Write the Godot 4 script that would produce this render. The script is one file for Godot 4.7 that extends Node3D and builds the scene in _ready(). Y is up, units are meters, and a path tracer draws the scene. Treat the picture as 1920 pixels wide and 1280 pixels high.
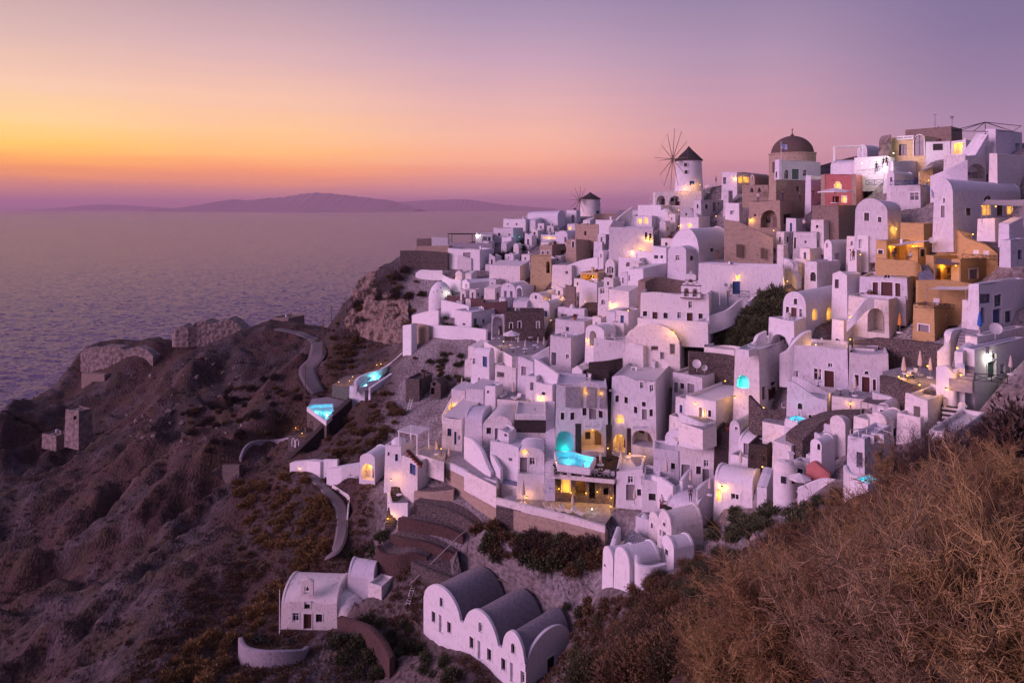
extends Node3D
# A white cliff village above the sea at dusk. World: y up, metres, camera eye at the origin, sea at y = SEA.
const F := 1300.0        # focal length in photograph pixels (the photograph is 1920 x 1280)
const HZ := 390.0        # the photograph's horizon row
const SEA := -115.0
var M := {}              # materials
var rng := RandomNumberGenerator.new()
var used := {}
var floors := []         # [y, polygon] of built terraces
var gx0 := -230.0
var gx1 := 150.0
var gd0 := -12.0
var gd1 := 330.0
var gs := 1.25
var gw := 0
var gh := 0
var H := PackedFloat32Array()
var boxes := []          # footprints of houses: [centre, x axis, z axis, half w, half l]

class MB:
	var v := PackedVector3Array()
	var n := PackedVector3Array()
	var c := PackedColorArray()
	var col := Color.WHITE
	var colored := false
	func tri(a: Vector3, b: Vector3, d: Vector3, out: Vector3) -> void:
		var m := (d - a).cross(b - a)
		if m.length_squared() < 1e-12: return
		m = m.normalized()
		if m.dot(out) < 0.0:
			var t := b; b = d; d = t; m = -m
		v.append(a); v.append(b); v.append(d)
		n.append(m); n.append(m); n.append(m)
		if colored:
			c.append(col); c.append(col); c.append(col)
	func quad(a: Vector3, b: Vector3, d: Vector3, e: Vector3, out: Vector3) -> void:
		tri(a, b, d, out); tri(a, d, e, out)
	func trin(a: Vector3, b: Vector3, d: Vector3, na: Vector3, nb: Vector3, nd: Vector3) -> void:
		var m := (d - a).cross(b - a)
		if m.dot(na + nb + nd) < 0.0:
			var t := b; b = d; d = t
			t = nb; nb = nd; nd = t
		v.append(a); v.append(b); v.append(d)
		n.append(na); n.append(nb); n.append(nd)
		if colored:
			c.append(col); c.append(col); c.append(col)
	func quadn(a: Vector3, b: Vector3, d: Vector3, e: Vector3, na: Vector3, nb: Vector3, nd: Vector3, ne: Vector3) -> void:
		trin(a, b, d, na, nb, nd); trin(a, d, e, na, nd, ne)
	func box(lo: Vector3, hi: Vector3, t := Transform3D()) -> void:
		var p := []
		for i in 8:
			p.append(t * Vector3(hi.x if i & 1 else lo.x, hi.y if i & 2 else lo.y, hi.z if i & 4 else lo.z))
		quad(p[0], p[1], p[3], p[2], t.basis * Vector3(0, 0, -1))
		quad(p[4], p[5], p[7], p[6], t.basis * Vector3(0, 0, 1))
		quad(p[0], p[2], p[6], p[4], t.basis * Vector3(-1, 0, 0))
		quad(p[1], p[3], p[7], p[5], t.basis * Vector3(1, 0, 0))
		quad(p[0], p[1], p[5], p[4], t.basis * Vector3(0, -1, 0))
		quad(p[2], p[3], p[7], p[6], t.basis * Vector3(0, 1, 0))
	func tube(a: Vector3, b: Vector3, ra: float, rb: float, sides := 6, caps := false) -> void:
		var ax := (b - a).normalized()
		var s := ax.cross(Vector3(0.31, 0.9, 0.17)).normalized()
		var t := ax.cross(s)
		for i in sides:
			var p := TAU * i / sides
			var q := TAU * (i + 1) / sides
			var d0 := s * cos(p) + t * sin(p)
			var d1 := s * cos(q) + t * sin(q)
			quadn(a + d0 * ra, b + d0 * rb, b + d1 * rb, a + d1 * ra, d0, d0, d1, d1)
			if caps:
				tri(a, a + d0 * ra, a + d1 * ra, -ax); tri(b, b + d0 * rb, b + d1 * rb, ax)
	func lathe(prof: Array, sides := 14, at := Vector3.ZERO, sx := 1.0, sz := 1.0) -> void:
		# prof: [[radius, height], ...] from bottom to top
		for k in prof.size() - 1:
			var r0: float = prof[k][0]
			var y0: float = prof[k][1]
			var r1: float = prof[k + 1][0]
			var y1: float = prof[k + 1][1]
			var ny := r0 - r1
			var nr := y1 - y0
			for i in sides:
				var p := TAU * i / sides
				var q := TAU * (i + 1) / sides
				var d0 := Vector3(cos(p) * sx, 0, sin(p) * sz)
				var d1 := Vector3(cos(q) * sx, 0, sin(q) * sz)
				var n0 := (d0 * nr + Vector3(0, ny, 0)).normalized()
				var n1 := (d1 * nr + Vector3(0, ny, 0)).normalized()
				var u := Vector3(0, y0, 0) + at
				var w := Vector3(0, y1, 0) + at
				if r0 > 1e-4: trin(u + d0 * r0, w + d0 * r1, u + d1 * r0, n0, n0, n1)
				if r1 > 1e-4: trin(u + d1 * r0, w + d0 * r1, w + d1 * r1, n1, n0, n1)
	static var warp := []    # hand-built walls: [centre x, centre z, half width, half depth, phase]; they lean in a little and no edge runs true
	func mesh() -> ArrayMesh:
		var m := ArrayMesh.new()
		if v.is_empty(): return m
		if warp:
			for i in v.size():
				var o := v[i]
				v[i] = o + Vector3((warp[0] - o.x) * 0.024 * o.y / warp[2] + 0.06 * sin(o.z * 0.8 + warp[4]), 0.03 * o.y * sin(o.x * 0.9 + o.z * 0.75 + warp[4]), (warp[1] - o.z) * 0.024 * o.y / warp[3] + 0.06 * sin(o.x * 0.7 + warp[4] * 2.0))
		var a := []
		a.resize(Mesh.ARRAY_MAX)
		a[Mesh.ARRAY_VERTEX] = v
		a[Mesh.ARRAY_NORMAL] = n
		if colored: a[Mesh.ARRAY_COLOR] = c
		m.add_surface_from_arrays(Mesh.PRIMITIVE_TRIANGLES, a)
		return m

func numbered(called: String) -> String:
	var k: int = used.get(called, 0)
	used[called] = k + 1
	return called if k == 0 else "%s_%03d" % [called, k]

func thing(called: String, label: String, category: String, at := Vector3.ZERO, turn := 0.0, group := "") -> Node3D:
	var o := Node3D.new()
	o.name = numbered(called)
	add_child(o)
	o.position = at
	o.rotation.y = turn
	tag(o, label, category, group)
	return o

func tag(o: Node, label: String, category: String, group := "", kind := "") -> void:
	if label: o.set_meta("label", label)
	if category: o.set_meta("category", category)
	if group: o.set_meta("group", group)
	if kind: o.set_meta("kind", kind)

func part(parent: Node, called: String, mb, m: Material) -> MeshInstance3D:
	var o := MeshInstance3D.new()
	o.name = called
	o.mesh = mb.mesh() if mb is MB else mb
	o.material_override = m
	parent.add_child(o, true)
	return o

func solo(called: String, mb, m: Material, label := "", category := "", group := "", kind := "") -> MeshInstance3D:
	var o := MeshInstance3D.new()
	o.name = numbered(called)
	o.mesh = mb.mesh() if mb is MB else mb
	o.material_override = m
	add_child(o)
	tag(o, label, category, group, kind)
	return o

func dup(root: Node3D, at: Vector3, turn := 0.0, size := 1.0, label := "", group := "") -> Node3D:
	var r: Node3D = root.duplicate()
	var base: String = root.get_meta("base") if root.has_meta("base") else String(root.name)
	r.name = numbered(base)
	add_child(r)
	r.position = at
	r.rotation.y = turn
	r.scale = Vector3.ONE * size
	if label: r.set_meta("label", label)
	if group: r.set_meta("group", group)
	return r

func lin(r: float, g: float, b: float) -> Color:
	return Color(r, g, b).linear_to_srgb()

# ---------- pixels and the ground ----------
func at(u: float, v: float, d: float) -> Vector3:
	return Vector3((u - 960.0) / F * d, -(v - HZ) / F * d, -d)

func px(p: Vector3) -> Vector2:
	return Vector2(960.0 - p.x / p.z * F, HZ + p.y / p.z * F)

func hgt(x: float, d: float) -> float:
	var i := clampf((x - gx0) / gs, 0.0, gw - 1.001)
	var j := clampf((d - gd0) / gs, 0.0, gh - 1.001)
	var a := int(i)
	var b := int(j)
	var s := i - a
	var t := j - b
	var k := b * gw + a
	return lerpf(lerpf(H[k], H[k + 1], s), lerpf(H[k + gw], H[k + gw + 1], s), t)

func ground_d(u: float, v: float, from := 52.0) -> float:
	var kx := (u - 960.0) / F
	var ky := -(v - HZ) / F
	var d := from
	while d < 320.0:
		if ky * d < hgt(kx * d, d):
			var a := d - 0.6
			var b := d
			for i in 8:
				var m := (a + b) / 2.0
				if ky * m < hgt(kx * m, m): b = m
				else: a = m
			return b
		d += 0.6
	return 200.0

func stand(u: float, v: float, from := 52.0) -> Vector3:
	# where the ray through a pixel first meets a built terrace or the hillside
	var best := ground_d(u, v, from)
	var kx := (u - 960.0) / F
	var ky := -(v - HZ) / F
	for f in floors:
		if ky > -0.001: break
		var d: float = f[0] / ky
		if d > from and d < best + 4.0 and Geometry2D.is_point_in_polygon(Vector2(kx * d, d), f[1]):
			best = d
	return at(u, v, best)

func tex(s: int, freq: float, stops: Array, cols: Array, size := 512, kind := FastNoiseLite.TYPE_SIMPLEX_SMOOTH, cell := -1, oct := 5) -> NoiseTexture2D:
	var q := FastNoiseLite.new()
	q.seed = s
	q.noise_type = kind
	q.frequency = freq
	q.fractal_octaves = oct
	if cell >= 0:
		q.cellular_return_type = cell
		q.fractal_type = FastNoiseLite.FRACTAL_NONE
	var t := NoiseTexture2D.new()
	t.noise = q
	t.width = size
	t.height = size
	t.seamless = true
	var g := Gradient.new()
	g.offsets = PackedFloat32Array(stops)
	g.colors = PackedColorArray(cols)
	t.color_ramp = g
	return t

func bump(s: int, freq: float, strength: float, kind := FastNoiseLite.TYPE_SIMPLEX_SMOOTH, cell := -1) -> NoiseTexture2D:
	var t := tex(s, freq, [0.0, 1.0], [Color.BLACK, Color.WHITE], 512, kind, cell)
	t.as_normal_map = true
	t.bump_strength = strength
	return t

func mat(color: Color, rough := 0.9) -> StandardMaterial3D:
	var m := StandardMaterial3D.new()
	m.albedo_color = color
	m.roughness = rough
	return m

func tri_mat(t: Texture2D, n: Texture2D, scale: float, rough := 0.92, depth := 1.0) -> StandardMaterial3D:
	var m := StandardMaterial3D.new()
	m.albedo_texture = t
	m.roughness = rough
	m.uv1_triplanar = true
	m.uv1_world_triplanar = true
	m.uv1_scale = Vector3.ONE * scale
	if n:
		m.normal_enabled = true
		m.normal_texture = n
		m.normal_scale = depth
	return m

func glow(c: Color, e: float) -> StandardMaterial3D:
	var m := StandardMaterial3D.new()
	m.albedo_color = c
	m.emission_enabled = true
	m.emission = c
	m.emission_energy_multiplier = e
	return m

func plaster(s: int, a: Color, b: Color, c: Color) -> StandardMaterial3D:
	# limewash: brushed patches, a few bare or soiled flecks
	return tri_mat(tex(s, 0.014, [0.0, 0.3, 0.42, 0.6, 0.72, 1.0], [c, c.lerp(b, 0.75), a, a, b, b.lerp(c, 0.25)]), lumpy, 0.16, 0.9, 0.55)

var lumpy: NoiseTexture2D

func materials() -> void:
	lumpy = bump(3, 0.02, 3.0)
	M.white = plaster(61, lin(0.73, 0.72, 0.74), lin(0.68, 0.67, 0.69), lin(0.55, 0.52, 0.52))
	M.white2 = plaster(161, lin(0.65, 0.64, 0.68), lin(0.59, 0.58, 0.625), lin(0.45, 0.425, 0.44))
	M.white3 = plaster(162, lin(0.7, 0.675, 0.665), lin(0.63, 0.6, 0.585), lin(0.45, 0.41, 0.39))
	M.white4 = plaster(163, lin(0.58, 0.57, 0.6), lin(0.53, 0.515, 0.535), lin(0.38, 0.355, 0.355))
	for k in ["white", "white2", "white3", "white4"]:
		# rain streaks: the stain pattern is drawn out downwards
		M[k].uv1_scale = Vector3(0.3, 0.09, 0.3)
	M.cream = plaster(62, lin(0.76, 0.72, 0.69), lin(0.7, 0.655, 0.62), lin(0.5, 0.45, 0.41))
	M.pale = plaster(63, lin(0.68, 0.67, 0.71), lin(0.61, 0.6, 0.65), lin(0.48, 0.46, 0.48))
	M.ochre = plaster(64, lin(0.55, 0.375, 0.16), lin(0.5, 0.34, 0.145), lin(0.4, 0.27, 0.12))
	M.tan = plaster(65, lin(0.4, 0.315, 0.24), lin(0.33, 0.255, 0.19), lin(0.21, 0.16, 0.125))
	M.pink = plaster(66, lin(0.46, 0.16, 0.15), lin(0.4, 0.14, 0.13), lin(0.3, 0.11, 0.1))
	M.yellow = plaster(67, lin(0.6, 0.47, 0.26), lin(0.52, 0.4, 0.22), lin(0.36, 0.27, 0.17))
	M.concrete = plaster(68, lin(0.3, 0.28, 0.31), lin(0.25, 0.235, 0.26), lin(0.17, 0.16, 0.18))
	M.brown = plaster(69, lin(0.24, 0.185, 0.155), lin(0.19, 0.14, 0.12), lin(0.12, 0.09, 0.08))
	M.maroon = plaster(70, lin(0.1, 0.05, 0.05), lin(0.08, 0.042, 0.042), lin(0.06, 0.035, 0.035))
	var stones := tex(71, 0.035, [0.0, 0.12, 0.3, 0.6, 1.0], [lin(0.03, 0.026, 0.026), lin(0.06, 0.05, 0.048), lin(0.13, 0.1, 0.09), lin(0.2, 0.155, 0.135), lin(0.3, 0.25, 0.23)], 512, FastNoiseLite.TYPE_CELLULAR, FastNoiseLite.RETURN_DISTANCE2_SUB)
	var stonesn := bump(71, 0.035, 6.0, FastNoiseLite.TYPE_CELLULAR, FastNoiseLite.RETURN_DISTANCE2_SUB)
	M.stone = tri_mat(stones, stonesn, 0.22)
	var dark := tex(72, 0.04, [0.0, 0.15, 0.5, 1.0], [lin(0.012, 0.01, 0.01), lin(0.03, 0.022, 0.022), lin(0.06, 0.042, 0.04), lin(0.12, 0.09, 0.085)], 512, FastNoiseLite.TYPE_CELLULAR, FastNoiseLite.RETURN_DISTANCE2_SUB)
	M.lava = tri_mat(dark, stonesn, 0.24)
	var red := tex(73, 0.04, [0.0, 0.15, 0.5, 1.0], [lin(0.03, 0.018, 0.016), lin(0.07, 0.038, 0.034), lin(0.12, 0.065, 0.056), lin(0.2, 0.125, 0.11)], 512, FastNoiseLite.TYPE_CELLULAR, FastNoiseLite.RETURN_DISTANCE2_SUB)
	M.redstone = tri_mat(red, stonesn, 0.24)
	var crazy := tex(74, 0.03, [0.0, 0.1, 0.17, 0.5, 1.0], [lin(0.72, 0.7, 0.7), lin(0.7, 0.68, 0.68), lin(0.16, 0.15, 0.16), lin(0.24, 0.22, 0.23), lin(0.36, 0.34, 0.35)], 512, FastNoiseLite.TYPE_CELLULAR, FastNoiseLite.RETURN_DISTANCE2_SUB)
	M.crazy = tri_mat(crazy, null, 0.2)
	var rough := tex(75, 0.02, [0.0, 0.35, 0.55, 1.0], [lin(0.09, 0.07, 0.065), lin(0.17, 0.135, 0.125), lin(0.24, 0.19, 0.17), lin(0.36, 0.3, 0.28)])
	M.rock = tri_mat(rough, bump(75, 0.02, 8.0), 0.06, 0.95, 1.5)
	M.cliff = tri_mat(tex(175, 0.02, [0.0, 0.35, 0.55, 1.0], [lin(0.1, 0.07, 0.06), lin(0.19, 0.135, 0.11), lin(0.27, 0.195, 0.155), lin(0.38, 0.29, 0.24)]), bump(75, 0.02, 8.0), 0.08, 0.95, 1.5)
	var grit := tex(76, 0.03, [0.0, 0.4, 0.6, 1.0], [Color(0.5, 0.48, 0.47), Color(0.78, 0.77, 0.76), Color(0.95, 0.94, 0.94), Color(1, 1, 1)])
	M.soil = tri_mat(grit, bump(77, 0.03, 12.0), 0.09, 0.95, 1.5)
	M.soil.vertex_color_use_as_albedo = true
	M.gravel = tri_mat(tex(78, 0.06, [0.0, 0.5, 1.0], [lin(0.1, 0.085, 0.087), lin(0.17, 0.147, 0.15), lin(0.26, 0.23, 0.23)]), bump(78, 0.06, 5.0), 0.16)
	M.earth = tri_mat(tex(98, 0.03, [0.0, 0.45, 1.0], [lin(0.07, 0.05, 0.047), lin(0.12, 0.09, 0.085), lin(0.22, 0.18, 0.17)]), bump(98, 0.03, 8.0), 0.12)
	M.paving = tri_mat(tex(79, 0.015, [0.0, 0.45, 1.0], [lin(0.2, 0.19, 0.21), lin(0.29, 0.275, 0.295), lin(0.4, 0.38, 0.39)]), lumpy, 0.18, 0.75)
	M.bluefloor = tri_mat(tex(80, 0.015, [0.0, 0.45, 1.0], [lin(0.11, 0.13, 0.2), lin(0.15, 0.17, 0.25), lin(0.22, 0.24, 0.32)]), lumpy, 0.18, 0.7)
	M.door_brown = tri_mat(tex(81, 0.02, [0.0, 1.0], [lin(0.05, 0.014, 0.011), lin(0.12, 0.035, 0.024)]), null, 0.5, 0.6)
	M.door_blue = mat(lin(0.02, 0.06, 0.2), 0.5)
	M.door_grey = mat(lin(0.24, 0.215, 0.235), 0.7)
	M.door_green = mat(lin(0.07, 0.14, 0.12), 0.6)
	M.frame_white = mat(lin(0.78, 0.77, 0.78), 0.7)
	M.frame_grey = mat(lin(0.3, 0.28, 0.31), 0.7)
	M.frame_blue = mat(lin(0.03, 0.09, 0.26), 0.5)
	M.frame_brown = mat(lin(0.06, 0.025, 0.02), 0.6)
	M.glass = mat(lin(0.035, 0.035, 0.042), 0.06)
	M.shade = tri_mat(tex(86, 0.02, [0.0, 1.0], [lin(0.12, 0.085, 0.065), lin(0.2, 0.15, 0.12)]), null, 0.5, 0.7)  # brown wood tone, also painted in for the dark depth of openings
	M.lit = glow(Color(1.0, 0.76, 0.36), 0.62)
	M.lit_dim = glow(Color(1.0, 0.66, 0.22), 0.4)
	M.lit_white = glow(Color(1.0, 0.93, 0.82), 0.9)
	M.bulb = glow(Color(1.0, 0.74, 0.3), 3.5)
	M.bulb_white = glow(Color(1.0, 0.97, 0.92), 6.0)
	M.bulb_cyan = glow(Color(0.35, 0.95, 0.9), 2.0)
	M.iron = mat(lin(0.015, 0.014, 0.016), 0.6)
	M.wood = tri_mat(tex(82, 0.03, [0.0, 1.0], [lin(0.1, 0.07, 0.05), lin(0.2, 0.15, 0.11)]), null, 0.6)
	M.pole = mat(lin(0.3, 0.27, 0.26), 0.6)
	M.thatch = tri_mat(tex(83, 0.08, [0.0, 0.5, 1.0], [lin(0.025, 0.02, 0.019), lin(0.05, 0.04, 0.037), lin(0.1, 0.08, 0.07)]), bump(83, 0.08, 6.0), 0.3)
	M.canvas = mat(lin(0.55, 0.47, 0.42), 0.95)
	M.canvas_white = mat(lin(0.72, 0.69, 0.68), 0.95)
	M.canvas_orange = mat(lin(0.62, 0.25, 0.04), 0.95)
	M.canvas_blue = mat(lin(0.03, 0.12, 0.42), 0.9)
	M.canvas_dark = mat(lin(0.14, 0.11, 0.12), 0.95)
	M.dome = tri_mat(tex(84, 0.03, [0.0, 0.4, 1.0], [lin(0.05, 0.035, 0.03), lin(0.1, 0.068, 0.056), lin(0.17, 0.12, 0.1)]), lumpy, 0.2)
	M.roof_grey = tri_mat(tex(85, 0.018, [0.0, 0.45, 1.0], [lin(0.12, 0.11, 0.125), lin(0.19, 0.175, 0.195), lin(0.27, 0.25, 0.27)]), lumpy, 0.2)
	M.pool = mat(Color(0.55, 0.85, 0.92, 0.22), 0.04)
	M.pool.transparency = BaseMaterial3D.TRANSPARENCY_ALPHA
	M.pool_tile = tri_mat(tex(87, 0.05, [0.0, 1.0], [lin(0.12, 0.62, 0.74), lin(0.2, 0.74, 0.84)]), null, 0.5, 0.4)
	M.pool_stone = tri_mat(tex(88, 0.05, [0.0, 1.0], [lin(0.3, 0.36, 0.38), lin(0.42, 0.48, 0.5)]), null, 0.5, 0.4)
	M.island = tri_mat(tex(89, 0.03, [0.0, 1.0], [lin(0.24, 0.195, 0.17), lin(0.34, 0.28, 0.25)]), null, 0.0004)
	M.sea = StandardMaterial3D.new()
	M.sea.albedo_color = lin(0.12, 0.08, 0.18)
	M.sea.roughness = 0.24
	M.sea.metallic_specular = 0.4
	M.sea.normal_enabled = true
	M.sea.normal_texture = bump(91, 0.02, 10.0)
	M.sea.normal_scale = 1.2
	M.sea.uv1_triplanar = true
	M.sea.uv1_world_triplanar = true
	M.sea.uv1_scale = Vector3(0.03, 0.03, 0.06)
	M.leaf = mat(Color.WHITE, 0.85)
	M.leaf.vertex_color_use_as_albedo = true
	M.leaf.cull_mode = BaseMaterial3D.CULL_DISABLED
	M.body = mat(Color.WHITE, 0.85)
	M.body.vertex_color_use_as_albedo = true
	M.metal = mat(lin(0.5, 0.49, 0.5), 0.4)
	M.flag = mat(Color.WHITE, 0.9)
	M.flag.vertex_color_use_as_albedo = true
	M.flag.cull_mode = BaseMaterial3D.CULL_DISABLED

func terrain_points() -> Array:
	# photograph pixel and distance of points on the hillside, read from doors, people and storeys standing there
	var q := [
		# right slope of the village
		1850,420,95, 1850,520,88, 1850,640,78, 1850,720,68, 1880,300,115, 1710,292,133, 1700,400,117, 1700,520,104, 1700,640,89, 1700,705,80, 1700,815,70,
		1640,960,60, 1590,880,64, 1500,450,125, 1500,545,112, 1500,680,96, 1500,785,85, 1500,890,76, 1580,385,130, 1590,300,142,
		1400,430,132, 1400,520,120, 1400,640,104, 1400,765,92, 1400,880,83, 1420,945,76, 1470,940,71,
		1487,338,148, 1300,360,164, 1300,430,147, 1300,500,130, 1250,610,112, 1250,675,107, 1330,700,103, 1200,900,95, 1200,950,89, 1250,1020,80, 1140,1085,79, 1180,1084,76, 1218,1064,75.5,
		1200,385,172, 1150,424,195, 1185,406,184, 1095,428,204, 1100,480,160, 1100,560,140, 1120,650,119, 1000,500,176, 1000,600,146, 1000,700,123, 1000,800,110, 1000,895,99, 1060,955,93, 1100,890,97,
		900,560,162, 900,640,141, 900,740,122, 900,830,112, 1060,410,224, 1120,408,222, 950,432,212, 860,458,204,
		# seaward cliff and the road
		760,478,196, 700,515,187, 690,632,180, 760,655,154, 800,640,150, 800,740,135, 690,725,146, 660,800,136, 720,790,128, 600,650,196, 590,700,171, 600,790,148, 640,620,200,
		560,608,232, 400,640,225, 285,650,228, 285,700,222, 160,650,234, 150,715,230, 330,700,205, 450,680,200, 450,760,176, 300,800,181, 140,860,186, 60,760,214, 0,770,214, 0,850,187, 0,1000,152, 100,1000,150,
		300,900,156, 480,860,147, 540,845,141, 450,1000,124, 300,1000,131, 0,1280,108, 130,1280,98, 260,1280,90, 400,1262,86, 100,1130,124, 300,1130,108,
		# lower village and the chapels
		770,895,109, 690,905,115, 600,892,122, 640,960,112, 620,1035,105, 740,1060,98, 800,985,101, 880,975,100, 820,1090,95, 940,1000,97, 1050,1020,92, 1000,1090,92, 1075,1130,86,
		575,1180,95, 690,1105,96, 510,1250,87, 640,1250,86, 760,1200,88, 808,1165,89, 900,1235,81, 985,1310,75, 1100,1230,74, 700,1290,84,
		# near slope under the dry shrubs
		1900,1280,9, 1700,1280,11.5, 1500,1280,15, 1350,1280,21, 1200,1280,31, 1100,1290,47, 1900,1000,16, 1700,1050,19, 1500,1090,26, 1350,1120,36, 1200,1200,46, 1900,850,26, 1720,930,29, 1520,1005,37, 1310,1075,50, 1160,1200,57]
	var p := []
	for i in range(0, q.size(), 3):
		var w := at(q[i], q[i + 1], q[i + 2])
		p.append([w.x, -w.z, w.y])
	p.append_array([[-160, 262, -108], [-100, 275, -100], [-40, 258, -85], [10, 262, -50], [40, 240, -20], [60, 200, 0], [100, 170, 8], [130, 130, 12], [105, 105, 7], [95, 75, -2], [70, 45, -5],
		[0, -8, -1.5], [30, -8, 1], [60, 10, 2], [-15, 0, -12], [-20, 30, -36], [-10, 55, -46], [5, 30, -19], [-40, 60, -56], [-80, 60, -70], [-130, 90, -95], [-175, 150, -100], [-200, 220, -113], [-210, 100, -113], [-60, 20, -60], [-120, 20, -90],
		[36, 22, -4], [50, 60, -15], [40, 52, -21], [25, 62, -30], [15, 66, -38], [-220, 320, -125], [0, 325, -110], [130, 320, -40], [130, 220, 2], [140, 40, 0], [-220, 0, -115]])
	return p

func build_ground() -> void:
	var p := terrain_points()
	var n := p.size()
	# thin-plate spline through the points
	var m := n + 3
	var A := []
	for i in m:
		var row := PackedFloat64Array()
		row.resize(m + 1)
		A.append(row)
	for i in n:
		for j in n:
			var r2: float = pow((p[i][0] - p[j][0]) / 50.0, 2) + pow((p[i][1] - p[j][1]) / 50.0, 2)
			A[i][j] = r2 * log(r2) if r2 > 1e-9 else 0.004
		A[i][n] = 1.0
		A[i][n + 1] = p[i][0] / 50.0
		A[i][n + 2] = p[i][1] / 50.0
		A[n][i] = 1.0
		A[n + 1][i] = p[i][0] / 50.0
		A[n + 2][i] = p[i][1] / 50.0
		A[i][m] = p[i][2]
	for k in m:
		var piv := k
		for i in range(k + 1, m):
			if absf(A[i][k]) > absf(A[piv][k]): piv = i
		var t = A[k]
		A[k] = A[piv]
		A[piv] = t
		var rk: PackedFloat64Array = A[k]
		for i in range(k + 1, m):
			var f: float = A[i][k] / rk[k]
			if f != 0.0:
				var ri: PackedFloat64Array = A[i]
				for j in range(k, m + 1): ri[j] -= f * rk[j]
				A[i] = ri
	var w := PackedFloat64Array()
	w.resize(m)
	for k in range(m - 1, -1, -1):
		var s: float = A[k][m]
		for j in range(k + 1, m): s -= A[k][j] * w[j]
		w[k] = s / A[k][k]
	var xs := PackedFloat64Array()
	var ds := PackedFloat64Array()
	for i in n:
		xs.append(p[i][0] / 50.0)
		ds.append(p[i][1] / 50.0)
	gw = int((gx1 - gx0) / gs) + 1
	gh = int((gd1 - gd0) / gs) + 1
	H.resize(gw * gh)
	# the spline is smooth: evaluate it on every second grid point and interpolate
	var cw := (gw + 1) / 2 + 1
	var ch := (gh + 1) / 2 + 1
	var coarse := PackedFloat32Array()
	coarse.resize(cw * ch)
	for j in ch:
		var d := (gd0 + j * gs * 2.0) / 50.0
		for i in cw:
			var x := (gx0 + i * gs * 2.0) / 50.0
			var s := w[n] + w[n + 1] * x + w[n + 2] * d
			for k in n:
				var r2 := (x - xs[k]) * (x - xs[k]) + (d - ds[k]) * (d - ds[k])
				if r2 > 1e-9: s += w[k] * r2 * log(r2)
			coarse[j * cw + i] = s
	var ridge := noise(11, 1.0, FastNoiseLite.FRACTAL_RIDGED, 3)
	var lump := noise(5, 0.09, FastNoiseLite.FRACTAL_FBM, 4)
	for j in gh:
		var d := gd0 + j * gs
		for i in gw:
			var x := gx0 + i * gs
			var a := i / 2
			var b := j / 2
			var s := (i % 2) * 0.5
			var t := (j % 2) * 0.5
			var k := b * cw + a
			var y := lerpf(lerpf(coarse[k], coarse[k + 1], s), lerpf(coarse[k + cw], coarse[k + cw + 1], s), t)
			var wild := wildness(x, d)
			var left := smoothstep(-34.0, -62.0, x) * smoothstep(225.0, 190.0, d)
			var al := -0.78 * x - 0.62 * d
			var ac := 0.62 * x - 0.78 * d
			y += left * (ridge.get_noise_2d(al * 0.006, ac * 0.02 + 0.35 * lump.get_noise_2d(x * 0.3, d * 0.3)) * 8.5 - 1.5)
			y += left * ridge.get_noise_2d(al * 0.02 + 9.0, ac * 0.06) * 1.6
			y += wild * (lump.get_noise_2d(x, d) * 1.5 + lump.get_noise_2d(x * 4.0 + 70.0, d * 4.0) * 0.55)
			H[j * gw + i] = maxf(y, SEA - 4.0)

func wildness(x: float, d: float) -> float:
	# 1 on open hillside, 0 among the houses
	var edge := -0.1 * d - 10.0
	var inside := smoothstep(edge - 5.0, edge + 3.0, x) * smoothstep(58.0, 66.0, d) * smoothstep(-6.0, 10.0, x + (d - 84.0) * 1.2)
	return 1.0 - inside

func noise(s: int, freq: float, fractal := FastNoiseLite.FRACTAL_FBM, oct := 4) -> FastNoiseLite:
	var q := FastNoiseLite.new()
	q.seed = s
	q.noise_type = FastNoiseLite.TYPE_SIMPLEX_SMOOTH
	q.frequency = freq
	q.fractal_type = fractal
	q.fractal_octaves = oct
	return q

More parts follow.
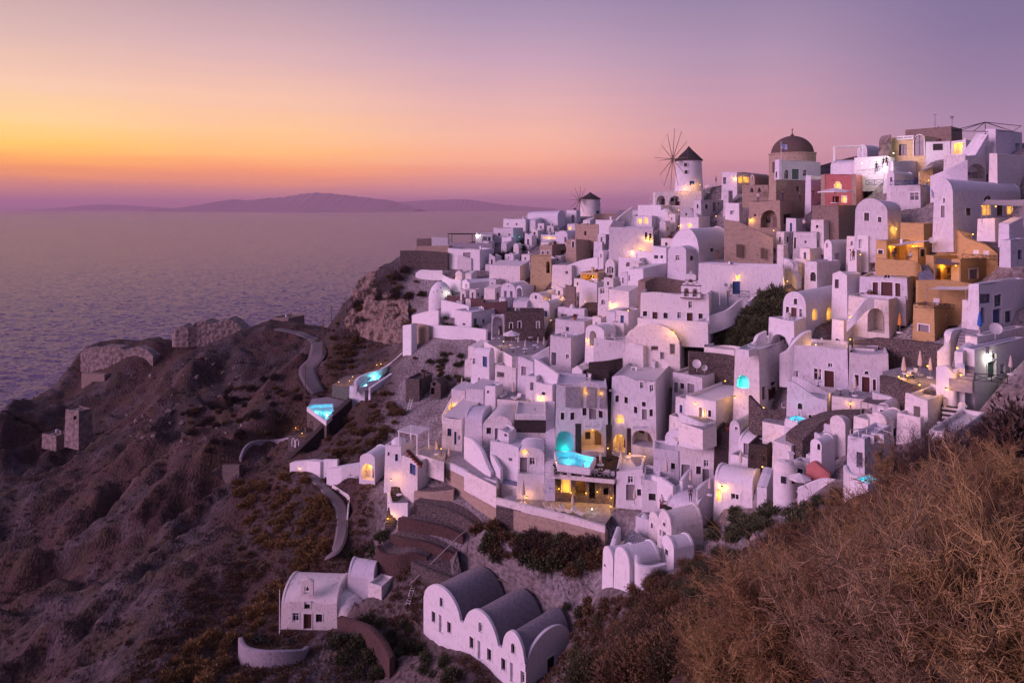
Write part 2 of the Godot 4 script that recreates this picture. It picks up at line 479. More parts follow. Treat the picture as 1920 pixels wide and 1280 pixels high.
func carve() -> void:
	# houses and terraces are cut into the slope: level under them, banks behind, open in front
	for b in boxes:
		var c: Vector3 = b[0]
		var reach: float = Vector2(b[3], b[4]).length() + 9.0
		for j in range(maxi(0, int((-c.z - reach - gd0) / gs)), mini(gh, int((-c.z + reach - gd0) / gs) + 1)):
			for i in range(maxi(0, int((c.x - reach - gx0) / gs)), mini(gw, int((c.x + reach - gx0) / gs) + 1)):
				var p := Vector3(gx0 + i * gs, 0, -(gd0 + j * gs))
				var e := p - Vector3(c.x, 0, c.z)
				var a := e.dot(b[1])
				var f := e.dot(b[2])
				var dist := Vector2(maxf(absf(a) - b[3], 0.0), maxf(absf(f) - b[4], 0.0)).length()
				var lev: float = b[6] - 0.15 + clampf((b[4] - f) / (2.0 * b[4]), 0.0, 1.0) * 0.55 * maxf(0.0, b[5] - b[6] - 1.0)
				var lim: float = lev + maxf(0.0, dist - 0.7) * (b[7] if b.size() > 7 else 1.5)
				if dist < 8.0 and f > b[4]: lim = minf(lim, b[6] * p.z / (c.z + b[2].z * b[4]) - 0.1 + maxf(0.0, dist - 5.0) * 1.5)
				H[j * gw + i] = minf(H[j * gw + i], lim)
	# earth banked up against the feet of the retaining walls
	for bk in banks:
		var c: Vector3 = bk[0]
		for j in range(int((-c.z - 8.0 - gd0) / gs), int((-c.z + 1.5 - gd0) / gs) + 1):
			for i in range(int((c.x - 5.0 - gx0) / gs), int((c.x + 5.0 - gx0) / gs) + 1):
				var p := Vector3(gx0 + i * gs, 0, -(gd0 + j * gs))
				if not free_at(p, 0.3): continue
				var dist := Vector2(p.x - c.x, p.z - c.z).length()
				H[j * gw + i] = maxf(H[j * gw + i], c.y - 0.1 - dist * bk[1])
	for fl in floors:
		var poly: PackedVector2Array = fl[1]
		for j in gh:
			var d := gd0 + j * gs
			if d < 50.0 or d > 240.0: continue
			for i in range(maxi(0, int((poly[0].x - 25.0 - gx0) / gs)), mini(gw, int((poly[0].x + 25.0 - gx0) / gs))):
				var q := Vector2(gx0 + i * gs, d)
				if absf(d - poly[0].y) < 25.0 and H[j * gw + i] > fl[0] - 0.2 and Geometry2D.is_point_in_polygon(q, poly): H[j * gw + i] = fl[0] - 0.2

func ground_mesh() -> void:
	var tone := noise(21, 0.035, FastNoiseLite.FRACTAL_FBM, 4)
	var tone2 := noise(22, 0.16, FastNoiseLite.FRACTAL_FBM, 3)
	var v := PackedVector3Array()
	var nn := PackedVector3Array()
	var c := PackedColorArray()
	var idx := PackedInt32Array()
	for j in gh:
		for i in gw:
			var x := gx0 + i * gs
			var d := gd0 + j * gs
			var y := H[j * gw + i]
			var wild := wildness(x, d)
			v.append(Vector3(x, y - 0.45 * (1.0 - wild), -d))
			var hx := H[j * gw + mini(i + 1, gw - 1)] - H[j * gw + maxi(i - 1, 0)]
			var hd := H[mini(j + 1, gh - 1) * gw + i] - H[maxi(j - 1, 0) * gw + i]
			var nm := Vector3(-hx, 2.0 * gs, hd).normalized()
			nn.append(nm)
			# soil: red-brown scree, grey ash and pale pumice, mixed by patches of the ground itself
			var a := tone.get_noise_2d(x, d)
			var b := tone2.get_noise_2d(x, d)
			var k := Color(0.085, 0.046, 0.039)
			k = k.lerp(Color(0.052, 0.04, 0.041), smoothstep(-0.2, 0.35, a))
			k = k.lerp(Color(0.12, 0.092, 0.095), smoothstep(0.22, 0.5, b + 0.4 * a))
			k = k.lerp(Color(0.085, 0.06, 0.03), smoothstep(0.1, 0.4, -b) * 0.7)
			# trodden lime and cement between the houses
			k = k.lerp(Color(0.42, 0.39, 0.4).lerp(Color(0.27, 0.24, 0.24), smoothstep(-0.1, 0.3, b)), (1.0 - wild) * smoothstep(-0.35, 0.0, a + 0.15) * 0.85)
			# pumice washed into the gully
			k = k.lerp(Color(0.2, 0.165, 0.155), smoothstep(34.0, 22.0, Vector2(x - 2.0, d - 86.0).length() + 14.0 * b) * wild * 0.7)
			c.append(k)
	for j in gh - 1:
		for i in gw - 1:
			var k := j * gw + i
			if H[k] <= SEA - 3.9 and H[k + 1] <= SEA - 3.9 and H[k + gw] <= SEA - 3.9: continue
			idx.append_array([k, k + gw, k + 1, k + 1, k + gw, k + gw + 1])
	var m := ArrayMesh.new()
	var arr := []
	arr.resize(Mesh.ARRAY_MAX)
	arr[Mesh.ARRAY_VERTEX] = v
	arr[Mesh.ARRAY_NORMAL] = nn
	arr[Mesh.ARRAY_COLOR] = c
	arr[Mesh.ARRAY_INDEX] = idx
	m.add_surface_from_arrays(Mesh.PRIMITIVE_TRIANGLES, arr)
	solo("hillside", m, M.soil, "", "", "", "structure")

func sea_cliff() -> void:
	# the rock face under the end of the village, broken into ledges
	var top := [[676, 524, 189], [690, 512, 189.5], [712, 505, 190], [740, 500, 193], [768, 502, 196]]
	var foot := [[652, 616, 184], [676, 630, 181], [706, 640, 177], [738, 648, 171], [772, 656, 163]]
	var q := noise(61, 0.16, FastNoiseLite.FRACTAL_RIDGED, 4)
	var led := noise(62, 0.35, FastNoiseLite.FRACTAL_FBM, 3)
	var nu := 64
	var nv := 36
	var g := []
	for j in nv + 1:
		var row := []
		var v := j / float(nv)
		for i in nu + 1:
			var u := i / float(nu) * 4.0
			var k := mini(int(u), 3)
			var a := at(top[k][0], top[k][1], top[k][2]).lerp(at(top[k + 1][0], top[k + 1][1], top[k + 1][2]), u - k)
			var b := at(foot[k][0], foot[k][1], foot[k][2]).lerp(at(foot[k + 1][0], foot[k + 1][1], foot[k + 1][2]), u - k)
			var p := a.lerp(b, v)
			var step := 0.9 * led.get_noise_2d(p.x * 0.25, p.y * 1.6)
			var out := (q.get_noise_3d(p.x, p.y * 0.6, p.z) * 1.5 + step + 0.9) * smoothstep(0.0, 0.08, v)
			row.append(p + Vector3(-0.45, 0.1, 0.9) * out + Vector3(0, 0.3, 0))
		g.append(row)
	var mb := MB.new()
	for j in nv:
		for i in nu: mb.quad(g[j][i], g[j][i + 1], g[j + 1][i + 1], g[j + 1][i], Vector3(-0.3, 0.3, 1))
	solo("sea_cliff", mb, M.cliff, "", "", "", "structure")

func sea_mesh() -> void:
	var w1 := noise(31, 1.0, FastNoiseLite.FRACTAL_FBM, 3)
	var ang := PackedFloat32Array()
	var a := -180.0
	while a <= 180.001:
		ang.append(deg_to_rad(a))
		a += 0.14 if a >= -37.5 and a < 6.0 else (0.5 if a >= -45.0 and a < 45.0 else 5.0)
	if ang[ang.size() - 1] < PI - 0.01: ang.append(PI)
	var rad := PackedFloat32Array()
	# rows spaced evenly on the photograph's rows
	var v := 800.0
	rad.append(20.0)
	while v > HZ + 3.4:
		rad.append(-SEA * F / (v - HZ))
		v -= 0.75 if v > 440.0 else 1.0
	rad.append(46000.0)
	var vv := PackedVector3Array()
	var idx := PackedInt32Array()
	var na := ang.size()
	for r in rad:
		var amp := 1.6 * smoothstep(7000.0, 1500.0, r) * smoothstep(150.0, 300.0, r)
		for q in ang:
			var x := sin(q) * r
			var z := -cos(q) * r
			var y := 0.0
			if amp > 0.0:
				var s := x * 0.95 + z * 0.31
				var t := -x * 0.31 + z * 0.95
				y = amp * (0.35 * w1.get_noise_2d(s * 0.012, t * 0.03) + 0.7 * w1.get_noise_2d(s * 0.035 + 40.0, t * 0.1) + 0.4 * w1.get_noise_2d(s * 0.1 + 90.0, t * 0.22))
			vv.append(Vector3(x, SEA + y, z))
	for j in rad.size() - 1:
		for i in na - 1:
			var k := j * na + i
			idx.append_array([k, k + na, k + 1, k + 1, k + na, k + na + 1])
	var st := SurfaceTool.new()
	var m := ArrayMesh.new()
	var arr := []
	arr.resize(Mesh.ARRAY_MAX)
	arr[Mesh.ARRAY_VERTEX] = vv
	arr[Mesh.ARRAY_INDEX] = idx
	m.add_surface_from_arrays(Mesh.PRIMITIVE_TRIANGLES, arr)
	st.create_from(m, 0)
	st.generate_normals()
	solo("sea", st.commit(), M.sea, "", "", "", "structure")

func islands() -> void:
	# far islands: ridges some 24 km off, as high as they show above the horizon
	var e := noise(41, 0.02, FastNoiseLite.FRACTAL_FBM, 4)
	var lists := [["far_island", 24000.0, [[325, 0], [360, 6], [400, 13], [440, 19], [470, 17], [500, 21], [530, 22], [560, 28], [590, 31], [620, 30], [650, 26], [690, 22], [730, 17], [760, 9], [790, 0]], "large hazy island ridge on the sea horizon"],
		["far_island", 30000.0, [[720, 0], [750, 13], [800, 15], [860, 18], [900, 14], [940, 8], [990, 4], [1040, 0]], "low faint island stretching beside the large hazy island"],
		["far_island", 33000.0, [[110, 0], [150, 5], [190, 8], [230, 6], [280, 3], [320, 0]], "faintest small island beyond the large hazy one"]]
	for L in lists:
		var mb := MB.new()
		var d: float = L[1]
		var pts: Array = L[2]
		var prev := []
		var u: float = pts[0][0]
		while u <= pts[-1][0]:
			var h := 0.0
			for k in pts.size() - 1:
				if u >= pts[k][0] and u <= pts[k + 1][0]:
					h = lerpf(pts[k][1], pts[k + 1][1], (u - pts[k][0]) / float(pts[k + 1][0] - pts[k][0]))
			h = maxf(0.0, h + e.get_noise_2d(u * 5.0, d) * 2.2 * clampf(h / 6.0, 0.0, 1.0))
			var x := (u - 960.0) / F * d
			var top := SEA + (h + 4.0) / F * d
			var row := [Vector3(x, SEA - 20, -d + 2600), Vector3(x, lerpf(SEA, top, 0.58), -d + 1100), Vector3(x, top, -d), Vector3(x, SEA - 20, -d - 2500)]
			if prev:
				for k in 3: mb.quad(prev[k], row[k], row[k + 1], prev[k + 1], Vector3(0, 1, 0.6 if k < 2 else -0.6))
			prev = row
			u += 4.0
		solo(L[0], mb, M.island, L[3], "island", "hazy islands on the horizon")

# ---------- houses ----------
func wall_face(mb: MB, pt: Callable, s0: float, s1: float, y0: float, top: Callable, holes: Array, out: Vector3, along: Vector3, segs := 1) -> void:
	# an upright wall with a free top edge and real openings: pt(s, y, depth) gives the point
	var cuts := [s0, s1]
	for i in range(1, segs): cuts.append(lerpf(s0, s1, float(i) / segs))
	for h in holes:
		cuts.append(h.a); cuts.append(h.b)
		if h.arch:
			for i in range(1, 8): cuts.append(lerpf(h.a, h.b, i / 8.0))
	cuts.sort()
	for k in cuts.size() - 1:
		var a: float = cuts[k]
		var b: float = cuts[k + 1]
		if b - a < 0.003: continue
		var mid := (a + b) / 2.0
		var lo := []
		for h in holes:
			if mid > h.a and mid < h.b: lo.append(h)
		lo.sort_custom(func(p, q): return p.lo < q.lo)
		var ya := y0
		var yb := y0
		for h in lo:
			if h.lo > ya: mb.quad(pt.call(a, ya, 0.0), pt.call(b, yb, 0.0), pt.call(b, h.lo, 0.0), pt.call(a, h.lo, 0.0), out)
			ya = hole_top(h, a)
			yb = hole_top(h, b)
			mb.quad(pt.call(a, ya, 0.0), pt.call(b, yb, 0.0), pt.call(b, yb, h.dep), pt.call(a, ya, h.dep), Vector3.DOWN)
			mb.quad(pt.call(a, h.lo, 0.0), pt.call(b, h.lo, 0.0), pt.call(b, h.lo, h.dep), pt.call(a, h.lo, h.dep), Vector3.UP)
		var ta: float = top.call(a)
		var tb: float = top.call(b)
		if maxf(ta, tb) > minf(ya, yb): mb.quad(pt.call(a, ya, 0.0), pt.call(b, yb, 0.0), pt.call(b, tb, 0.0), pt.call(a, ta, 0.0), out)
	for h in holes:
		mb.quad(pt.call(h.a, h.lo, 0.0), pt.call(h.a, hole_top(h, h.a), 0.0), pt.call(h.a, hole_top(h, h.a), h.dep), pt.call(h.a, h.lo, h.dep), along)
		mb.quad(pt.call(h.b, h.lo, 0.0), pt.call(h.b, hole_top(h, h.b), 0.0), pt.call(h.b, hole_top(h, h.b), h.dep), pt.call(h.b, h.lo, h.dep), -along)

func hole_top(h: Dictionary, s: float) -> float:
	if not h.arch: return h.hi
	var r: float = (h.b - h.a) / 2.0
	var rise := minf(r, (h.hi - h.lo) * 0.6)
	var t := clampf((s - (h.a + h.b) / 2.0) / r, -1.0, 1.0)
	return h.hi - rise + rise * sqrt(maxf(0.0, 1.0 - t * t))

func panel(mb: MB, pt: Callable, h: Dictionary, dep: float, out: Vector3, lo := -1e9, inset := 0.0, hi := 1e9) -> void:
	var n := 10 if h.arch else 1
	for i in n:
		var a := lerpf(h.a + inset, h.b - inset, i / float(n))
		var b := lerpf(h.a + inset, h.b - inset, (i + 1) / float(n))
		var y := maxf(h.lo, lo)
		mb.quad(pt.call(a, y, dep), pt.call(b, y, dep), pt.call(b, minf(hole_top(h, b) - inset, hi), dep), pt.call(a, minf(hole_top(h, a) - inset, hi), dep), out)

const ARCHED := "aAncqN"
func fill_opening(root: Node3D, kind: String, pt: Callable, h: Dictionary, out: Vector3, wallm: Material) -> void:
	var w: float = h.b - h.a
	var t: float = h.hi - h.lo
	var mid: float = (h.a + h.b) / 2.0
	if kind in ["d", "b", "g", "e"]:
		var leaf := MB.new()
		panel(leaf, pt, h, h.dep, out)
		# boards and a lock rail stand proud of the leaf
		for i in 2:
			var a := lerpf(h.a, h.b, 0.1 + i * 0.46)
			var b := lerpf(h.a, h.b, 0.44 + i * 0.46)
			for q in [[0.08, 0.46], [0.54, 0.93]]:
				var y0: float = h.lo + t * q[0]
				var y1: float = h.lo + t * q[1]
				leaf.quad(pt.call(a, y0, h.dep - 0.035), pt.call(b, y0, h.dep - 0.035), pt.call(b, y1, h.dep - 0.035), pt.call(a, y1, h.dep - 0.035), out)
				leaf.quad(pt.call(a, y1, h.dep - 0.035), pt.call(b, y1, h.dep - 0.035), pt.call(b, y1, h.dep), pt.call(a, y1, h.dep), Vector3.UP)
		part(root, "door", leaf, {"d": M.door_brown, "b": M.door_blue, "g": M.door_grey, "e": M.door_green}[kind])
		surround(root, "door_frame", pt, h, out, M.frame_white)
	elif kind in ["w", "W", "n", "N", "x", "u"]:
		var fr := MB.new()
		var fd: float = h.dep - 0.07
		var bar := minf(0.09, w * 0.13)
		var bars := [[h.a, h.a + bar, h.lo, h.hi], [h.b - bar, h.b, h.lo, h.hi], [h.a, h.b, h.lo, h.lo + bar], [mid - bar * 0.4, mid + bar * 0.4, h.lo, hole_top(h, mid)]]
		if not h.arch: bars.append([h.a, h.b, h.hi - bar, h.hi])
		if t > 0.9: bars.append([h.a, h.b, h.lo + t * 0.62, h.lo + t * 0.62 + bar * 0.8])
		for q in bars:
			var ya := minf(q[3], hole_top(h, q[0]))
			var yb := minf(q[3], hole_top(h, q[1]))
			fr.quad(pt.call(q[0], q[2], fd), pt.call(q[1], q[2], fd), pt.call(q[1], yb, fd), pt.call(q[0], ya, fd), out)
		var f := part(root, "window", fr, M.frame_blue if kind == "u" else M.frame_brown if kind in ["w", "n", "x"] and hash(mid) % 3 else M.frame_white)
		var g := MB.new()
		panel(g, pt, h, h.dep, out)
		part(f, "pane", g, M.lit if kind in ["W", "N"] else M.glass)
		if kind != "x" and w < 2.2: surround(root, "window_frame", pt, h, out, M.frame_white)
		if kind in ["W", "N"]: inner_light(root, pt.call(mid, (h.lo + h.hi) / 2.0, -0.25), Color(1.0, 0.72, 0.3), 0.35)
	else:
		# porches, niches and caves: a back wall deep in the opening, a dark door panel added to deepen their shade
		var back := MB.new()
		panel(back, pt, h, h.dep, out)
		part(root, "back_wall", back, M.pool_tile if kind == "c" else wallm)
		if kind in ["a", "A", "o", "O", "p", "q"] and w > 0.7 and t > 1.8:
			var h2 := {"a": mid + w * (0.08 if kind != "p" else -0.3), "b": mid + w * (0.08 if kind != "p" else -0.3) + minf(1.0, w * 0.34), "lo": h.lo, "hi": minf(h.lo + 2.1, h.lo + t * 0.72), "arch": false}
			var dm := MB.new()
			panel(dm, pt, h2, h.dep - 0.06, out)
			part(root, "door", dm, M.door_brown if hash(mid) % 2 else M.shade)  # panel put in so the recess looks darker
			if w > 2.6:
				var h3 := {"a": mid - w * 0.34, "b": mid - w * 0.34 + 0.8, "lo": h.lo + 0.9, "hi": minf(h.lo + 2.0, h.lo + t * 0.75), "arch": false}
				var wm := MB.new()
				panel(wm, pt, h3, h.dep - 0.05, out)
				part(root, "window", wm, M.glass)
		if kind in ["A", "O"]: inner_light(root, pt.call(mid, lerpf(h.lo, h.hi, 0.8), h.dep * 0.5), Color(1.0, 0.68, 0.24), 2.2, true)
		if kind in ["c"]: inner_light(root, pt.call(mid, h.lo + 0.25, h.dep * 0.45), Color(0.25, 0.95, 0.85), 0.9, true, M.bulb_cyan)

func surround(root: Node3D, called: String, pt: Callable, h: Dictionary, out: Vector3, m: Material) -> void:
	var mb := MB.new()
	var w := 0.13
	var n := 8 if h.arch else 1
	var e := -0.05
	for i in n:
		var a := lerpf(h.a, h.b, i / float(n))
		var b := lerpf(h.a, h.b, (i + 1) / float(n))
		var ya := hole_top(h, a)
		var yb := hole_top(h, b)
		mb.quad(pt.call(a, ya, e), pt.call(b, yb, e), pt.call(b, yb + w, e), pt.call(a, ya + w, e), out)
		mb.quad(pt.call(a, ya + w, e), pt.call(b, yb + w, e), pt.call(b, yb + w, 0.0), pt.call(a, ya + w, 0.0), Vector3.UP)
		mb.quad(pt.call(a, ya, e), pt.call(b, yb, e), pt.call(b, yb, 0.0), pt.call(a, ya, 0.0), Vector3.DOWN)
	for s in [[h.a - w, h.a], [h.b, h.b + w]]:
		var y1: float = hole_top(h, h.a) + w
		mb.quad(pt.call(s[0], h.lo, e), pt.call(s[1], h.lo, e), pt.call(s[1], y1, e), pt.call(s[0], y1, e), out)
		for q in s: mb.quad(pt.call(q, h.lo, e), pt.call(q, y1, e), pt.call(q, y1, 0.0), pt.call(q, h.lo, 0.0), pt.call(q + (q - (h.a + h.b) / 2.0), 0, 0) - pt.call(q, 0, 0))
	part(root, called, mb, m)

func inner_light(root: Node3D, p: Vector3, c: Color, energy: float, bulb := false, m: Material = null) -> void:
	if bulb:
		var b := MB.new()
		b.lathe([[0.0, -0.09], [0.08, -0.05], [0.09, 0.0], [0.08, 0.05], [0.0, 0.09]], 8, p)
		part(root, "lamp_bulb", b, m if m else M.bulb)
	var l := OmniLight3D.new()
	l.name = "lamp_light"
	l.light_color = c
	l.light_energy = energy
	l.light_size = 0.08
	l.omni_range = 14.0
	l.omni_attenuation = 2.0
	l.shadow_enabled = true
	l.position = p
	root.add_child(l, true)

var faces := {}
var banks := []

# r: [uL, uC, uR, vTop, vBase, roof, label, openings, options]; uC is the near upright corner between the front (left of it) and the side (right of it)
func house(r: Array) -> Node3D:
	var o: Dictionary = r[8] if r.size() > 8 else {}
	var uL: float = r[0]
	var uC: float = r[1]
	var uR: float = r[2]
	var d: float = o.d if o.has("d") else ground_d(uC, r[4])
	d += o.get("dd", 0.0)
	var c := at(uC, r[4], d)
	var kC := (uC - 960.0) / F
	var kL := (uL - 960.0) / F
	var kR := (uR - 960.0) / F
	var th: float = deg_to_rad(o.th) if o.has("th") else default_turn(uC, uR > uC + 1.0, kR)
	var w := clampf((c.x - kL * d) / maxf(0.05, cos(th) + kL * sin(th)), 1.2, 40.0)
	var l: float = o.get("l", 0.0)
	if l == 0.0:
		l = clampf((kR * d - c.x) / maxf(0.03, sin(th) - kR * cos(th)), 1.5, 22.0) if uR > uC + 1.0 else 5.0
	var h: float = (r[4] - r[3]) / F * d
	var rise: float = o.get("rise", 12.0) / F * d
	var foot: float = -o.get("foot", 3.5)
	var mk: String = o.get("m", "white")
	if mk == "white": mk = ["white", "white2", "white", "white3", "white4"][hash(r[6]) % 5]
	var wm: Material = M[mk]
	var rm: Material = M[o.roofm] if o.has("roofm") else wm
	var root := thing(o.get("name", {"white": "white_house", "white2": "white_house", "white3": "white_house", "white4": "white_house", "cream": "white_house", "pale": "white_house", "ochre": "ochre_house", "tan": "tan_house", "stone": "stone_house"}.get(mk, "plastered_house")), r[6], o.get("cat", "house"), c, -th)
	if o.has("g"): root.set_meta("group", o.g)
	var inv := root.transform.affine_inverse()
	# openings from pixels onto the two faces
	var hf := []
	var hs := []
	var nf := root.basis.z
	var ns := root.basis.x
	for s in String(r[7]).split(" ", false):
		var kind := s[0]
		var q := s.substr(1).split_floats(",")
		var front := q[0] + q[2] / 2.0 < uC
		var nrm := nf if front else ns
		var loc := []
		for e in [[q[0], q[1]], [q[0] + q[2], q[1] + q[3]]]:
			var ray := at(e[0], e[1], 1.0)
			var p := ray * (c.dot(nrm) / ray.dot(nrm))
			var lp := inv * p
			loc.append([lp.x if front else lp.z, lp.y])
		var lim := w if front else l
		var hole := {"a": clampf(minf(loc[0][0], loc[1][0]), -lim + 0.15, -0.4), "b": clampf(maxf(loc[0][0], loc[1][0]), -lim + 0.4, -0.15), "lo": minf(loc[0][1], loc[1][1]), "hi": maxf(loc[0][1], loc[1][1]), "arch": kind in ARCHED, "dep": 0.22, "kind": kind}
		if hole.b - hole.a < 0.35: hole.b = hole.a + 0.35
		if kind in ["a", "A", "o", "O", "p", "q"]: hole.dep = minf(o.get("deep", 2.0), (l if front else w) * 0.6)
		if kind == "c": hole.dep = 0.9
		if kind == "k": hole.dep = minf(1.6, (l if front else w) * 0.45)
		if kind in ["d", "b", "g", "e", "k"]: hole.lo = maxf(hole.lo, 0.02)
		(hf if front else hs).append(hole)
	var roof: String = r[5]
	var arc_f := func(s: float) -> float:
		var t := clampf((s + w / 2.0) / (w / 2.0), -1.0, 1.0)
		return h + rise * pow(maxf(0.0, 1.0 - t * t), 0.55)
	var arc_s := func(s: float) -> float:
		var t := clampf((s + l / 2.0) / (l / 2.0), -1.0, 1.0)
		return h + rise * pow(maxf(0.0, 1.0 - t * t), 0.55)
	var flat := func(_s: float) -> float: return h
	var slope_s := func(s: float) -> float: return h - rise * s / l
	var ped_f := func(s: float) -> float: return h + rise * (1.0 - absf(s + w / 2.0) / (w / 2.0))
	var wave_f := func(s: float) -> float: return h + rise * (0.5 - 0.5 * cos(clampf(-s / w, 0.0, 1.0) * PI))
	var top_f: Callable = arc_f if roof == "v" else ped_f if roof == "g" else wave_f if roof == "y" else flat
	var top_s: Callable = arc_s if roof == "s" else slope_s if roof == "h" else flat
	var ptf := func(s: float, y: float, q: float) -> Vector3: return Vector3(s, y, -q)
	var pts := func(s: float, y: float, q: float) -> Vector3: return Vector3(-q, y, s)
	var mb := MB.new()
	wall_face(mb, ptf, -w, 0.0, foot, top_f, hf, Vector3(0, 0, 1), Vector3(1, 0, 0), 20 if roof in ["v", "y"] else 2 if roof == "g" else 1)
	wall_face(mb, pts, -l, 0.0, foot, top_s, hs, Vector3(1, 0, 0), Vector3(0, 0, 1), 20 if roof == "s" else 1)
	var top_b: Callable = (func(_s: float) -> float: return h + rise) if roof == "h" else top_f
	wall_face(mb, func(s: float, y: float, q: float) -> Vector3: return Vector3(s, y, -l + q), -w, 0.0, foot, top_b, [], Vector3(0, 0, -1), Vector3(1, 0, 0), 20 if roof in ["v", "y"] else 2 if roof == "g" else 1)
	wall_face(mb, func(s: float, y: float, q: float) -> Vector3: return Vector3(-w + q, y, s), -l, 0.0, foot, top_s, [], Vector3(-1, 0, 0), Vector3(0, 0, 1), 20 if roof == "s" else 1)
	var rf := MB.new()
	var tk := 0.28
	if roof in ["f", "d", "y"]:
		var pr: float = o.get("par", 0.35)
		# parapet: a rounded coping round the roof
		for e in [[Vector3(-w, h, 0), Vector3(0, h, 0), Vector3(0, 0, -1)], [Vector3(0, h, 0), Vector3(0, h, -l), Vector3(-1, 0, 0)], [Vector3(0, h, -l), Vector3(-w, h, -l), Vector3(0, 0, 1)], [Vector3(-w, h, -l), Vector3(-w, h, 0), Vector3(1, 0, 0)]]:
			if roof == "y" and absf(e[2].z) > 0.5: continue
			var inn: Vector3 = e[2] * tk
			var sd: Vector3 = (e[1] - e[0]).normalized() * tk
			var up := Vector3(0, 0.05, 0)
			mb.quad(e[0], e[1], e[1] + inn * 0.35 + up, e[0] + inn * 0.35 + up, Vector3.UP)
			mb.quad(e[0] + inn * 0.35 + up, e[1] + inn * 0.35 + up, e[1] + inn - sd, e[0] + inn + sd, Vector3.UP)
			mb.quad(e[0] + inn + sd, e[1] + inn - sd, e[1] + inn - sd - Vector3(0, pr, 0), e[0] + inn + sd - Vector3(0, pr, 0), e[2])
		rf.quad(Vector3(-w + tk, h - pr, -tk), Vector3(-tk, h - pr, -tk), Vector3(-tk, h - pr, -l + tk), Vector3(-w + tk, h - pr, -l + tk), Vector3.UP)
		if roof == "y":
			for i in 20:
				var a := lerpf(-w, 0.0, i / 20.0)
				var b := lerpf(-w, 0.0, (i + 1) / 20.0)
				for z in [[0.0, -tk], [-l, -l + tk]]:
					mb.quad(Vector3(a, wave_f.call(a), z[0]), Vector3(b, wave_f.call(b), z[0]), Vector3(b, wave_f.call(b), z[1]), Vector3(a, wave_f.call(a), z[1]), Vector3.UP)
					mb.quad(Vector3(a, h - pr, z[1]), Vector3(b, h - pr, z[1]), Vector3(b, wave_f.call(b), z[1]), Vector3(a, wave_f.call(a), z[1]), Vector3(0, 0, z[1] - z[0]))
		if roof == "d":
			var pf := []
			var rad: float = minf(w, l) * 0.44
			for i in 9: pf.append([rad * cos(i / 8.0 * PI / 2.0), h - pr + (rise + pr) * sin(i / 8.0 * PI / 2.0)])
			rf.lathe(pf, 20, Vector3(-w / 2.0, 0, -l / 2.0))
	elif roof in ["v", "g"]:
		var n := 20
		for i in n:
			var a := lerpf(-w, 0.0, i / float(n))
			var b := lerpf(-w, 0.0, (i + 1) / float(n))
			var ya: float = top_f.call(a)
			var yb: float = top_f.call(b)
			var na := arc_normal(top_f, a, w)
			var nb := arc_normal(top_f, b, w)
			# raised rim over both gables, the vault a little lower between them
			for z in [[0.0, -tk], [-l, -l + tk]]:
				mb.quad(Vector3(a, ya, z[0]), Vector3(b, yb, z[0]), Vector3(b, yb, z[1]), Vector3(a, ya, z[1]), na + nb)
				mb.quad(Vector3(a, ya, z[1]), Vector3(b, yb, z[1]), Vector3(b, yb - 0.14, z[1]), Vector3(a, ya - 0.14, z[1]), Vector3(0, 0, z[1] - z[0]))
			rf.quadn(Vector3(a, ya - 0.12, -tk), Vector3(b, yb - 0.12, -tk), Vector3(b, yb - 0.12, -l + tk), Vector3(a, ya - 0.12, -l + tk), na, nb, nb, na)
	elif roof == "s":
		var n := 20
		for i in n:
			var a := lerpf(-l, 0.0, i / float(n))
			var b := lerpf(-l, 0.0, (i + 1) / float(n))
			var ya: float = arc_s.call(a)
			var yb: float = arc_s.call(b)
			var na := arc_normal(arc_s, a, l)
			var nb := arc_normal(arc_s, b, l)
			na = Vector3(0, na.y, na.x)
			nb = Vector3(0, nb.y, nb.x)
			for x in [[0.0, -tk], [-w, -w + tk]]:
				mb.quad(Vector3(x[0], ya, a), Vector3(x[0], yb, b), Vector3(x[1], yb, b), Vector3(x[1], ya, a), na + nb)
				mb.quad(Vector3(x[1], ya, a), Vector3(x[1], yb, b), Vector3(x[1], yb - 0.14, b), Vector3(x[1], ya - 0.14, a), Vector3(x[1] - x[0], 0, 0))
			rf.quadn(Vector3(-tk, ya - 0.12, a), Vector3(-tk, yb - 0.12, b), Vector3(-w + tk, yb - 0.12, b), Vector3(-w + tk, ya - 0.12, a), na, nb, nb, na)
	elif roof == "h":
		rf.quad(Vector3(-w, h, 0), Vector3(0, h, 0), Vector3(0, h + rise, -l), Vector3(-w, h + rise, -l), Vector3.UP)
	MB.warp = [-w / 2.0, -l / 2.0, maxf(w / 2.0, 1.0), maxf(l / 2.0, 1.0), float(hash(r[6]) % 63) / 10.0]
	part(root, "wall", mb, wm)
	part(root, "roof", rf, rm)
	for hh in hf: fill_opening(root, hh.kind, ptf, hh, Vector3(0, 0, 1), wm)
	for hh in hs: fill_opening(root, hh.kind, pts, hh, Vector3(1, 0, 0), wm)
	var tt: float = o.get("t", -1.0)
	if tt < 0.0:
		tt = 0.0
		for hh in hf:
			if hh.kind in ["d", "b", "g", "e"] and hh.lo < 0.6 and w > 3.0 and hash(r[6]) % 5 < 2: tt = 2.0
	if tt > 0.0:
		# a forecourt with a low parapet
		var tb := MB.new()
		tb.box(Vector3(-w, foot, 0.0), Vector3(0, -0.02, tt))
		for q in [[Vector3(-w, -0.02, tt - 0.22), Vector3(0, 0.6, tt)], [Vector3(-w, -0.02, 0.0), Vector3(-w + 0.22, 0.6, tt - 0.22)], [Vector3(-0.22, -0.02, 0.9), Vector3(0, 0.6, tt - 0.22)]]: tb.box(q[0], q[1])
		part(root, "terrace", tb, wm)
	var chims: Array = o.get("chim", [])
	if roof == "f" and chims.is_empty() and w > 2.5 and l > 3.0 and hash(r[6]) % 4 == 1: chims = [[0.25 + 0.1 * (hash(r[6]) % 5), 0.6, 0.7]]
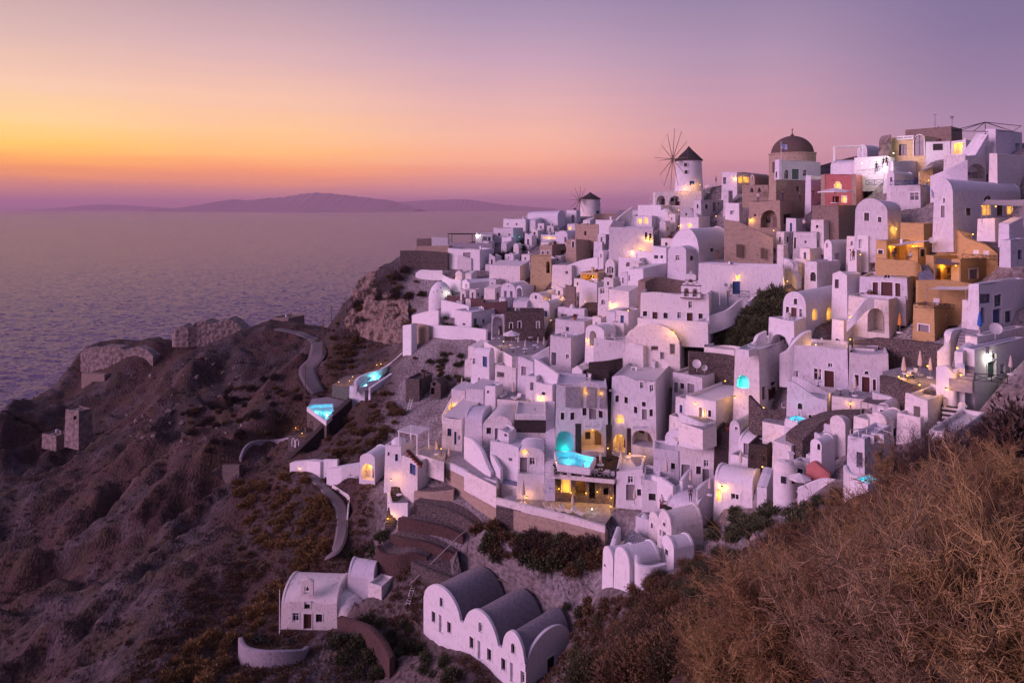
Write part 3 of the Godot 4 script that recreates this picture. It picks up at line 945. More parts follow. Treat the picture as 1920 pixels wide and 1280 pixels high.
	for q in chims:
		# chimney: [share of the front from the corner, share of the depth, height]
		var cb := MB.new()
		var p := Vector3(-w * q[0], h - 0.4, -l * q[1])
		cb.box(p + Vector3(-0.25, 0, -0.25), p + Vector3(0.25, q[2] + 0.4, 0.25))
		cb.box(p + Vector3(-0.33, q[2] + 0.4, -0.33), p + Vector3(0.33, q[2] + 0.5, 0.33))
		part(root, "chimney", cb, wm)
	MB.warp = []
	boxes.append([root.transform * Vector3(-w / 2, 0, -l / 2), ns, nf, w / 2 + 0.3, l / 2 + 0.3, c.y + h, c.y])
	if o.has("id"): faces[o.id] = {"c": c, "nf": nf, "ns": ns, "w": w, "l": l, "h": h, "root": root, "d": d}
	# the flat roof is a floor that things may stand on
	if roof == "f":
		var poly := PackedVector2Array()
		for q in [Vector3(-w, 0, 0), Vector3.ZERO, Vector3(0, 0, -l), Vector3(-w, 0, -l)]:
			var g: Vector3 = root.transform * q
			poly.append(Vector2(g.x, -g.z))
		floors.append([c.y + h - o.get("par", 0.35), poly])
	return root

func arc_normal(f: Callable, s: float, w: float) -> Vector3:
	var e := w * 0.02
	var a := maxf(s - e, -w)
	var b := minf(s + e, 0.0)
	return Vector3(-(f.call(b) - f.call(a)), b - a, 0).normalized()

func default_turn(u: float, side: bool, kR: float) -> float:
	var base := lerpf(24.0, 52.0, clampf((u - 800.0) / 800.0, 0.0, 1.0))
	var t := deg_to_rad(base)
	if side: t = maxf(t, atan(kR) + deg_to_rad(14.0))
	else: t = minf(t, atan((u - 960.0) / F) - deg_to_rad(1.0))
	return t

# ---------- walls along a line of pixels: each point [u, vTop, vBase] or [u, vTop, vBase, distance] ----------
func wall(called: String, label: String, cat: String, m: Material, pts: Array, thick := 0.4, o := {}) -> MeshInstance3D:
	var base := []
	var d0 := -1.0
	for p in pts:
		var d: float = p[3] if p.size() > 3 else o.d if o.has("d") else ground_d(p[0], p[2])
		if d0 > 0 and p.size() < 4 and not o.has("d") and absf(d - d0) > 9.0: d = d0 + clampf(d - d0, -9.0, 9.0)
		d0 = d
		var b := at(p[0], p[2], d)
		base.append([b, (p[2] - p[1]) / F * d])
	if o.get("smooth", pts.size() > 2):
		var fine := []
		for k in base.size() - 1:
			var a0 = base[maxi(k - 1, 0)]
			var a1 = base[k]
			var a2 = base[k + 1]
			var a3 = base[mini(k + 2, base.size() - 1)]
			for i in 5:
				var t := i / 5.0
				fine.append([a1[0].cubic_interpolate(a2[0], a0[0], a3[0], t), cubic_interpolate(a1[1], a2[1], a0[1], a3[1], t)])
		fine.append(base[-1])
		base = fine
	var foot: float = o.get("foot", 2.5)
	var mb := MB.new()
	var off := []
	for k in base.size():
		var a: Vector3 = base[maxi(k - 1, 0)][0]
		var b: Vector3 = base[mini(k + 1, base.size() - 1)][0]
		var dir := Vector3(b.x - a.x, 0, b.z - a.z).normalized()
		var nn := Vector3(-dir.z, 0, dir.x)
		var seen := Vector3(base[k][0].x, 0, base[k][0].z)
		if nn.dot(seen) < 0.0: nn = -nn
		off.append(nn * thick)
	for k in base.size() - 1:
		var a: Vector3 = base[k][0]
		var b: Vector3 = base[k + 1][0]
		var ta := a + Vector3(0, base[k][1], 0)
		var tb := b + Vector3(0, base[k + 1][1], 0)
		var fa := a - Vector3(0, foot, 0)
		var fb := b - Vector3(0, foot, 0)
		var oa: Vector3 = off[k]
		var ob: Vector3 = off[k + 1]
		var up := Vector3(0, 0.06, 0)
		mb.quad(fa, fb, tb, ta, -oa)
		mb.quad(fa + oa, fb + ob, tb + ob, ta + oa, oa)
		mb.quad(ta, tb, tb + ob * 0.5 + up, ta + oa * 0.5 + up, Vector3.UP)
		mb.quad(ta + oa * 0.5 + up, tb + ob * 0.5 + up, tb + ob, ta + oa, Vector3.UP)
	for k in [0, base.size() - 1]:
		var a: Vector3 = base[k][0]
		var t := a + Vector3(0, base[k][1], 0)
		var e: Vector3 = base[0][0] - base[1][0] if k == 0 else base[-1][0] - base[-2][0]
		mb.quad(a - Vector3(0, foot, 0), a - Vector3(0, foot, 0) + off[k], t + off[k], t, e)
	if o.has("bank"):
		for k in base.size(): banks.append([base[k][0], o.bank])
	if o.has("fill"):
		# soil held level behind the wall
		var so := MB.new()
		for k in base.size() - 1:
			var ta: Vector3 = base[k][0] + Vector3(0, base[k][1] - 0.1, 0) + off[k] * 0.9
			var tb: Vector3 = base[k + 1][0] + Vector3(0, base[k + 1][1] - 0.1, 0) + off[k + 1] * 0.9
			var ra: Vector3 = off[k].normalized() * o.fill + Vector3(0, 0.5, 0)
			var rb: Vector3 = off[k + 1].normalized() * o.fill + Vector3(0, 0.5, 0)
			so.quad(ta, tb, tb + rb, ta + ra, Vector3.UP)
			so.quad(ta + ra, tb + rb, tb + rb - Vector3(0, 4, 0), ta + ra - Vector3(0, 4, 0), ra)
			for e in [[ta, ra, k == 0], [tb, rb, k == base.size() - 2]]:
				if e[2]: so.quad(e[0], e[0] + e[1], e[0] + e[1] - Vector3(0, 4, 0), e[0] - Vector3(0, 4, 0), ta - tb if k == 0 else tb - ta)
		solo("terrace_soil", so, M.earth, "", "", "", "structure")
	return solo(called, mb, m, label, cat, o.get("g", ""))

# ---------- level terraces: pixels unprojected onto the plane of the first point ----------
func terrace(m: Material, pts: Array, o := {}) -> float:
	var d: float = o.d if o.has("d") else -stand(pts[0][0], pts[0][1]).z
	var y: float = at(pts[0][0], pts[0][1], d).y + o.get("up", 0.0)
	var poly := PackedVector2Array()
	for p in pts:
		var k: float = -(p[1] - HZ) / F
		var q: float = y / k if k < -0.002 else d
		poly.append(Vector2((p[0] - 960.0) / F * q, q))
	floors.append([y, poly])
	var mb := MB.new()
	var tr := Geometry2D.triangulate_polygon(poly)
	for i in range(0, tr.size(), 3):
		mb.tri(flat3(poly[tr[i]], y), flat3(poly[tr[i + 1]], y), flat3(poly[tr[i + 2]], y), Vector3.UP)
	var mid := Vector2.ZERO
	var sd := MB.new()
	for p in poly: mid += p / poly.size()
	for i in poly.size():
		var a := poly[i]
		var b := poly[(i + 1) % poly.size()]
		var depth: float = o.get("deep", 2.0)
		var out := flat3((a + b) / 2.0 - mid, 0.0)
		sd.quad(flat3(a, y), flat3(b, y), flat3(b, y - depth), flat3(a, y - depth), out)
	part(solo(o.get("name", "paved_terrace"), mb, m, "", "", "", "structure"), "side", sd, M[o.get("side", "cream")])
	return y

func flat3(p: Vector2, y: float) -> Vector3:
	return Vector3(p.x, y, -p.y)

func pool(label: String, m: Material, pts: Array, o := {}) -> void:
	# a raised basin of tiles, clear water, a lamp under the surface
	var d: float = o.d if o.has("d") else -stand(pts[0][0], pts[0][1]).z
	var y: float = at(pts[0][0], pts[0][1], d).y + o.get("up", 0.66)
	var poly := PackedVector2Array()
	for p in pts:
		var q: float = y / (-(p[1] - HZ) / F)
		poly.append(Vector2((p[0] - 960.0) / F * q, q))
	var mid := Vector2.ZERO
	for p in poly: mid += p / poly.size()
	var root := thing("pool", label, "pool", flat3(mid, y))
	var tr := Geometry2D.triangulate_polygon(poly)
	var dp := 0.6
	var mb := MB.new()
	var tl := MB.new()
	for i in range(0, tr.size(), 3):
		var q := [poly[tr[i]] - mid, poly[tr[i + 1]] - mid, poly[tr[i + 2]] - mid]
		mb.tri(flat3(q[0], 0), flat3(q[1], 0), flat3(q[2], 0), Vector3.UP)
		tl.tri(flat3(q[0], -dp), flat3(q[1], -dp), flat3(q[2], -dp), Vector3.UP)
	part(root, "water", mb, M.pool)
	var rim := MB.new()
	for i in poly.size():
		var a := flat3(poly[i] - mid, 0.0)
		var b := flat3(poly[(i + 1) % poly.size()] - mid, 0.0)
		var oa := a.normalized() * 0.3
		var ob := b.normalized() * 0.3
		var up := Vector3(0, 0.1, 0)
		tl.quad(a + up, b + up, b - Vector3(0, dp, 0), a - Vector3(0, dp, 0), -oa)
		rim.quad(a + up, b + up, b + ob + up, a + oa + up, Vector3.UP)
		rim.quad(a + oa + up, b + ob + up, b + ob - Vector3(0, dp + 0.2, 0), a + oa - Vector3(0, dp + 0.2, 0), oa)
	part(root, "basin", tl, m)
	part(root, "rim", rim, M.white)
	if o.get("lamp", 0.0) > 0.0:
		for q in o.get("at", [Vector2.ZERO]): inner_light(root, Vector3(q.x, -0.25, q.y), Color(0.5, 0.97, 1.0), o.lamp, true, M.bulb_cyan)

# ---------- stairs between two pixels, bottom first ----------
func stairs(label: String, m: Material, u0: float, v0: float, u1: float, v1: float, width: float, n: int, o := {}) -> void:
	var a := stand(u0, v0) if not o.has("d") else at(u0, v0, o.d)
	var b := stand(u1, v1) if not o.has("d2") else at(u1, v1, o.d2)
	var run := Vector3(b.x - a.x, 0, b.z - a.z)
	var dir := run.normalized()
	var root := thing("stairs", label, "stairs", a, atan2(-dir.x, -dir.z))
	var len := run.length() / n
	var rise := (b.y - a.y) / n
	for i in n:
		var mb := MB.new()
		mb.box(Vector3(-width / 2, rise * i - 1.0, -len * (i + 1) - 0.02), Vector3(width / 2, rise * (i + 1), -len * i))
		part(root, "step", mb, m if i % 2 or not o.has("m2") else o.m2)

# ---------- lamps ----------
func lamp(label: String, p: Vector3, energy := 1.2, white := 0, group := "lit lamps of the village", post := 0.0) -> void:
	var root := thing("garden_lamp" if post > 0.0 else "wall_lamp", label, "lamp", p, 0.0, group)
	var b := MB.new()
	b.lathe([[0.0, -0.1], [0.07, -0.06], [0.09, 0.0], [0.07, 0.06], [0.0, 0.1]], 10)
	part(root, "bulb", b, M.bulb if white == 0 else M.bulb_white if white == 1 else M.bulb_cyan)
	var k := MB.new()
	if post > 0.0:
		k.tube(Vector3(0, -post, 0), Vector3(0, -0.12, 0), 0.04, 0.04, 6)
		k.lathe([[0.15, 0.12], [0.0, 0.22]], 8)
	else:
		k.box(Vector3(-0.05, 0.12, -0.3), Vector3(0.05, 0.18, 0.05))
		k.lathe([[0.16, 0.11], [0.0, 0.2]], 8)
	part(root, "post" if post > 0.0 else "bracket", k, M.iron)
	var l := OmniLight3D.new()
	l.name = "lamp_light"
	l.light_color = [Color(1.0, 0.7, 0.27), Color(1.0, 0.95, 0.88), Color(0.3, 0.9, 0.95)][white]
	l.light_energy = energy
	l.light_size = 0.1
	l.omni_range = 20.0
	l.omni_attenuation = 2.0
	l.shadow_enabled = true
	root.add_child(l)

# a lamp at a pixel: in front of the face of a house (id) or standing at a given height over the ground
func lamp_on(label: String, id: String, u: float, v: float, energy := 1.2, white := 0, front := true) -> void:
	var f = faces[id]
	var nrm: Vector3 = f.nf if front else f.ns
	var ray := at(u, v, 1.0)
	lamp(label, ray * (f.c.dot(nrm) / ray.dot(nrm)) + nrm * 0.35, energy, white)

func lamp_at(label: String, u: float, v: float, up: float, energy := 1.2, white := 0) -> void:
	# up: height of the lamp over the ground in metres; find the ground point below it
	var d := 60.0
	var p := stand(u, v)
	for i in 4: p = stand(u, v + up * F / -p.z)
	d = -p.z - 0.1
	lamp(label, at(u, v, d), energy, white, "lit lamps of the village", up)

var proto := {}

func make_props() -> void:
	# prototypes are the first placed copies: kept out of the tree until duplicated
	var o := Node3D.new()
	var mb := MB.new()
	mb.tube(Vector3.ZERO, Vector3(0, 2.75, 0), 0.035, 0.03, 6, true)
	part(o, "pole", mb, M.pole)
	mb = MB.new()
	mb.lathe([[0.1, 0.95], [0.26, 1.12], [0.24, 1.5], [0.16, 2.1], [0.07, 2.6], [0.0, 2.72]], 9)
	part(o, "folded_canopy", mb, M.canvas)
	mb = MB.new()
	mb.lathe([[0.42, 0.0], [0.42, 0.1], [0.06, 0.16]], 12)
	part(o, "foot", mb, M.frame_white)
	o.set_meta("base", "folded_parasol")
	o.set_meta("category", "parasol")
	proto.closed = o
	o = Node3D.new()
	mb = MB.new()
	mb.tube(Vector3.ZERO, Vector3(0, 2.6, 0), 0.04, 0.03, 6, true)
	part(o, "pole", mb, M.pole)
	mb = MB.new()
	var k := 8
	for i in k:
		var p := TAU * i / k
		var q := TAU * (i + 1) / k
		var a := Vector3(cos(p) * 1.6, 2.05, sin(p) * 1.6)
		var b := Vector3(cos(q) * 1.6, 2.05, sin(q) * 1.6)
		mb.tri(Vector3(0, 2.72, 0), a, b, Vector3(0, 1, 0) + a + b)
		mb.quad(a, b, b - Vector3(0, 0.18, 0), a - Vector3(0, 0.18, 0), a + b)
	part(o, "canopy", mb, M.canvas_white)
	mb = MB.new()
	mb.lathe([[0.42, 0.0], [0.42, 0.1], [0.06, 0.16]], 12)
	part(o, "foot", mb, M.frame_white)
	o.set_meta("base", "open_parasol")
	o.set_meta("category", "parasol")
	proto.open = o
	# sun lounger
	o = Node3D.new()
	mb = MB.new()
	mb.box(Vector3(-0.33, 0.22, -0.35), Vector3(0.33, 0.32, 1.0))
	part(o, "mattress", mb, M.canvas_white)
	mb = MB.new()
	mb.box(Vector3(-0.33, 0, 0), Vector3(0.33, 0.1, 0.75), Transform3D(Basis(Vector3.RIGHT, -2.3), Vector3(0, 0.24, -0.33)))
	part(o, "backrest", mb, M.canvas_white)
	for x in [-0.28, 0.28]:
		for z in [-0.25, 0.9]:
			mb = MB.new()
			mb.tube(Vector3(x, 0, z), Vector3(x, 0.24, z), 0.03, 0.03, 5)
			part(o, "leg", mb, M.pole)
	o.set_meta("base", "sun_lounger")
	o.set_meta("category", "lounger")
	proto.lounger = o
	# round table on one leg
	o = Node3D.new()
	mb = MB.new()
	mb.lathe([[0.0, 0.7], [0.45, 0.7], [0.45, 0.75], [0.0, 0.76]], 14)
	part(o, "table_top", mb, M.frame_white)
	mb = MB.new()
	mb.lathe([[0.3, 0.0], [0.05, 0.06], [0.04, 0.7]], 8)
	part(o, "leg", mb, M.iron)
	o.set_meta("base", "round_table")
	o.set_meta("category", "table")
	proto.table = o
	# chair
	o = Node3D.new()
	mb = MB.new()
	mb.box(Vector3(-0.23, 0.42, -0.23), Vector3(0.23, 0.48, 0.23))
	part(o, "seat", mb, M.canvas_white)
	mb = MB.new()
	mb.box(Vector3(-0.23, 0.55, -0.25), Vector3(0.23, 0.95, -0.2))
	part(o, "backrest", mb, M.canvas_white)
	for x in [-0.2, 0.2]:
		for z in [-0.22, 0.2]:
			mb = MB.new()
			mb.tube(Vector3(x, 0, z), Vector3(x, 0.55 if z < 0 else 0.44, z), 0.025, 0.025, 5)
			part(o, "leg", mb, M.iron)
	o.set_meta("base", "terrace_chair")
	o.set_meta("category", "chair")
	proto.chair = o
	# flower pot with a plant
	o = Node3D.new()
	mb = MB.new()
	mb.lathe([[0.22, 0.0], [0.3, 0.42], [0.34, 0.44], [0.33, 0.5], [0.0, 0.46]], 10)
	part(o, "pot", mb, mat(lin(0.3, 0.1, 0.06), 0.9))
	part(o, "foliage", tuft(901, 160, 0.42, 0.5, Color(0.06, 0.05, 0.03), Color(0.14, 0.05, 0.05), 0.1, 0.45), M.leaf)
	o.set_meta("base", "flower_pot")
	o.set_meta("category", "flower pot")
	proto.pot = o
	# air conditioner box
	o = Node3D.new()
	mb = MB.new()
	mb.box(Vector3(-0.42, 0, -0.16), Vector3(0.42, 0.62, 0.16))
	part(o, "casing", mb, M.frame_white)
	mb = MB.new()
	mb.tube(Vector3(-0.1, 0.31, 0.16), Vector3(-0.1, 0.31, 0.175), 0.25, 0.25, 16, true)
	part(o, "fan_grille", mb, M.frame_grey)
	o.set_meta("base", "air_conditioner")
	o.set_meta("category", "air conditioner")
	proto.ac = o
	# satellite dish
	o = Node3D.new()
	mb = MB.new()
	var t := Transform3D(Basis(Vector3.RIGHT, 1.15), Vector3(0, 1.1, 0))
	var lp := []
	for i in 6: lp.append([0.62 * i / 5.0, 0.16 * pow(i / 5.0, 2)])
	var dm := MB.new()
	dm.lathe(lp, 18)
	for i in dm.v.size():
		dm.v[i] = t * dm.v[i]
		dm.n[i] = t.basis * dm.n[i]
	part(o, "dish", dm, M.metal)
	mb.tube(Vector3.ZERO, Vector3(0, 1.05, -0.05), 0.04, 0.04, 6)
	part(o, "mast", mb, M.metal)
	mb = MB.new()
	mb.tube(t * Vector3(0, 0.1, 0.55), t * Vector3(0, 0.6, 0), 0.02, 0.02, 5)
	part(o, "arm", mb, M.metal)
	o.set_meta("base", "satellite_dish")
	o.set_meta("category", "satellite dish")
	proto.dish = o

func put(kind: String, u: float, v: float, size: float, turn: float, label: String, group := "", d := 0.0) -> Node3D:
	var p := at(u, v, d) if d > 0.0 else stand(u, v)
	return dup(proto[kind], p, turn, size, label, group)

func put_parasol(kind: String, list: Array, label: String, group: String) -> void:
	# list of [u, vTop, vFoot]
	for q in list:
		var p := stand(q[0], q[2])
		var h: float = (q[2] - q[1]) / F * -p.z
		dup(proto[kind], p, rng.randf() * 6.0, clampf(h / 2.72, 0.7, 1.25), label, group)

# railing of crossed bars along pixels [u, vTop, vFoot]
func railing(label: String, m: Material, pts: Array, d := 0.0, group := "", cross := true) -> void:
	var base := []
	var tops := []
	for p in pts:
		var dd: float = p[3] if p.size() > 3 else d if d > 0.0 else -stand(p[0], p[2]).z
		base.append(at(p[0], p[2], dd))
		tops.append(at(p[0], p[1], dd))
	var root := thing("railing", label, "railing", base[0], 0.0, group)
	var o: Vector3 = base[0]
	for k in base.size() - 1:
		var mb := MB.new()
		mb.tube(tops[k] - o, tops[k + 1] - o, 0.045, 0.045, 5)
		part(root, "top_rail", mb, m)
		mb = MB.new()
		var n := maxi(1, int((base[k + 1] - base[k]).length() / 1.1))
		for i in n:
			var a := (base[k] as Vector3).lerp(base[k + 1], i / float(n)) - o
			var b := (base[k] as Vector3).lerp(base[k + 1], (i + 1) / float(n)) - o
			var ta := (tops[k] as Vector3).lerp(tops[k + 1], i / float(n)) - o
			var tb := (tops[k] as Vector3).lerp(tops[k + 1], (i + 1) / float(n)) - o
			mb.tube(a, ta, 0.04, 0.04, 5)
			if cross:
				mb.tube(a.lerp(ta, 0.1), tb.lerp(b, 0.08), 0.028, 0.028, 4)
				mb.tube(b.lerp(tb, 0.1), ta.lerp(a, 0.08), 0.028, 0.028, 4)
			else:
				mb.tube(a.lerp(ta, 0.5), b.lerp(tb, 0.5), 0.03, 0.03, 4)
			mb.tube(a.lerp(ta, 0.08), b.lerp(tb, 0.08), 0.03, 0.03, 4)
			if i == n - 1: mb.tube(b, tb, 0.04, 0.04, 5)
		part(root, "bars", mb, m)

# cloth stretched between corners [u, v, distance]
func sail(label: String, m: Material, pts: Array, sag := 0.25, poles := true) -> void:
	var p := []
	for q in pts: p.append(at(q[0], q[1], q[2]))
	var root := thing("shade_sail", label, "awning", p[0])
	var mb := MB.new()
	var n := 6
	for i in n:
		for j in n:
			var c := []
			for e in [[i, j], [i + 1, j], [i + 1, j + 1], [i, j + 1]]:
				var s: float = e[0] / float(n)
				var t: float = e[1] / float(n)
				var w: Vector3 = (p[0] as Vector3).lerp(p[1], s).lerp((p[3] as Vector3).lerp(p[2], s), t)
				c.append(w - Vector3(0, sag * 4.0 * (s * (1 - s) + t * (1 - t)) * 0.5, 0) - p[0])
			mb.quad(c[0], c[1], c[2], c[3], Vector3.UP)
	part(root, "cloth", mb, m)
	if poles:
		for q in p:
			var b := MB.new()
			b.tube(q - p[0] - Vector3(0, 2.6, 0), q - p[0], 0.05, 0.05, 6)
			part(root, "pole", b, M.pole)

func pergola(label: String, u: float, v: float, w: float, l: float, h: float, turn: float, m: Material, d := 0.0) -> void:
	var p := at(u, v, d) if d > 0.0 else stand(u, v)
	var root := thing("pergola", label, "pergola", p, -deg_to_rad(turn))
	for x in [-w / 2, w / 2]:
		for z in [-l / 2, l / 2]:
			var mb := MB.new()
			mb.box(Vector3(x - 0.08, -0.3, z - 0.08), Vector3(x + 0.08, h, z + 0.08))
			part(root, "post", mb, m)
	for z in [-l / 2, l / 2]:
		var mb := MB.new()
		mb.box(Vector3(-w / 2 - 0.2, h, z - 0.07), Vector3(w / 2 + 0.2, h + 0.16, z + 0.07))
		part(root, "beam", mb, m)
	var n := int(w / 0.4)
	for i in n + 1:
		var mb := MB.new()
		var x := lerpf(-w / 2, w / 2, i / float(n))
		mb.box(Vector3(x - 0.1, h + 0.165, -l / 2 - 0.25), Vector3(x + 0.1, h + 0.22, l / 2 + 0.25))
		part(root, "slat", mb, m)

# ---------- windmill ----------
func windmill(label: String, u: float, v: float, d: float, rad: float, h: float, cap: float, hub: Vector2, wheel: float, yaw: float, m: Material, holes: Array, bow := 0.42) -> void:
	var root := thing("windmill", label, "windmill", at(u, v, d))
	var mb := MB.new()
	mb.lathe([[rad * 1.1, -2.5], [rad * 1.06, 0.0], [rad * 0.98, h * 0.5], [rad * 0.93, h]], 28)
	part(root, "tower", mb, m)
	mb = MB.new()
	mb.lathe([[rad * 1.03, h - 0.12], [rad * 1.05, h + 0.02], [rad * 0.62, h + cap * 0.42], [rad * 0.22, h + cap * 0.78], [rad * 0.08, h + cap * 0.95], [0.0, h + cap * 1.04]], 24)
	part(root, "thatched_cap", mb, M.thatch)
	for q in holes:
		# [bearing in degrees, height, width, tall, kind]
		var b := deg_to_rad(q[0])
		var t := Transform3D(Basis(Vector3.UP, b), Vector3(sin(b), 0, cos(b)) * rad * 0.985 + Vector3(0, q[1], 0))
		var fr := MB.new()
		fr.box(Vector3(-q[2] / 2 - 0.08, 0, -0.3), Vector3(q[2] / 2 + 0.08, q[3] + 0.08, 0.1), t)
		var w := part(root, "door" if q[4] == "d" else "window", fr, M.frame_white if q[4] != "d" else M.door_blue)
		fr = MB.new()
		fr.box(Vector3(-q[2] / 2, 0.06, 0.09), Vector3(q[2] / 2, q[3], 0.115), t)
		part(w, "pane", fr, M.glass if q[4] != "d" else M.door_blue)
	# the sail wheel: bare spokes, stays from a bowsprit to their tips
	var hp := at(hub.x, hub.y, d - rad * 0.9) - root.position
	var ax := Vector3(-sin(deg_to_rad(yaw)), 0.06, cos(deg_to_rad(yaw))).normalized()
	var s := ax.cross(Vector3.UP).normalized()
	var up := s.cross(ax)
	mb = MB.new()
	mb.tube(hp - ax * rad * 1.6, hp + ax * 0.5, 0.16, 0.14, 8, true)
	mb.tube(hp + ax * 0.5, hp + ax * wheel * bow, 0.07, 0.03, 6, true)
	part(root, "axle", mb, M.wood)
	var tips := []
	for i in 12:
		var a := TAU * i / 12.0 + 0.02
		var tip := hp + (s * cos(a) + up * sin(a)) * wheel
		tips.append(tip)
		mb = MB.new()
		mb.tube(hp, tip, 0.1, 0.045, 5)
		part(root, "spoke", mb, M.wood)
	mb = MB.new()
	for i in 12:
		mb.tube(tips[i], tips[(i + 1) % 12], 0.014, 0.014, 3)
		if i % 2 == 0: mb.tube(tips[i], hp + ax * wheel * bow, 0.012, 0.012, 3)
	part(root, "ropes", mb, M.pole)

func bell_gable(label: String, p: Vector3, turn: float, w: float, h: float, m: Material, tiers := 2) -> void:
	var root := thing("bell_gable", label, "bell gable", p, turn)
	var mb := MB.new()
	var bells := []
	if tiers == 2:
		var h1 := h * 0.56
		wall_block(mb, -w / 2, w / 2, 0.0, h1, [[-w * 0.22, w * 0.26, h1 * 0.12, h1 * 0.78], [w * 0.22, w * 0.26, h1 * 0.12, h1 * 0.78]], 0.5)
		wall_block(mb, -w * 0.27, w * 0.27, h1, h, [[0.0, w * 0.24, h1 + h * 0.06, h * 0.84]], 0.5)
		bells = [Vector3(-w * 0.22, h1 * 0.55, 0), Vector3(w * 0.22, h1 * 0.55, 0), Vector3(0, h * 0.72, 0)]
		var tr := MB.new()
		for y in [0.0, h1 * 0.42, h1, h * 0.78]:
			var ww: float = w / 2 + 0.12 if y < h1 + 0.01 else w * 0.27 + 0.1
			tr.box(Vector3(-ww, y - 0.06, -0.32), Vector3(ww, y + 0.06, 0.32))
		part(root, "cornice", tr, M.door_brown)
	else:
		wall_block(mb, -w / 2, w / 2, 0.0, h, [[0.0, w * 0.42, h * 0.15, h * 0.75]], 0.45)
		bells = [Vector3(0, h * 0.5, 0)]
	part(root, "arcade", mb, m)
	for b in bells:
		var bb := MB.new()
		bb.lathe([[0.24, -0.22], [0.17, -0.12], [0.13, 0.1], [0.0, 0.2]], 10, b)
		part(root, "bell", bb, M.iron)
	var cr := MB.new()
	cr.box(Vector3(-0.05, h, -0.05), Vector3(0.05, h + 0.75, 0.05))
	cr.box(Vector3(-0.25, h + 0.42, -0.05), Vector3(0.25, h + 0.52, 0.05))
	part(root, "cross", cr, M.frame_white)

func wall_block(mb: MB, x0: float, x1: float, y0: float, y1: float, arches: Array, thick: float) -> void:
	var holes := []
	for a in arches: holes.append({"a": a[0] - a[1] / 2, "b": a[0] + a[1] / 2, "lo": a[2], "hi": a[3], "arch": true, "dep": thick})
	var mid := (x0 + x1) / 2
	var top := func(s: float) -> float: return y1 + (x1 - x0) * 0.16 * sqrt(maxf(0.0, 1.0 - pow((s - mid) / ((x1 - x0) / 2), 2)))
	wall_face(mb, func(s: float, y: float, q: float) -> Vector3: return Vector3(s, y, thick / 2 - q), x0, x1, y0, top, holes, Vector3(0, 0, 1), Vector3(1, 0, 0), 12)
	wall_face(mb, func(s: float, y: float, q: float) -> Vector3: return Vector3(s, y, -thick / 2), x0, x1, y0, top, holes, Vector3(0, 0, -1), Vector3(1, 0, 0), 12)
	for x in [x0, x1]: mb.quad(Vector3(x, y0, -thick / 2), Vector3(x, y1, -thick / 2), Vector3(x, y1, thick / 2), Vector3(x, y0, thick / 2), Vector3(x - mid, 0, 0))
	for i in 12:
		var a := lerpf(x0, x1, i / 12.0)
		var b := lerpf(x0, x1, (i + 1) / 12.0)
		mb.quad(Vector3(a, top.call(a), -thick / 2), Vector3(b, top.call(b), -thick / 2), Vector3(b, top.call(b), thick / 2), Vector3(a, top.call(a), thick / 2), Vector3.UP)

# ---------- people: one continuous skin over a skeleton of tapered bones, meshed as surface nets ----------
func bones(pose: String) -> Array:
	# [from, radius, to, radius, colour key]; y up, facing +z
	var hip := 0.92
	var lean := 0.0
	var sit := pose == "sit"
	var b := []
	var P := Vector3(0, hip, 0) if not sit else Vector3(0, 0.52, 0)
	var N := P + Vector3(0, 0.5, 0.02 + lean)
	b.append([P + Vector3(0, 0.02, 0), 0.135, P + Vector3(0, 0.24, 0.01), 0.12, 1])
	b.append([P + Vector3(0, 0.24, 0.01), 0.125, N - Vector3(0, 0.06, 0), 0.14, 1])
	b.append([N + Vector3(-0.15, -0.03, 0), 0.075, N + Vector3(0.15, -0.03, 0), 0.075, 1])
	b.append([N, 0.06, N + Vector3(0, 0.12, 0.01), 0.055, 2])
	b.append([N + Vector3(0, 0.19, 0.02), 0.085, N + Vector3(0, 0.25, 0.015), 0.095, 2])
	b.append([N + Vector3(0, 0.27, -0.02), 0.09, N + Vector3(0, 0.22, -0.05), 0.085, 3])
	b.append([N + Vector3(0, 0.19, 0.1), 0.018, N + Vector3(0, 0.17, 0.115), 0.02, 2])
	for s in [-1.0, 1.0]:
		var sh := N + Vector3(0.19 * s, -0.05, 0)
		var el: Vector3
		var wr: Vector3
		if pose == "walk":
			el = sh + Vector3(0.05 * s, -0.27, 0.1 * s)
			wr = el + Vector3(0.0, -0.2, 0.16 + 0.05 * s)
		elif pose == "phone":
			el = sh + Vector3(0.06 * s, -0.25, 0.1)
			wr = el + Vector3(-0.08 * s, 0.16, 0.2)
		elif sit:
			el = sh + Vector3(0.06 * s, -0.25, 0.08)
			wr = el + Vector3(-0.06 * s, -0.06, 0.24)
		else:
			el = sh + Vector3(0.07 * s, -0.28, -0.02)
			wr = el + Vector3(0.0, -0.25, 0.06)
		b.append([sh, 0.06, el, 0.046, 1])
		b.append([el, 0.045, wr, 0.033, 2])
		b.append([wr, 0.034, wr + (wr - el).normalized() * 0.14, 0.03, 2])
		var hj := P + Vector3(0.095 * s, -0.03, 0)
		var kn: Vector3
		var an: Vector3
		if sit:
			kn = hj + Vector3(0.04 * s, 0.02, 0.42)
			an = kn + Vector3(0, -0.43, 0.02)
		elif pose == "walk":
			kn = hj + Vector3(0.01 * s, -0.42, 0.14 * s + 0.05)
			an = kn + Vector3(0, -0.4, -0.12 + 0.1 * s)
		else:
			kn = hj + Vector3(0.02 * s, -0.43, 0.02)
			an = kn + Vector3(0.01 * s, -0.41, -0.02)
		b.append([hj, 0.095, kn, 0.062, 0])
		b.append([kn, 0.062, an, 0.042, 0])
		b.append([an - Vector3(0, 0.02, 0.03), 0.045, an + Vector3(0, -0.03, 0.17), 0.035, 4])
	return b

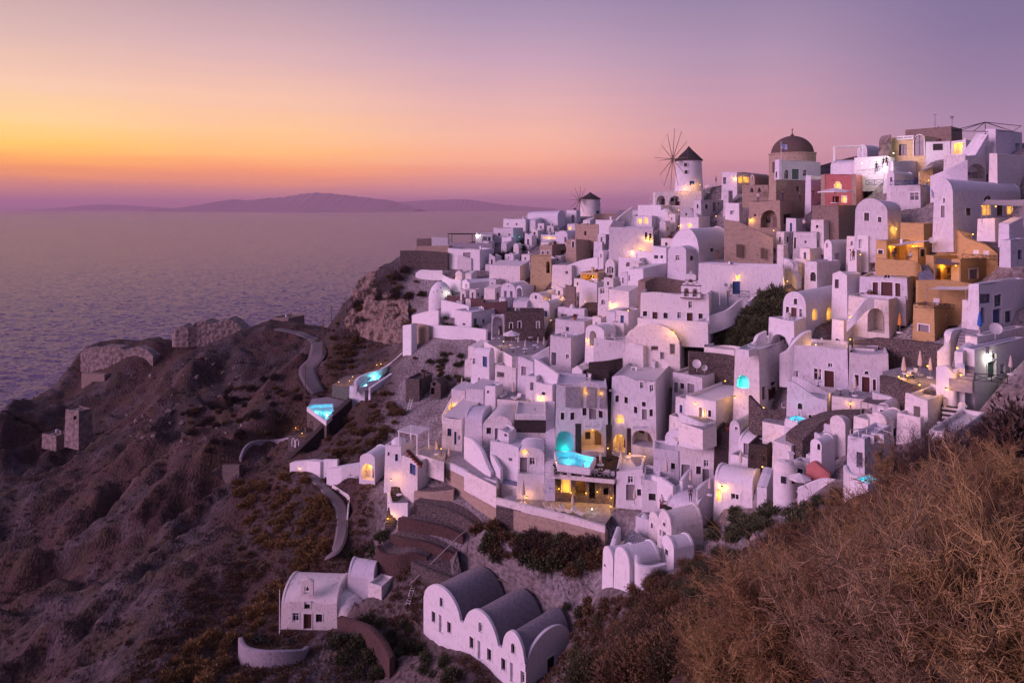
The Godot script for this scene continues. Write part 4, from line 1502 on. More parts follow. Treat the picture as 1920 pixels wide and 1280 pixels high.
func body_mesh(pose: String, cols: Array) -> ArrayMesh:
	var bs := bones(pose)
	var cs := 0.035
	var lo := Vector3(-0.42, -0.06, -0.4)
	var n := Vector3i(25, 54, 28)
	var f := PackedFloat32Array()
	f.resize(n.x * n.y * n.z)
	f.fill(1.0)
	var own := PackedByteArray()
	own.resize(n.x * n.y * n.z)
	var best := PackedFloat32Array()
	best.resize(f.size())
	best.fill(9.0)
	for b in bs:
		var a: Vector3 = b[0]
		var e: Vector3 = b[2]
		var r := maxf(b[1], b[3]) + 0.12
		var q0 := (Vector3(minf(a.x, e.x), minf(a.y, e.y), minf(a.z, e.z)) - Vector3.ONE * r - lo) / cs
		var q1 := (Vector3(maxf(a.x, e.x), maxf(a.y, e.y), maxf(a.z, e.z)) + Vector3.ONE * r - lo) / cs
		var ae := e - a
		var l2 := maxf(ae.length_squared(), 1e-6)
		for z in range(maxi(0, int(q0.z)), mini(n.z, int(q1.z) + 2)):
			for y in range(maxi(0, int(q0.y)), mini(n.y, int(q1.y) + 2)):
				for x in range(maxi(0, int(q0.x)), mini(n.x, int(q1.x) + 2)):
					var p := lo + Vector3(x, y, z) * cs
					var t := clampf((p - a).dot(ae) / l2, 0.0, 1.0)
					var dd := p.distance_to(a + ae * t) - lerpf(b[1], b[3], t)
					var k := (z * n.y + y) * n.x + x
					var h := clampf(0.5 + 0.5 * (f[k] - dd) / 0.04, 0.0, 1.0)
					f[k] = lerpf(f[k], dd, h) - 0.04 * h * (1.0 - h)
					if dd < best[k]:
						best[k] = dd
						own[k] = b[4]
	var vid := {}
	var vs := PackedVector3Array()
	var vc := PackedColorArray()
	var idx := PackedInt32Array()
	var step := [1, n.x, n.x * n.y]
	for z in n.z - 1:
		for y in n.y - 1:
			for x in n.x - 1:
				var k := (z * n.y + y) * n.x + x
				var m := 0
				var sum := Vector3.ZERO
				var cnt := 0
				for c in 8:
					if f[k + (c & 1) + (step[1] if c & 2 else 0) + (step[2] if c & 4 else 0)] < 0.0: m |= 1 << c
				if m == 0 or m == 255: continue
				for e in [[0, 1], [2, 3], [4, 5], [6, 7], [0, 2], [1, 3], [4, 6], [5, 7], [0, 4], [1, 5], [2, 6], [3, 7]]:
					if ((m >> e[0]) & 1) == ((m >> e[1]) & 1): continue
					var ka: int = k + (e[0] & 1) + (step[1] if e[0] & 2 else 0) + (step[2] if e[0] & 4 else 0)
					var kb: int = k + (e[1] & 1) + (step[1] if e[1] & 2 else 0) + (step[2] if e[1] & 4 else 0)
					var t := f[ka] / (f[ka] - f[kb])
					sum += Vector3(e[0] & 1, (e[0] >> 1) & 1, (e[0] >> 2) & 1).lerp(Vector3(e[1] & 1, (e[1] >> 1) & 1, (e[1] >> 2) & 1), t)
					cnt += 1
				vid[k] = vs.size()
				vs.append(lo + (Vector3(x, y, z) + sum / cnt) * cs)
				vc.append(cols[own[k]])
	for k in vid:
		for ax in 3:
			var s0: int = step[ax]
			var s1: int = step[(ax + 1) % 3]
			var s2: int = step[(ax + 2) % 3]
			if (f[k] < 0.0) == (f[k + s0] < 0.0): continue
			if not (vid.has(k - s1) and vid.has(k - s2) and vid.has(k - s1 - s2)): continue
			var q := [vid[k], vid[k - s1], vid[k - s1 - s2], vid[k - s2]]
			if f[k] < 0.0: idx.append_array([q[0], q[2], q[1], q[0], q[3], q[2]])
			else: idx.append_array([q[0], q[1], q[2], q[0], q[2], q[3]])
	var arr := []
	arr.resize(Mesh.ARRAY_MAX)
	arr[Mesh.ARRAY_VERTEX] = vs
	arr[Mesh.ARRAY_COLOR] = vc
	arr[Mesh.ARRAY_INDEX] = idx
	var am := ArrayMesh.new()
	am.add_surface_from_arrays(Mesh.PRIMITIVE_TRIANGLES, arr)
	var st := SurfaceTool.new()
	st.create_from(am, 0)
	st.generate_normals()
	return st.commit()

func person(label: String, pose: String, u: float, v: float, turn: float, shirt: Color, legs: Color, d := 0.0) -> void:
	var p := at(u, v, d) if d > 0.0 else stand(u, v)
	var o := solo("person", body_mesh(pose, [legs, shirt, Color(0.4, 0.22, 0.15), Color(0.03, 0.02, 0.015), Color(0.05, 0.04, 0.04)]), M.body, label, "person", "people about the village")
	o.position = p + Vector3(0, 0.05, 0)
	o.rotation.y = deg_to_rad(turn)

# ---------- plants ----------
func tuft(s: int, count: int, r: float, h: float, c0: Color, c1: Color, leaf: float, base := 0.0) -> ArrayMesh:
	# leaf-sized faces through a domed crown
	var g := RandomNumberGenerator.new()
	g.seed = s
	var mb := MB.new()
	mb.colored = true
	var lump := noise(s, 1.6 / r, FastNoiseLite.FRACTAL_FBM, 2)
	for i in count:
		var a := g.randf() * TAU
		var e := asin(g.randf_range(0.0, 1.0))
		var q := pow(g.randf(), 0.4)
		var dir := Vector3(cos(a) * cos(e), sin(e), sin(a) * cos(e))
		var k := 0.78 + 0.5 * lump.get_noise_3dv(dir * r * 1.5)
		var p := Vector3(dir.x * r, base + dir.y * h, dir.z * r) * q * k + Vector3(0, base * (1.0 - q * k), 0)
		var out := (dir + Vector3(g.randf_range(-1, 1), g.randf_range(-0.6, 1), g.randf_range(-1, 1)) * 0.7).normalized()
		var side := out.cross(Vector3(g.randf_range(-1, 1), 0.3, g.randf_range(-1, 1))).normalized()
		var w := leaf * g.randf_range(0.5, 1.1)
		mb.col = c0.lerp(c1, g.randf())
		mb.tri(p - side * w * 0.5, p + side * w * 0.5, p + out * w * 2.0, out.cross(side))
	return mb.mesh()

func twigs(s: int, stems: int, r: float, h: float, c0: Color, c1: Color, thick: float, depth := 2) -> ArrayMesh:
	# a dry shrub: stems that arch outwards and fork into crooked twigs
	var g := RandomNumberGenerator.new()
	g.seed = s
	var mb := MB.new()
	mb.colored = true
	for i in stems:
		var a := g.randf() * TAU
		var tip := Vector3(cos(a), 0, sin(a)) * r * sqrt(g.randf()) + Vector3(0, h * g.randf_range(0.45, 1.0), 0)
		var from := Vector3(cos(a), 0, sin(a)) * r * 0.2 * g.randf()
		twig(mb, g, from, tip, thick, depth, c0, c1)
	return mb.mesh()

func twig(mb: MB, g: RandomNumberGenerator, a: Vector3, b: Vector3, t: float, depth: int, c0: Color, c1: Color) -> void:
	var n := 4 if depth > 0 else 3
	var len := (b - a).length()
	var prev := a
	mb.col = c0.lerp(c1, g.randf())
	for i in range(1, n + 1):
		var q := a.lerp(b, i / float(n)) + Vector3(g.randf_range(-1, 1), g.randf_range(-0.8, 1.0), g.randf_range(-1, 1)) * len * 0.19
		var r0 := t * (1.0 - 0.6 * (i - 1) / n)
		var r1 := t * (1.0 - 0.6 * i / n)
		mb.tube(prev, q, r0, r1, 3)
		if depth > 0:
			for k in (3 if depth == 1 else 3):
				var dir := ((b - a).normalized() + Vector3(g.randf_range(-1, 1), g.randf_range(-0.6, 1), g.randf_range(-1, 1)) * 1.6).normalized()
				twig(mb, g, prev.lerp(q, g.randf()), q + dir * len * g.randf_range(0.16, 0.34), t * 0.6, depth - 1, c0, c1)
		prev = q

func village() -> void:
	make_props()
	far_ridge()
	windmill_hill()
	top_street()
	east_houses()
	middle_houses()
	hotel()
	lower_houses()
	seaward()
	street_life()
	make_tank()
	infill()

func houses(list: Array) -> void:
	for r in list: house(r)

func far_ridge() -> void:
	houses([
		[891, 923, 923, 438, 456, "f", "small white house with dark porch and bright lamp on the far ridge", "k904,443,10,12 k915,444,5,11", {"id": "porch", "l": 6}],
		[924, 962, 969, 428, 452, "f", "white house with two small windows on the far ridge", "w933,436,5,6 w953,437,4,6", {"l": 6}],
		[943, 985, 989, 411, 431, "f", "white house with a hedge on its roof at the far end", "w950,418,3,4 w967,418,3,4", {"l": 7, "chim": [[0.2, 0.5, 0.8]]}],
		[988, 1046, 1062, 404, 427, "s", "grey vaulted house below the smaller windmill", "w1002,411,4,5", {"m": "pale", "rise": 9}],
		[940, 959, 964, 445, 466, "f", "small lilac cistern house on the far ridge", "", {"m": "pale", "l": 3, "name": "cistern", "cat": "cistern"}],
		[1062, 1081, 1089, 394, 418, "f", "small white house with arched door beside the smaller windmill", "q1071,402,6,15", {}],
		[839, 900, 921, 468, 503, "f", "broad white house under the stone platform of the far ridge", "g868,473,14,15", {"l": 8}],
		[857, 884, 892, 484, 503, "y", "white stepped house with a curved gable below the broad far house", "", {"rise": 5}],
		[917, 975, 993, 499, 529, "h", "plain white windowless house above the pediment house", "", {"rise": 6}],
		[866, 880, 948, 530, 557, "g", "white house with porch and small pediment above the dark parapet", "n873,532,3,6 x908,541,5,12 d917,540,8,16 x930,541,5,10", {"rise": 5, "th": 62}],
		[939, 966, 992, 541, 560, "v", "white vaulted house with two dark doors beside the pediment house", "w952,534,3,4 k945,545,5,13 k956,545,5,13", {"rise": 10}],
		[966, 979, 1012, 545, 560, "v", "low grey vault with an arched dark front on the far terrace", "q968,540,10,18", {"m": "pale", "rise": 9}],
		[993, 1018, 1047, 559, 577, "v", "white vaulted house with one high window beside the dark steps", "w1003,553,4,7", {"rise": 10}],
		[961, 988, 1014, 570, 586, "s", "long low white vault with a grey arched end", "o992,573,16,10", {"rise": 9, "deep": 0.8}],
		[1015, 1031, 1063, 570, 600, "v", "white vaulted house with a blue door above the stone facade", "b1021,582,6,12", {"rise": 6}],
		[984, 1000, 1014, 579, 597, "f", "small white porch house with a blue door behind the restaurant terrace", "b1006,582,6,12", {}],
		[852, 884, 929, 586, 613, "f", "white house with a sloping wing and green door behind the long parapet", "w867,605,5,5 e888,597,7,13 d905,598,4,7", {"th": 44}],
		[921, 946, 946, 594, 634, "y", "tall white arched porch with a dark blue recess", "a923,594,20,39", {"rise": 0.5, "l": 4, "deep": 1.6}],
		[946, 1021, 1021, 584, 626, "f", "dark stone facade with three small windows behind the restaurant", "w955,606,5,10 w971,603,5,12 w1006,603,5,12", {"m": "stone", "l": 5}],
	])
	lamp_on("bright white lamp on the porch house of the far ridge", "porch", 895, 441, 2.0, 1)
	wall("stone_wall", "dark stone retaining wall with an arched door at the cliff edge", "wall", M.stone, [[750, 470, 502], [790, 470, 502], [839, 474, 502]], 1.0, {"smooth": false})
	wall("plaster_wall", "tan plastered wall over the dark stone retaining wall", "wall", M.tan, [[782, 462, 478], [841, 461, 478]], 2.0)
	wall("stone_wall", "rough stone block standing on the cliff platform", "wall", M.brown, [[781, 448, 464], [809, 447, 464]], 3.0)
	wall("white_wall", "low white wall on the far cliff platform", "wall", M.white, [[809, 445, 456], [842, 446, 456]], 2.5)
	wall("stone_wall", "long grey stone wall under the far ridge houses", "wall", M.concrete, [[841, 455, 471], [880, 456, 471], [923, 456, 471]], 1.0, {"smooth": false})
	wall("white_wall", "curved white wall at the brink of the sea cliff", "wall", M.white, [[779, 512, 517], [790, 506, 520], [810, 507, 522], [829, 507, 522]], 0.4)
	wall("white_wall", "curved white parapet lit by a lamp above the floodlit dome", "wall", M.white, [[829, 515, 532], [846, 523, 540], [862, 524, 544], [870, 528, 540]], 0.4)
	wall("parapet", "long dark red parapet below the pediment house", "wall", M.maroon, [[838, 553, 566], [870, 558, 570], [907, 562, 575]], 0.5)
	wall("parapet", "dark red parapet in front of the small vaulted houses", "wall", M.maroon, [[907, 568, 582], [940, 566, 582], [950, 564, 582]], 0.5)
	wall("white_wall", "white terrace wall under the long dark parapet", "wall", M.white, [[827, 562, 592], [855, 568, 592], [879, 574, 594]], 0.5)
	wall("white_wall", "white garden wall round the shrubs on the seaward corner", "wall", M.white, [[772, 591, 610], [800, 584, 610], [822, 582, 606]], 0.4)
	wall("plaster_wall", "ochre plastered bastion below the seaward garden wall", "wall", M.tan, [[773, 606, 640], [790, 608, 640], [803, 611, 636]], 0.6)
	wall("parapet", "long pale parapet above the fallow terraces", "wall", M.white, [[802, 610, 630], [840, 611, 632], [880, 614, 632], [911, 618, 634]], 0.5)
	wall("white_wall", "tall white wall glowing with lamplight at the seaward corner", "wall", M.white, [[755, 610, 664], [771, 608, 662]], 1.5)
	lamp_at("yellow lamp at the foot of the tall seaward wall", 760, 655, 0.6, 1.6)
	# the floodlit whitewashed dome
	var r := thing("dome_house", "floodlit white dome house with small round holes on the cliff", "house", at(826, 562, ground_d(826, 562)))
	var mb := MB.new()
	var pf := []
	for i in 11: pf.append([3.0 * cos(i / 10.0 * PI / 2), 4.6 * sin(i / 10.0 * PI / 2)])
	mb.lathe([[3.0, -3.0], [3.0, 0.0]] + pf.slice(1), 24)
	part(r, "dome", mb, M.white)
	for q in [[-0.6, 2.2], [-0.2, 2.5], [0.25, 2.3], [0.5, 1.6], [0.1, 3.2]]:
		var hb := MB.new()
		var rr: float = 3.0 * cos(asin(q[1] / 4.6))
		hb.tube(Vector3(sin(q[0]) * rr * 0.9, q[1], cos(q[0]) * rr * 0.9), Vector3(sin(q[0]) * rr * 1.01, q[1] + 0.02, cos(q[0]) * rr * 1.01), 0.16, 0.16, 10, true)
		part(r, "round_window", hb, M.shade)  # disc whose brown paints the dark of a hole
	house([806, 818, 827, 558, 574, "v", "small arched annex in front of the floodlit dome", "k809,560,3,12 k814,561,3,12", {"rise": 5}])
	lamp_at("white floodlight before the whitewashed dome", 815, 543, 2.2, 5.0, 1)
	lamp_at("white floodlight under the far side of the whitewashed dome", 842, 549, 2.0, 3.0, 1)
	lamp_at("warm lamp on the curved parapet above the floodlit dome", 848, 524, 1.6, 1.8)
	lamp_at("blue lamp beside the lilac cistern", 974, 444, 1.5, 1.2, 2)
	pergola("dark thatched pergola on the far ridge", 866, 456, 7, 4, 2.6, 10, M.thatch)

func windmill_hill() -> void:
	windmill("small white windmill with dark cap on the far end of the ridge", 1107, 408, 224, 3.3, 6.1, 2.1, Vector2(1087, 375), 4.4, 48, M.cream, [[38, 0.0, 1.1, 2.2, "d"], [58, 4.0, 0.6, 0.8, "w"]])
	windmill("tall white windmill with pointed thatched cap and bare wheel above the village", 1292, 358, 165, 3.15, 7.3, 3.3, Vector2(1261.5, 298), 7.2, 76, M.white, [[-28, 5.6, 0.7, 0.9, "w"], [-26, 3.9, 0.7, 0.9, "w"], [-2, 0.3, 0.9, 1.9, "d"]], 0.64)
	lamp("warm floodlight at the foot of the small windmill", at(1094, 406, 219), 3.0)
	lamp("warm floodlight at the foot of the tall windmill", at(1283, 354, 160.8), 3.0)
	lamp("left lamp of the pair beside the tall windmill door", at(1301, 347, 160.5), 1.6)
	lamp("lamp of the pair nearer the cafe beside the tall windmill", at(1313, 346, 160.5), 1.2)
	houses([
		[1228, 1316, 1330, 359, 386, "f", "white terrace house with two dark arches under the tall windmill", "q1231,367,17,17 q1255,367,22,18", {"d": 161, "l": 9, "th": 8}],
		[1354, 1383, 1441, 322, 354, "f", "white cafe with lit windows beside the tall windmill", "k1356,333,6,12 W1385,331,8,12 W1396,331,10,12", {"id": "cafe", "d": 158}],
		[1407, 1416, 1450, 334, 352, "v", "small brown vaulted house behind the bell wall", "n1410,330,2,5", {"m": "tan", "rise": 9, "d": 152}],
		[1276, 1300, 1300, 397, 410, "v", "low white arched house below the windmill terrace", "k1286,399,3,5", {"rise": 9}],
		[1300, 1315, 1360, 374, 408, "f", "white house with small windows and grey door below the tall windmill", "w1306,382,4,8 w1323,382,5,9 g1336,379,7,18 w1347,379,3,5", {}],
		[1227, 1252, 1272, 398, 412, "d", "low white house with a shallow dome and lit porch", "W1250,408,8,6", {"rise": 8}],
		[1192, 1222, 1234, 405, 428, "f", "small white house with two lit yellow windows near the wide steps", "W1196,409,7,10 W1208,409,7,10", {}],
		[1196, 1240, 1262, 384, 404, "f", "stepped white house above the lit yellow windows", "w1246,389,3,4", {"l": 6}],
		[1274, 1310, 1332, 407, 428, "f", "plain pale house with a lit lunette above the big vault", "W1289,420,9,5", {"m": "pale"}],
		[1360, 1387, 1394, 381, 407, "f", "white house with one black window beside the tan arch house", "k1369,395,9,7", {}],
		[1358, 1366, 1374, 358, 388, "f", "narrow tall white buttress beside the bell wall", "", {"name": "buttress", "cat": "buttress"}],
		[1011, 1035, 1061, 460, 486, "f", "small tan house with two pale shutters on the far slope", "g1015,470,6,12 g1025,470,6,12 k1052,469,9,16", {"m": "tan"}],
		[1061, 1080, 1134, 449, 482, "h", "large tan house with a sloping roof and two windows", "w1072,453,5,11 w1122,454,7,8", {"m": "tan", "rise": -8}],
		[1078, 1122, 1125, 421, 442, "f", "tan house with one dark door behind the sloping tan house", "k1095,433,4,8", {"m": "tan", "l": 5}],
		[1042, 1064, 1090, 440, 457, "v", "grey vaulted house with a dark door on the far slope", "k1058,444,4,11", {"m": "pale", "rise": 8}],
		[1014, 1044, 1046, 441, 456, "f", "white house with a lit glass front on the far slope", "W1016,444,26,4", {"l": 5}],
		[1063, 1078, 1082, 420, 433, "f", "small white house with warm lamplight below the small windmill", "W1066,425,5,6", {"l": 4}],
		[994, 1034, 1035, 480, 519, "f", "ochre stuccoed house with a tall dark arch and lamplight", "q1024,490,7,22", {"m": "yellow", "l": 6}],
		[1117, 1150, 1153, 413, 428, "f", "low white house beneath the dark steps", "", {"l": 5}],
		[1142, 1226, 1226, 426, 468, "f", "long white house with two glowing niches behind the dining terrace", "n1210,434,5,14 n1218,436,5,14", {"l": 7, "id": "niche"}],
		[1035, 1072, 1121, 498, 521, "f", "white terrace house with a curved parapet below the tan houses", "k1060,508,5,6", {}],
		[1123, 1131, 1147, 478, 499, "v", "narrow white vaulted house below the dining terrace", "n1125,476,3,8", {"rise": 9}],
		[1134, 1152, 1163, 497, 518, "v", "white gabled house with three slim windows below the dining terrace", "w1138,501,3,11 w1142,499,4,14 w1147,501,3,11", {"rise": 11}],
		[1160, 1200, 1223, 484, 504, "f", "low white house with small arches below the dining terrace", "a1174,491,10,9 a1190,494,8,7", {}],
		[1087, 1121, 1123, 512, 540, "f", "ochre cave restaurant with a wide lit opening", "O1090,514,30,20", {"m": "yellow", "l": 5, "deep": 3.0}],
	])
	lamp_on("left lamp of the pair on the lit cafe", "cafe", 1380, 334, 1.8)
	lamp_on("lamp between the windows of the lit cafe", "cafe", 1394, 333, 1.8, 0, false)
	lamp_on("warm uplight under the first glowing niche", "niche", 1212, 446, 2.0)
	lamp_on("warm uplight under the second glowing niche", "niche", 1220, 448, 1.6)
	wall("field_wall", "dark earth bank between walls below the small windmill", "wall", M.brown, [[1115, 402, 414], [1140, 400, 414], [1160, 400, 412]], 3.0)
	wall("white_wall", "white stair wall rising beside the dark steps", "wall", M.cream, [[1149, 424, 430], [1163, 406, 414], [1186, 388, 396]], 0.5)
	stairs("dark stone steps climbing towards the small windmill", M.concrete, 1155, 428, 1172, 394, 3.0, 14)
	stairs("wide pale steps beside the stepped white house", M.white, 1180, 424, 1184, 394, 4.0, 10)
	# the dining terrace
	terrace(M.paving, [[1142, 470], [1192, 470], [1228, 468], [1232, 456], [1180, 450], [1140, 454]], {"deep": 4.0})
	wall("white_wall", "white wall of the dining terrace over the lit kitchen", "wall", M.white, [[1142, 466, 484], [1190, 470, 490], [1226, 474, 492]], 0.4)
	sail("flat white awning above the dining terrace", M.canvas_white, [[1148, 458, 165], [1196, 456, 163], [1200, 452, 168], [1152, 453, 170]], 0.1, false)
	lamp_at("lamp above the tables of the dining terrace", 1201, 466, 1.8, 2.0)
	lamp_at("lamp at the kitchen of the dining terrace", 1170, 473, 1.2, 2.4)
	lamp_at("second kitchen lamp under the dining terrace awning", 1184, 473, 1.2, 2.0)
	lamp_at("lamp among the flowers at the end of the dining terrace", 1208, 477, 1.2, 2.2)
	lamp_at("small lamp by the shallow dome house", 1273, 394, 1.2, 1.2)
	lamp_at("lamp in the shrub beside the small pale house", 1343, 405, 1.6, 1.4)
	lamp_at("small lamp over the lit lunette house", 1273, 424, 1.2, 1.0)
	put_parasol("open", [[1330, 349, 361]], "open white parasol on the windmill terrace", "open parasols")
	put_parasol("closed", [[1343, 329, 346], [1221, 368, 382], [1250, 367, 384]], "folded parasol near the tall windmill", "folded parasols near the tall windmill")
	for q in [["person in dark clothes standing at the tan wall of the dining terrace", 1148, 466], ["person in black leaning on the dining terrace wall", 1165, 468], ["person in grey among the diners of the terrace", 1173, 466]]:
		person(q[0], "stand", q[1], q[2], 20, Color(0.03, 0.03, 0.035), Color(0.03, 0.03, 0.04))
	for i in 5: put("table", 1154 + i * 9, 466 + (i % 2) * 3, 1.0, i, "white table set on the dining terrace", "dining terrace tables")
	# domed church, its white forebuilding and the tan street front
	var d := 148.0
	var r := thing("domed_church", "brown stone church with a large dark dome and finial", "church", at(1486, 336, d))
	var mb := MB.new()
	mb.lathe([[5.0, -4.0], [5.0, 5.15], [5.12, 5.2], [5.12, 5.5], [4.3, 5.55]], 8)
	part(r, "drum", mb, M.tan)
	var pf := []
	for i in 13: pf.append([4.28 * cos(i / 12.0 * PI / 2), 5.5 + 3.75 * sin(i / 12.0 * PI / 2)])
	mb = MB.new()
	mb.lathe(pf, 32)
	part(r, "dome", mb, M.dome)
	mb = MB.new()
	mb.lathe([[0.5, 9.15], [0.32, 9.5], [0.1, 9.75], [0.08, 10.2]], 8)
	mb.box(Vector3(-0.05, 10.1, -0.05), Vector3(0.05, 10.9, 0.05))
	mb.box(Vector3(-0.25, 10.5, -0.05), Vector3(0.25, 10.6, 0.05))
	part(r, "finial", mb, M.dome)
	mb = MB.new()
	mb.box(Vector3(-4.75, 1.4, 1.2), Vector3(-4.6, 3.6, 1.9))
	part(r, "window", mb, M.shade)  # brown box paints the dark of the window opening
	houses([
		[1452, 1461, 1540, 300, 338, "f", "bluish white forebuilding with arched windows in front of the domed church", "n1454,322,3,11 n1470,318,9,18 e1485,316,14,20 n1505,318,8,13", {"d": 139, "m": "pale", "th": 63}],
		[1441, 1455, 1514, 338, 378, "y", "tan terrace wall house beneath the church forebuilding", "k1494,350,6,8", {"d": 134, "m": "tan", "rise": 3, "th": 62}],
		[1512, 1522, 1556, 328, 384, "f", "pale block with a slanting parapet beside the pink house", "", {"d": 133, "m": "pale"}],
		[1403, 1463, 1521, 377, 430, "f", "tan stone house with a carved archway and one barred window", "a1426,394,31,33 k1413,401,4,4 w1470,402,16,17", {"m": "tan", "d": 129, "th": 36, "id": "arch"}],
		[1521, 1573, 1605, 386, 436, "f", "brown plastered base wall under the pink house terrace", "", {"m": "brown", "d": 121, "l": 7, "th": 50}],
		[1543, 1602, 1626, 326, 384, "f", "pink house with tan corner strips and one arched window", "N1566,341,12,14 W1580,367,8,13 k1562,368,12,14", {"m": "pink", "d": 126, "th": 36, "name": "pink_house", "id": "pinkh"}],
		[1557, 1604, 1606, 306, 326, "s", "pale blue vaulted house behind the pink house", "", {"m": "pale", "d": 137, "rise": 10, "l": 7}],
		[1608, 1627, 1650, 280, 298, "v", "small white vaulted house on the skyline beside the market", "w1616,277,3,7", {"d": 143, "rise": 11}],
	])
	for q in [[1541.5, 325], [1600, 325]]:
		mb = MB.new()
		var f = faces["pinkh"]
		var ray := at(q[0] + 2, 384, 1.0)
		var b: Vector3 = ray * (f.c.dot(f.nf) / ray.dot(f.nf))
		mb.box(Vector3(-0.35, -2, -0.04), Vector3(0.35, f.h + 0.02, 0.06), Transform3D(Basis(Vector3.UP, f.root.rotation.y), b + Vector3(0, 0, 0)))
		var cs := part(f.root, "corner_strip", mb, M.tan)
		cs.transform = (f.root as Node3D).transform.affine_inverse()
	wall("bell_wall", "tan arcade wall with two small bells beside the church", "wall", M.tan, [[1392, 347, 366, 140], [1441, 347, 366, 138]], 0.6)
	for q in [[1410, 356], [1424, 356]]:
		mb = MB.new()
		mb.lathe([[0.42, -0.4], [0.3, -0.2], [0.2, 0.3], [0.0, 0.5]], 10)
		solo("church_bell", mb, M.iron, "small dark bell hanging on the tan bell wall", "bell", "bells of the tan wall").position = at(q[0], q[1], 137.2)
	flagpole("flagpole with a blue and white striped flag before the dome", 1465, 338, 265, 138.0, true)
	lamp_on("warm lamp on the tan house by its archway", "arch", 1409, 412, 2.2)
	lamp("lamp beside the passage under the tan arch house", at(1451, 432, 121), 1.8)
	lamp("lamp under the parasol of the pink house", at(1586, 372, 121), 1.5)
	var up := dup(proto.open, at(1566, 381, 121), 0.3, 1.15, "large open white parasol in front of the pink house", "open parasols")
	up.scale = Vector3(1.75, 1.0, 1.75)
	pergola("thin white pergola on the roof behind the pink house", 1590, 300, 5, 2.4, 2.6, 20, M.frame_white, 139.0)
	for q in [["person in black taking a photograph on the church terrace", "phone", 1500, 380, Color(0.03, 0.03, 0.04), Color(0.05, 0.05, 0.07)], ["person in a white shirt on the church terrace wall", "stand", 1422, 379, Color(0.6, 0.58, 0.58), Color(0.06, 0.06, 0.09)], ["person in a dark red dress on the church steps", "stand", 1525, 372, Color(0.08, 0.03, 0.035), Color(0.1, 0.03, 0.04)],
		["person in dark blue beside another on the church terrace", "stand", 1468, 377, Color(0.03, 0.035, 0.06), Color(0.04, 0.04, 0.06)], ["person in a white top walking below the tan arch house", "walk", 1508, 429, Color(0.65, 0.63, 0.63), Color(0.04, 0.04, 0.05)]]:
		person(q[0], q[1], q[2], q[3], -30, q[4], q[5], 126.0 if q[3] < 400 else 119.0)

func flagpole(label: String, u: float, v: float, vt: float, d: float, flag: bool) -> void:
	var root := thing("flagpole", label, "flagpole", at(u, v, d))
	var h := (v - vt) / F * d
	var mb := MB.new()
	mb.tube(Vector3(0, -1, 0), Vector3(0, h, 0), 0.06, 0.04, 6)
	part(root, "pole", mb, M.frame_white)
	if flag:
		mb = MB.new()
		mb.colored = true
		for i in 9:
			for j in 8:
				var p := []
				for e in [[j, i], [j + 1, i], [j + 1, i + 1], [j, i + 1]]: p.append(Vector3(e[0] * 0.16, h - 0.35 - e[1] * 0.13 - e[0] * 0.03, 0.12 * sin(e[0] * 1.1)))
				mb.col = Color(0.05, 0.1, 0.35) if (i % 2 == 0 and not (i < 5 and j == 2)) or (j < 3 and i < 5 and i != 2 and j != 1) else Color(0.6, 0.6, 0.62)
				mb.quad(p[0], p[1], p[2], p[3], Vector3(0, 0, 1))
		part(root, "flag", mb, M.flag)

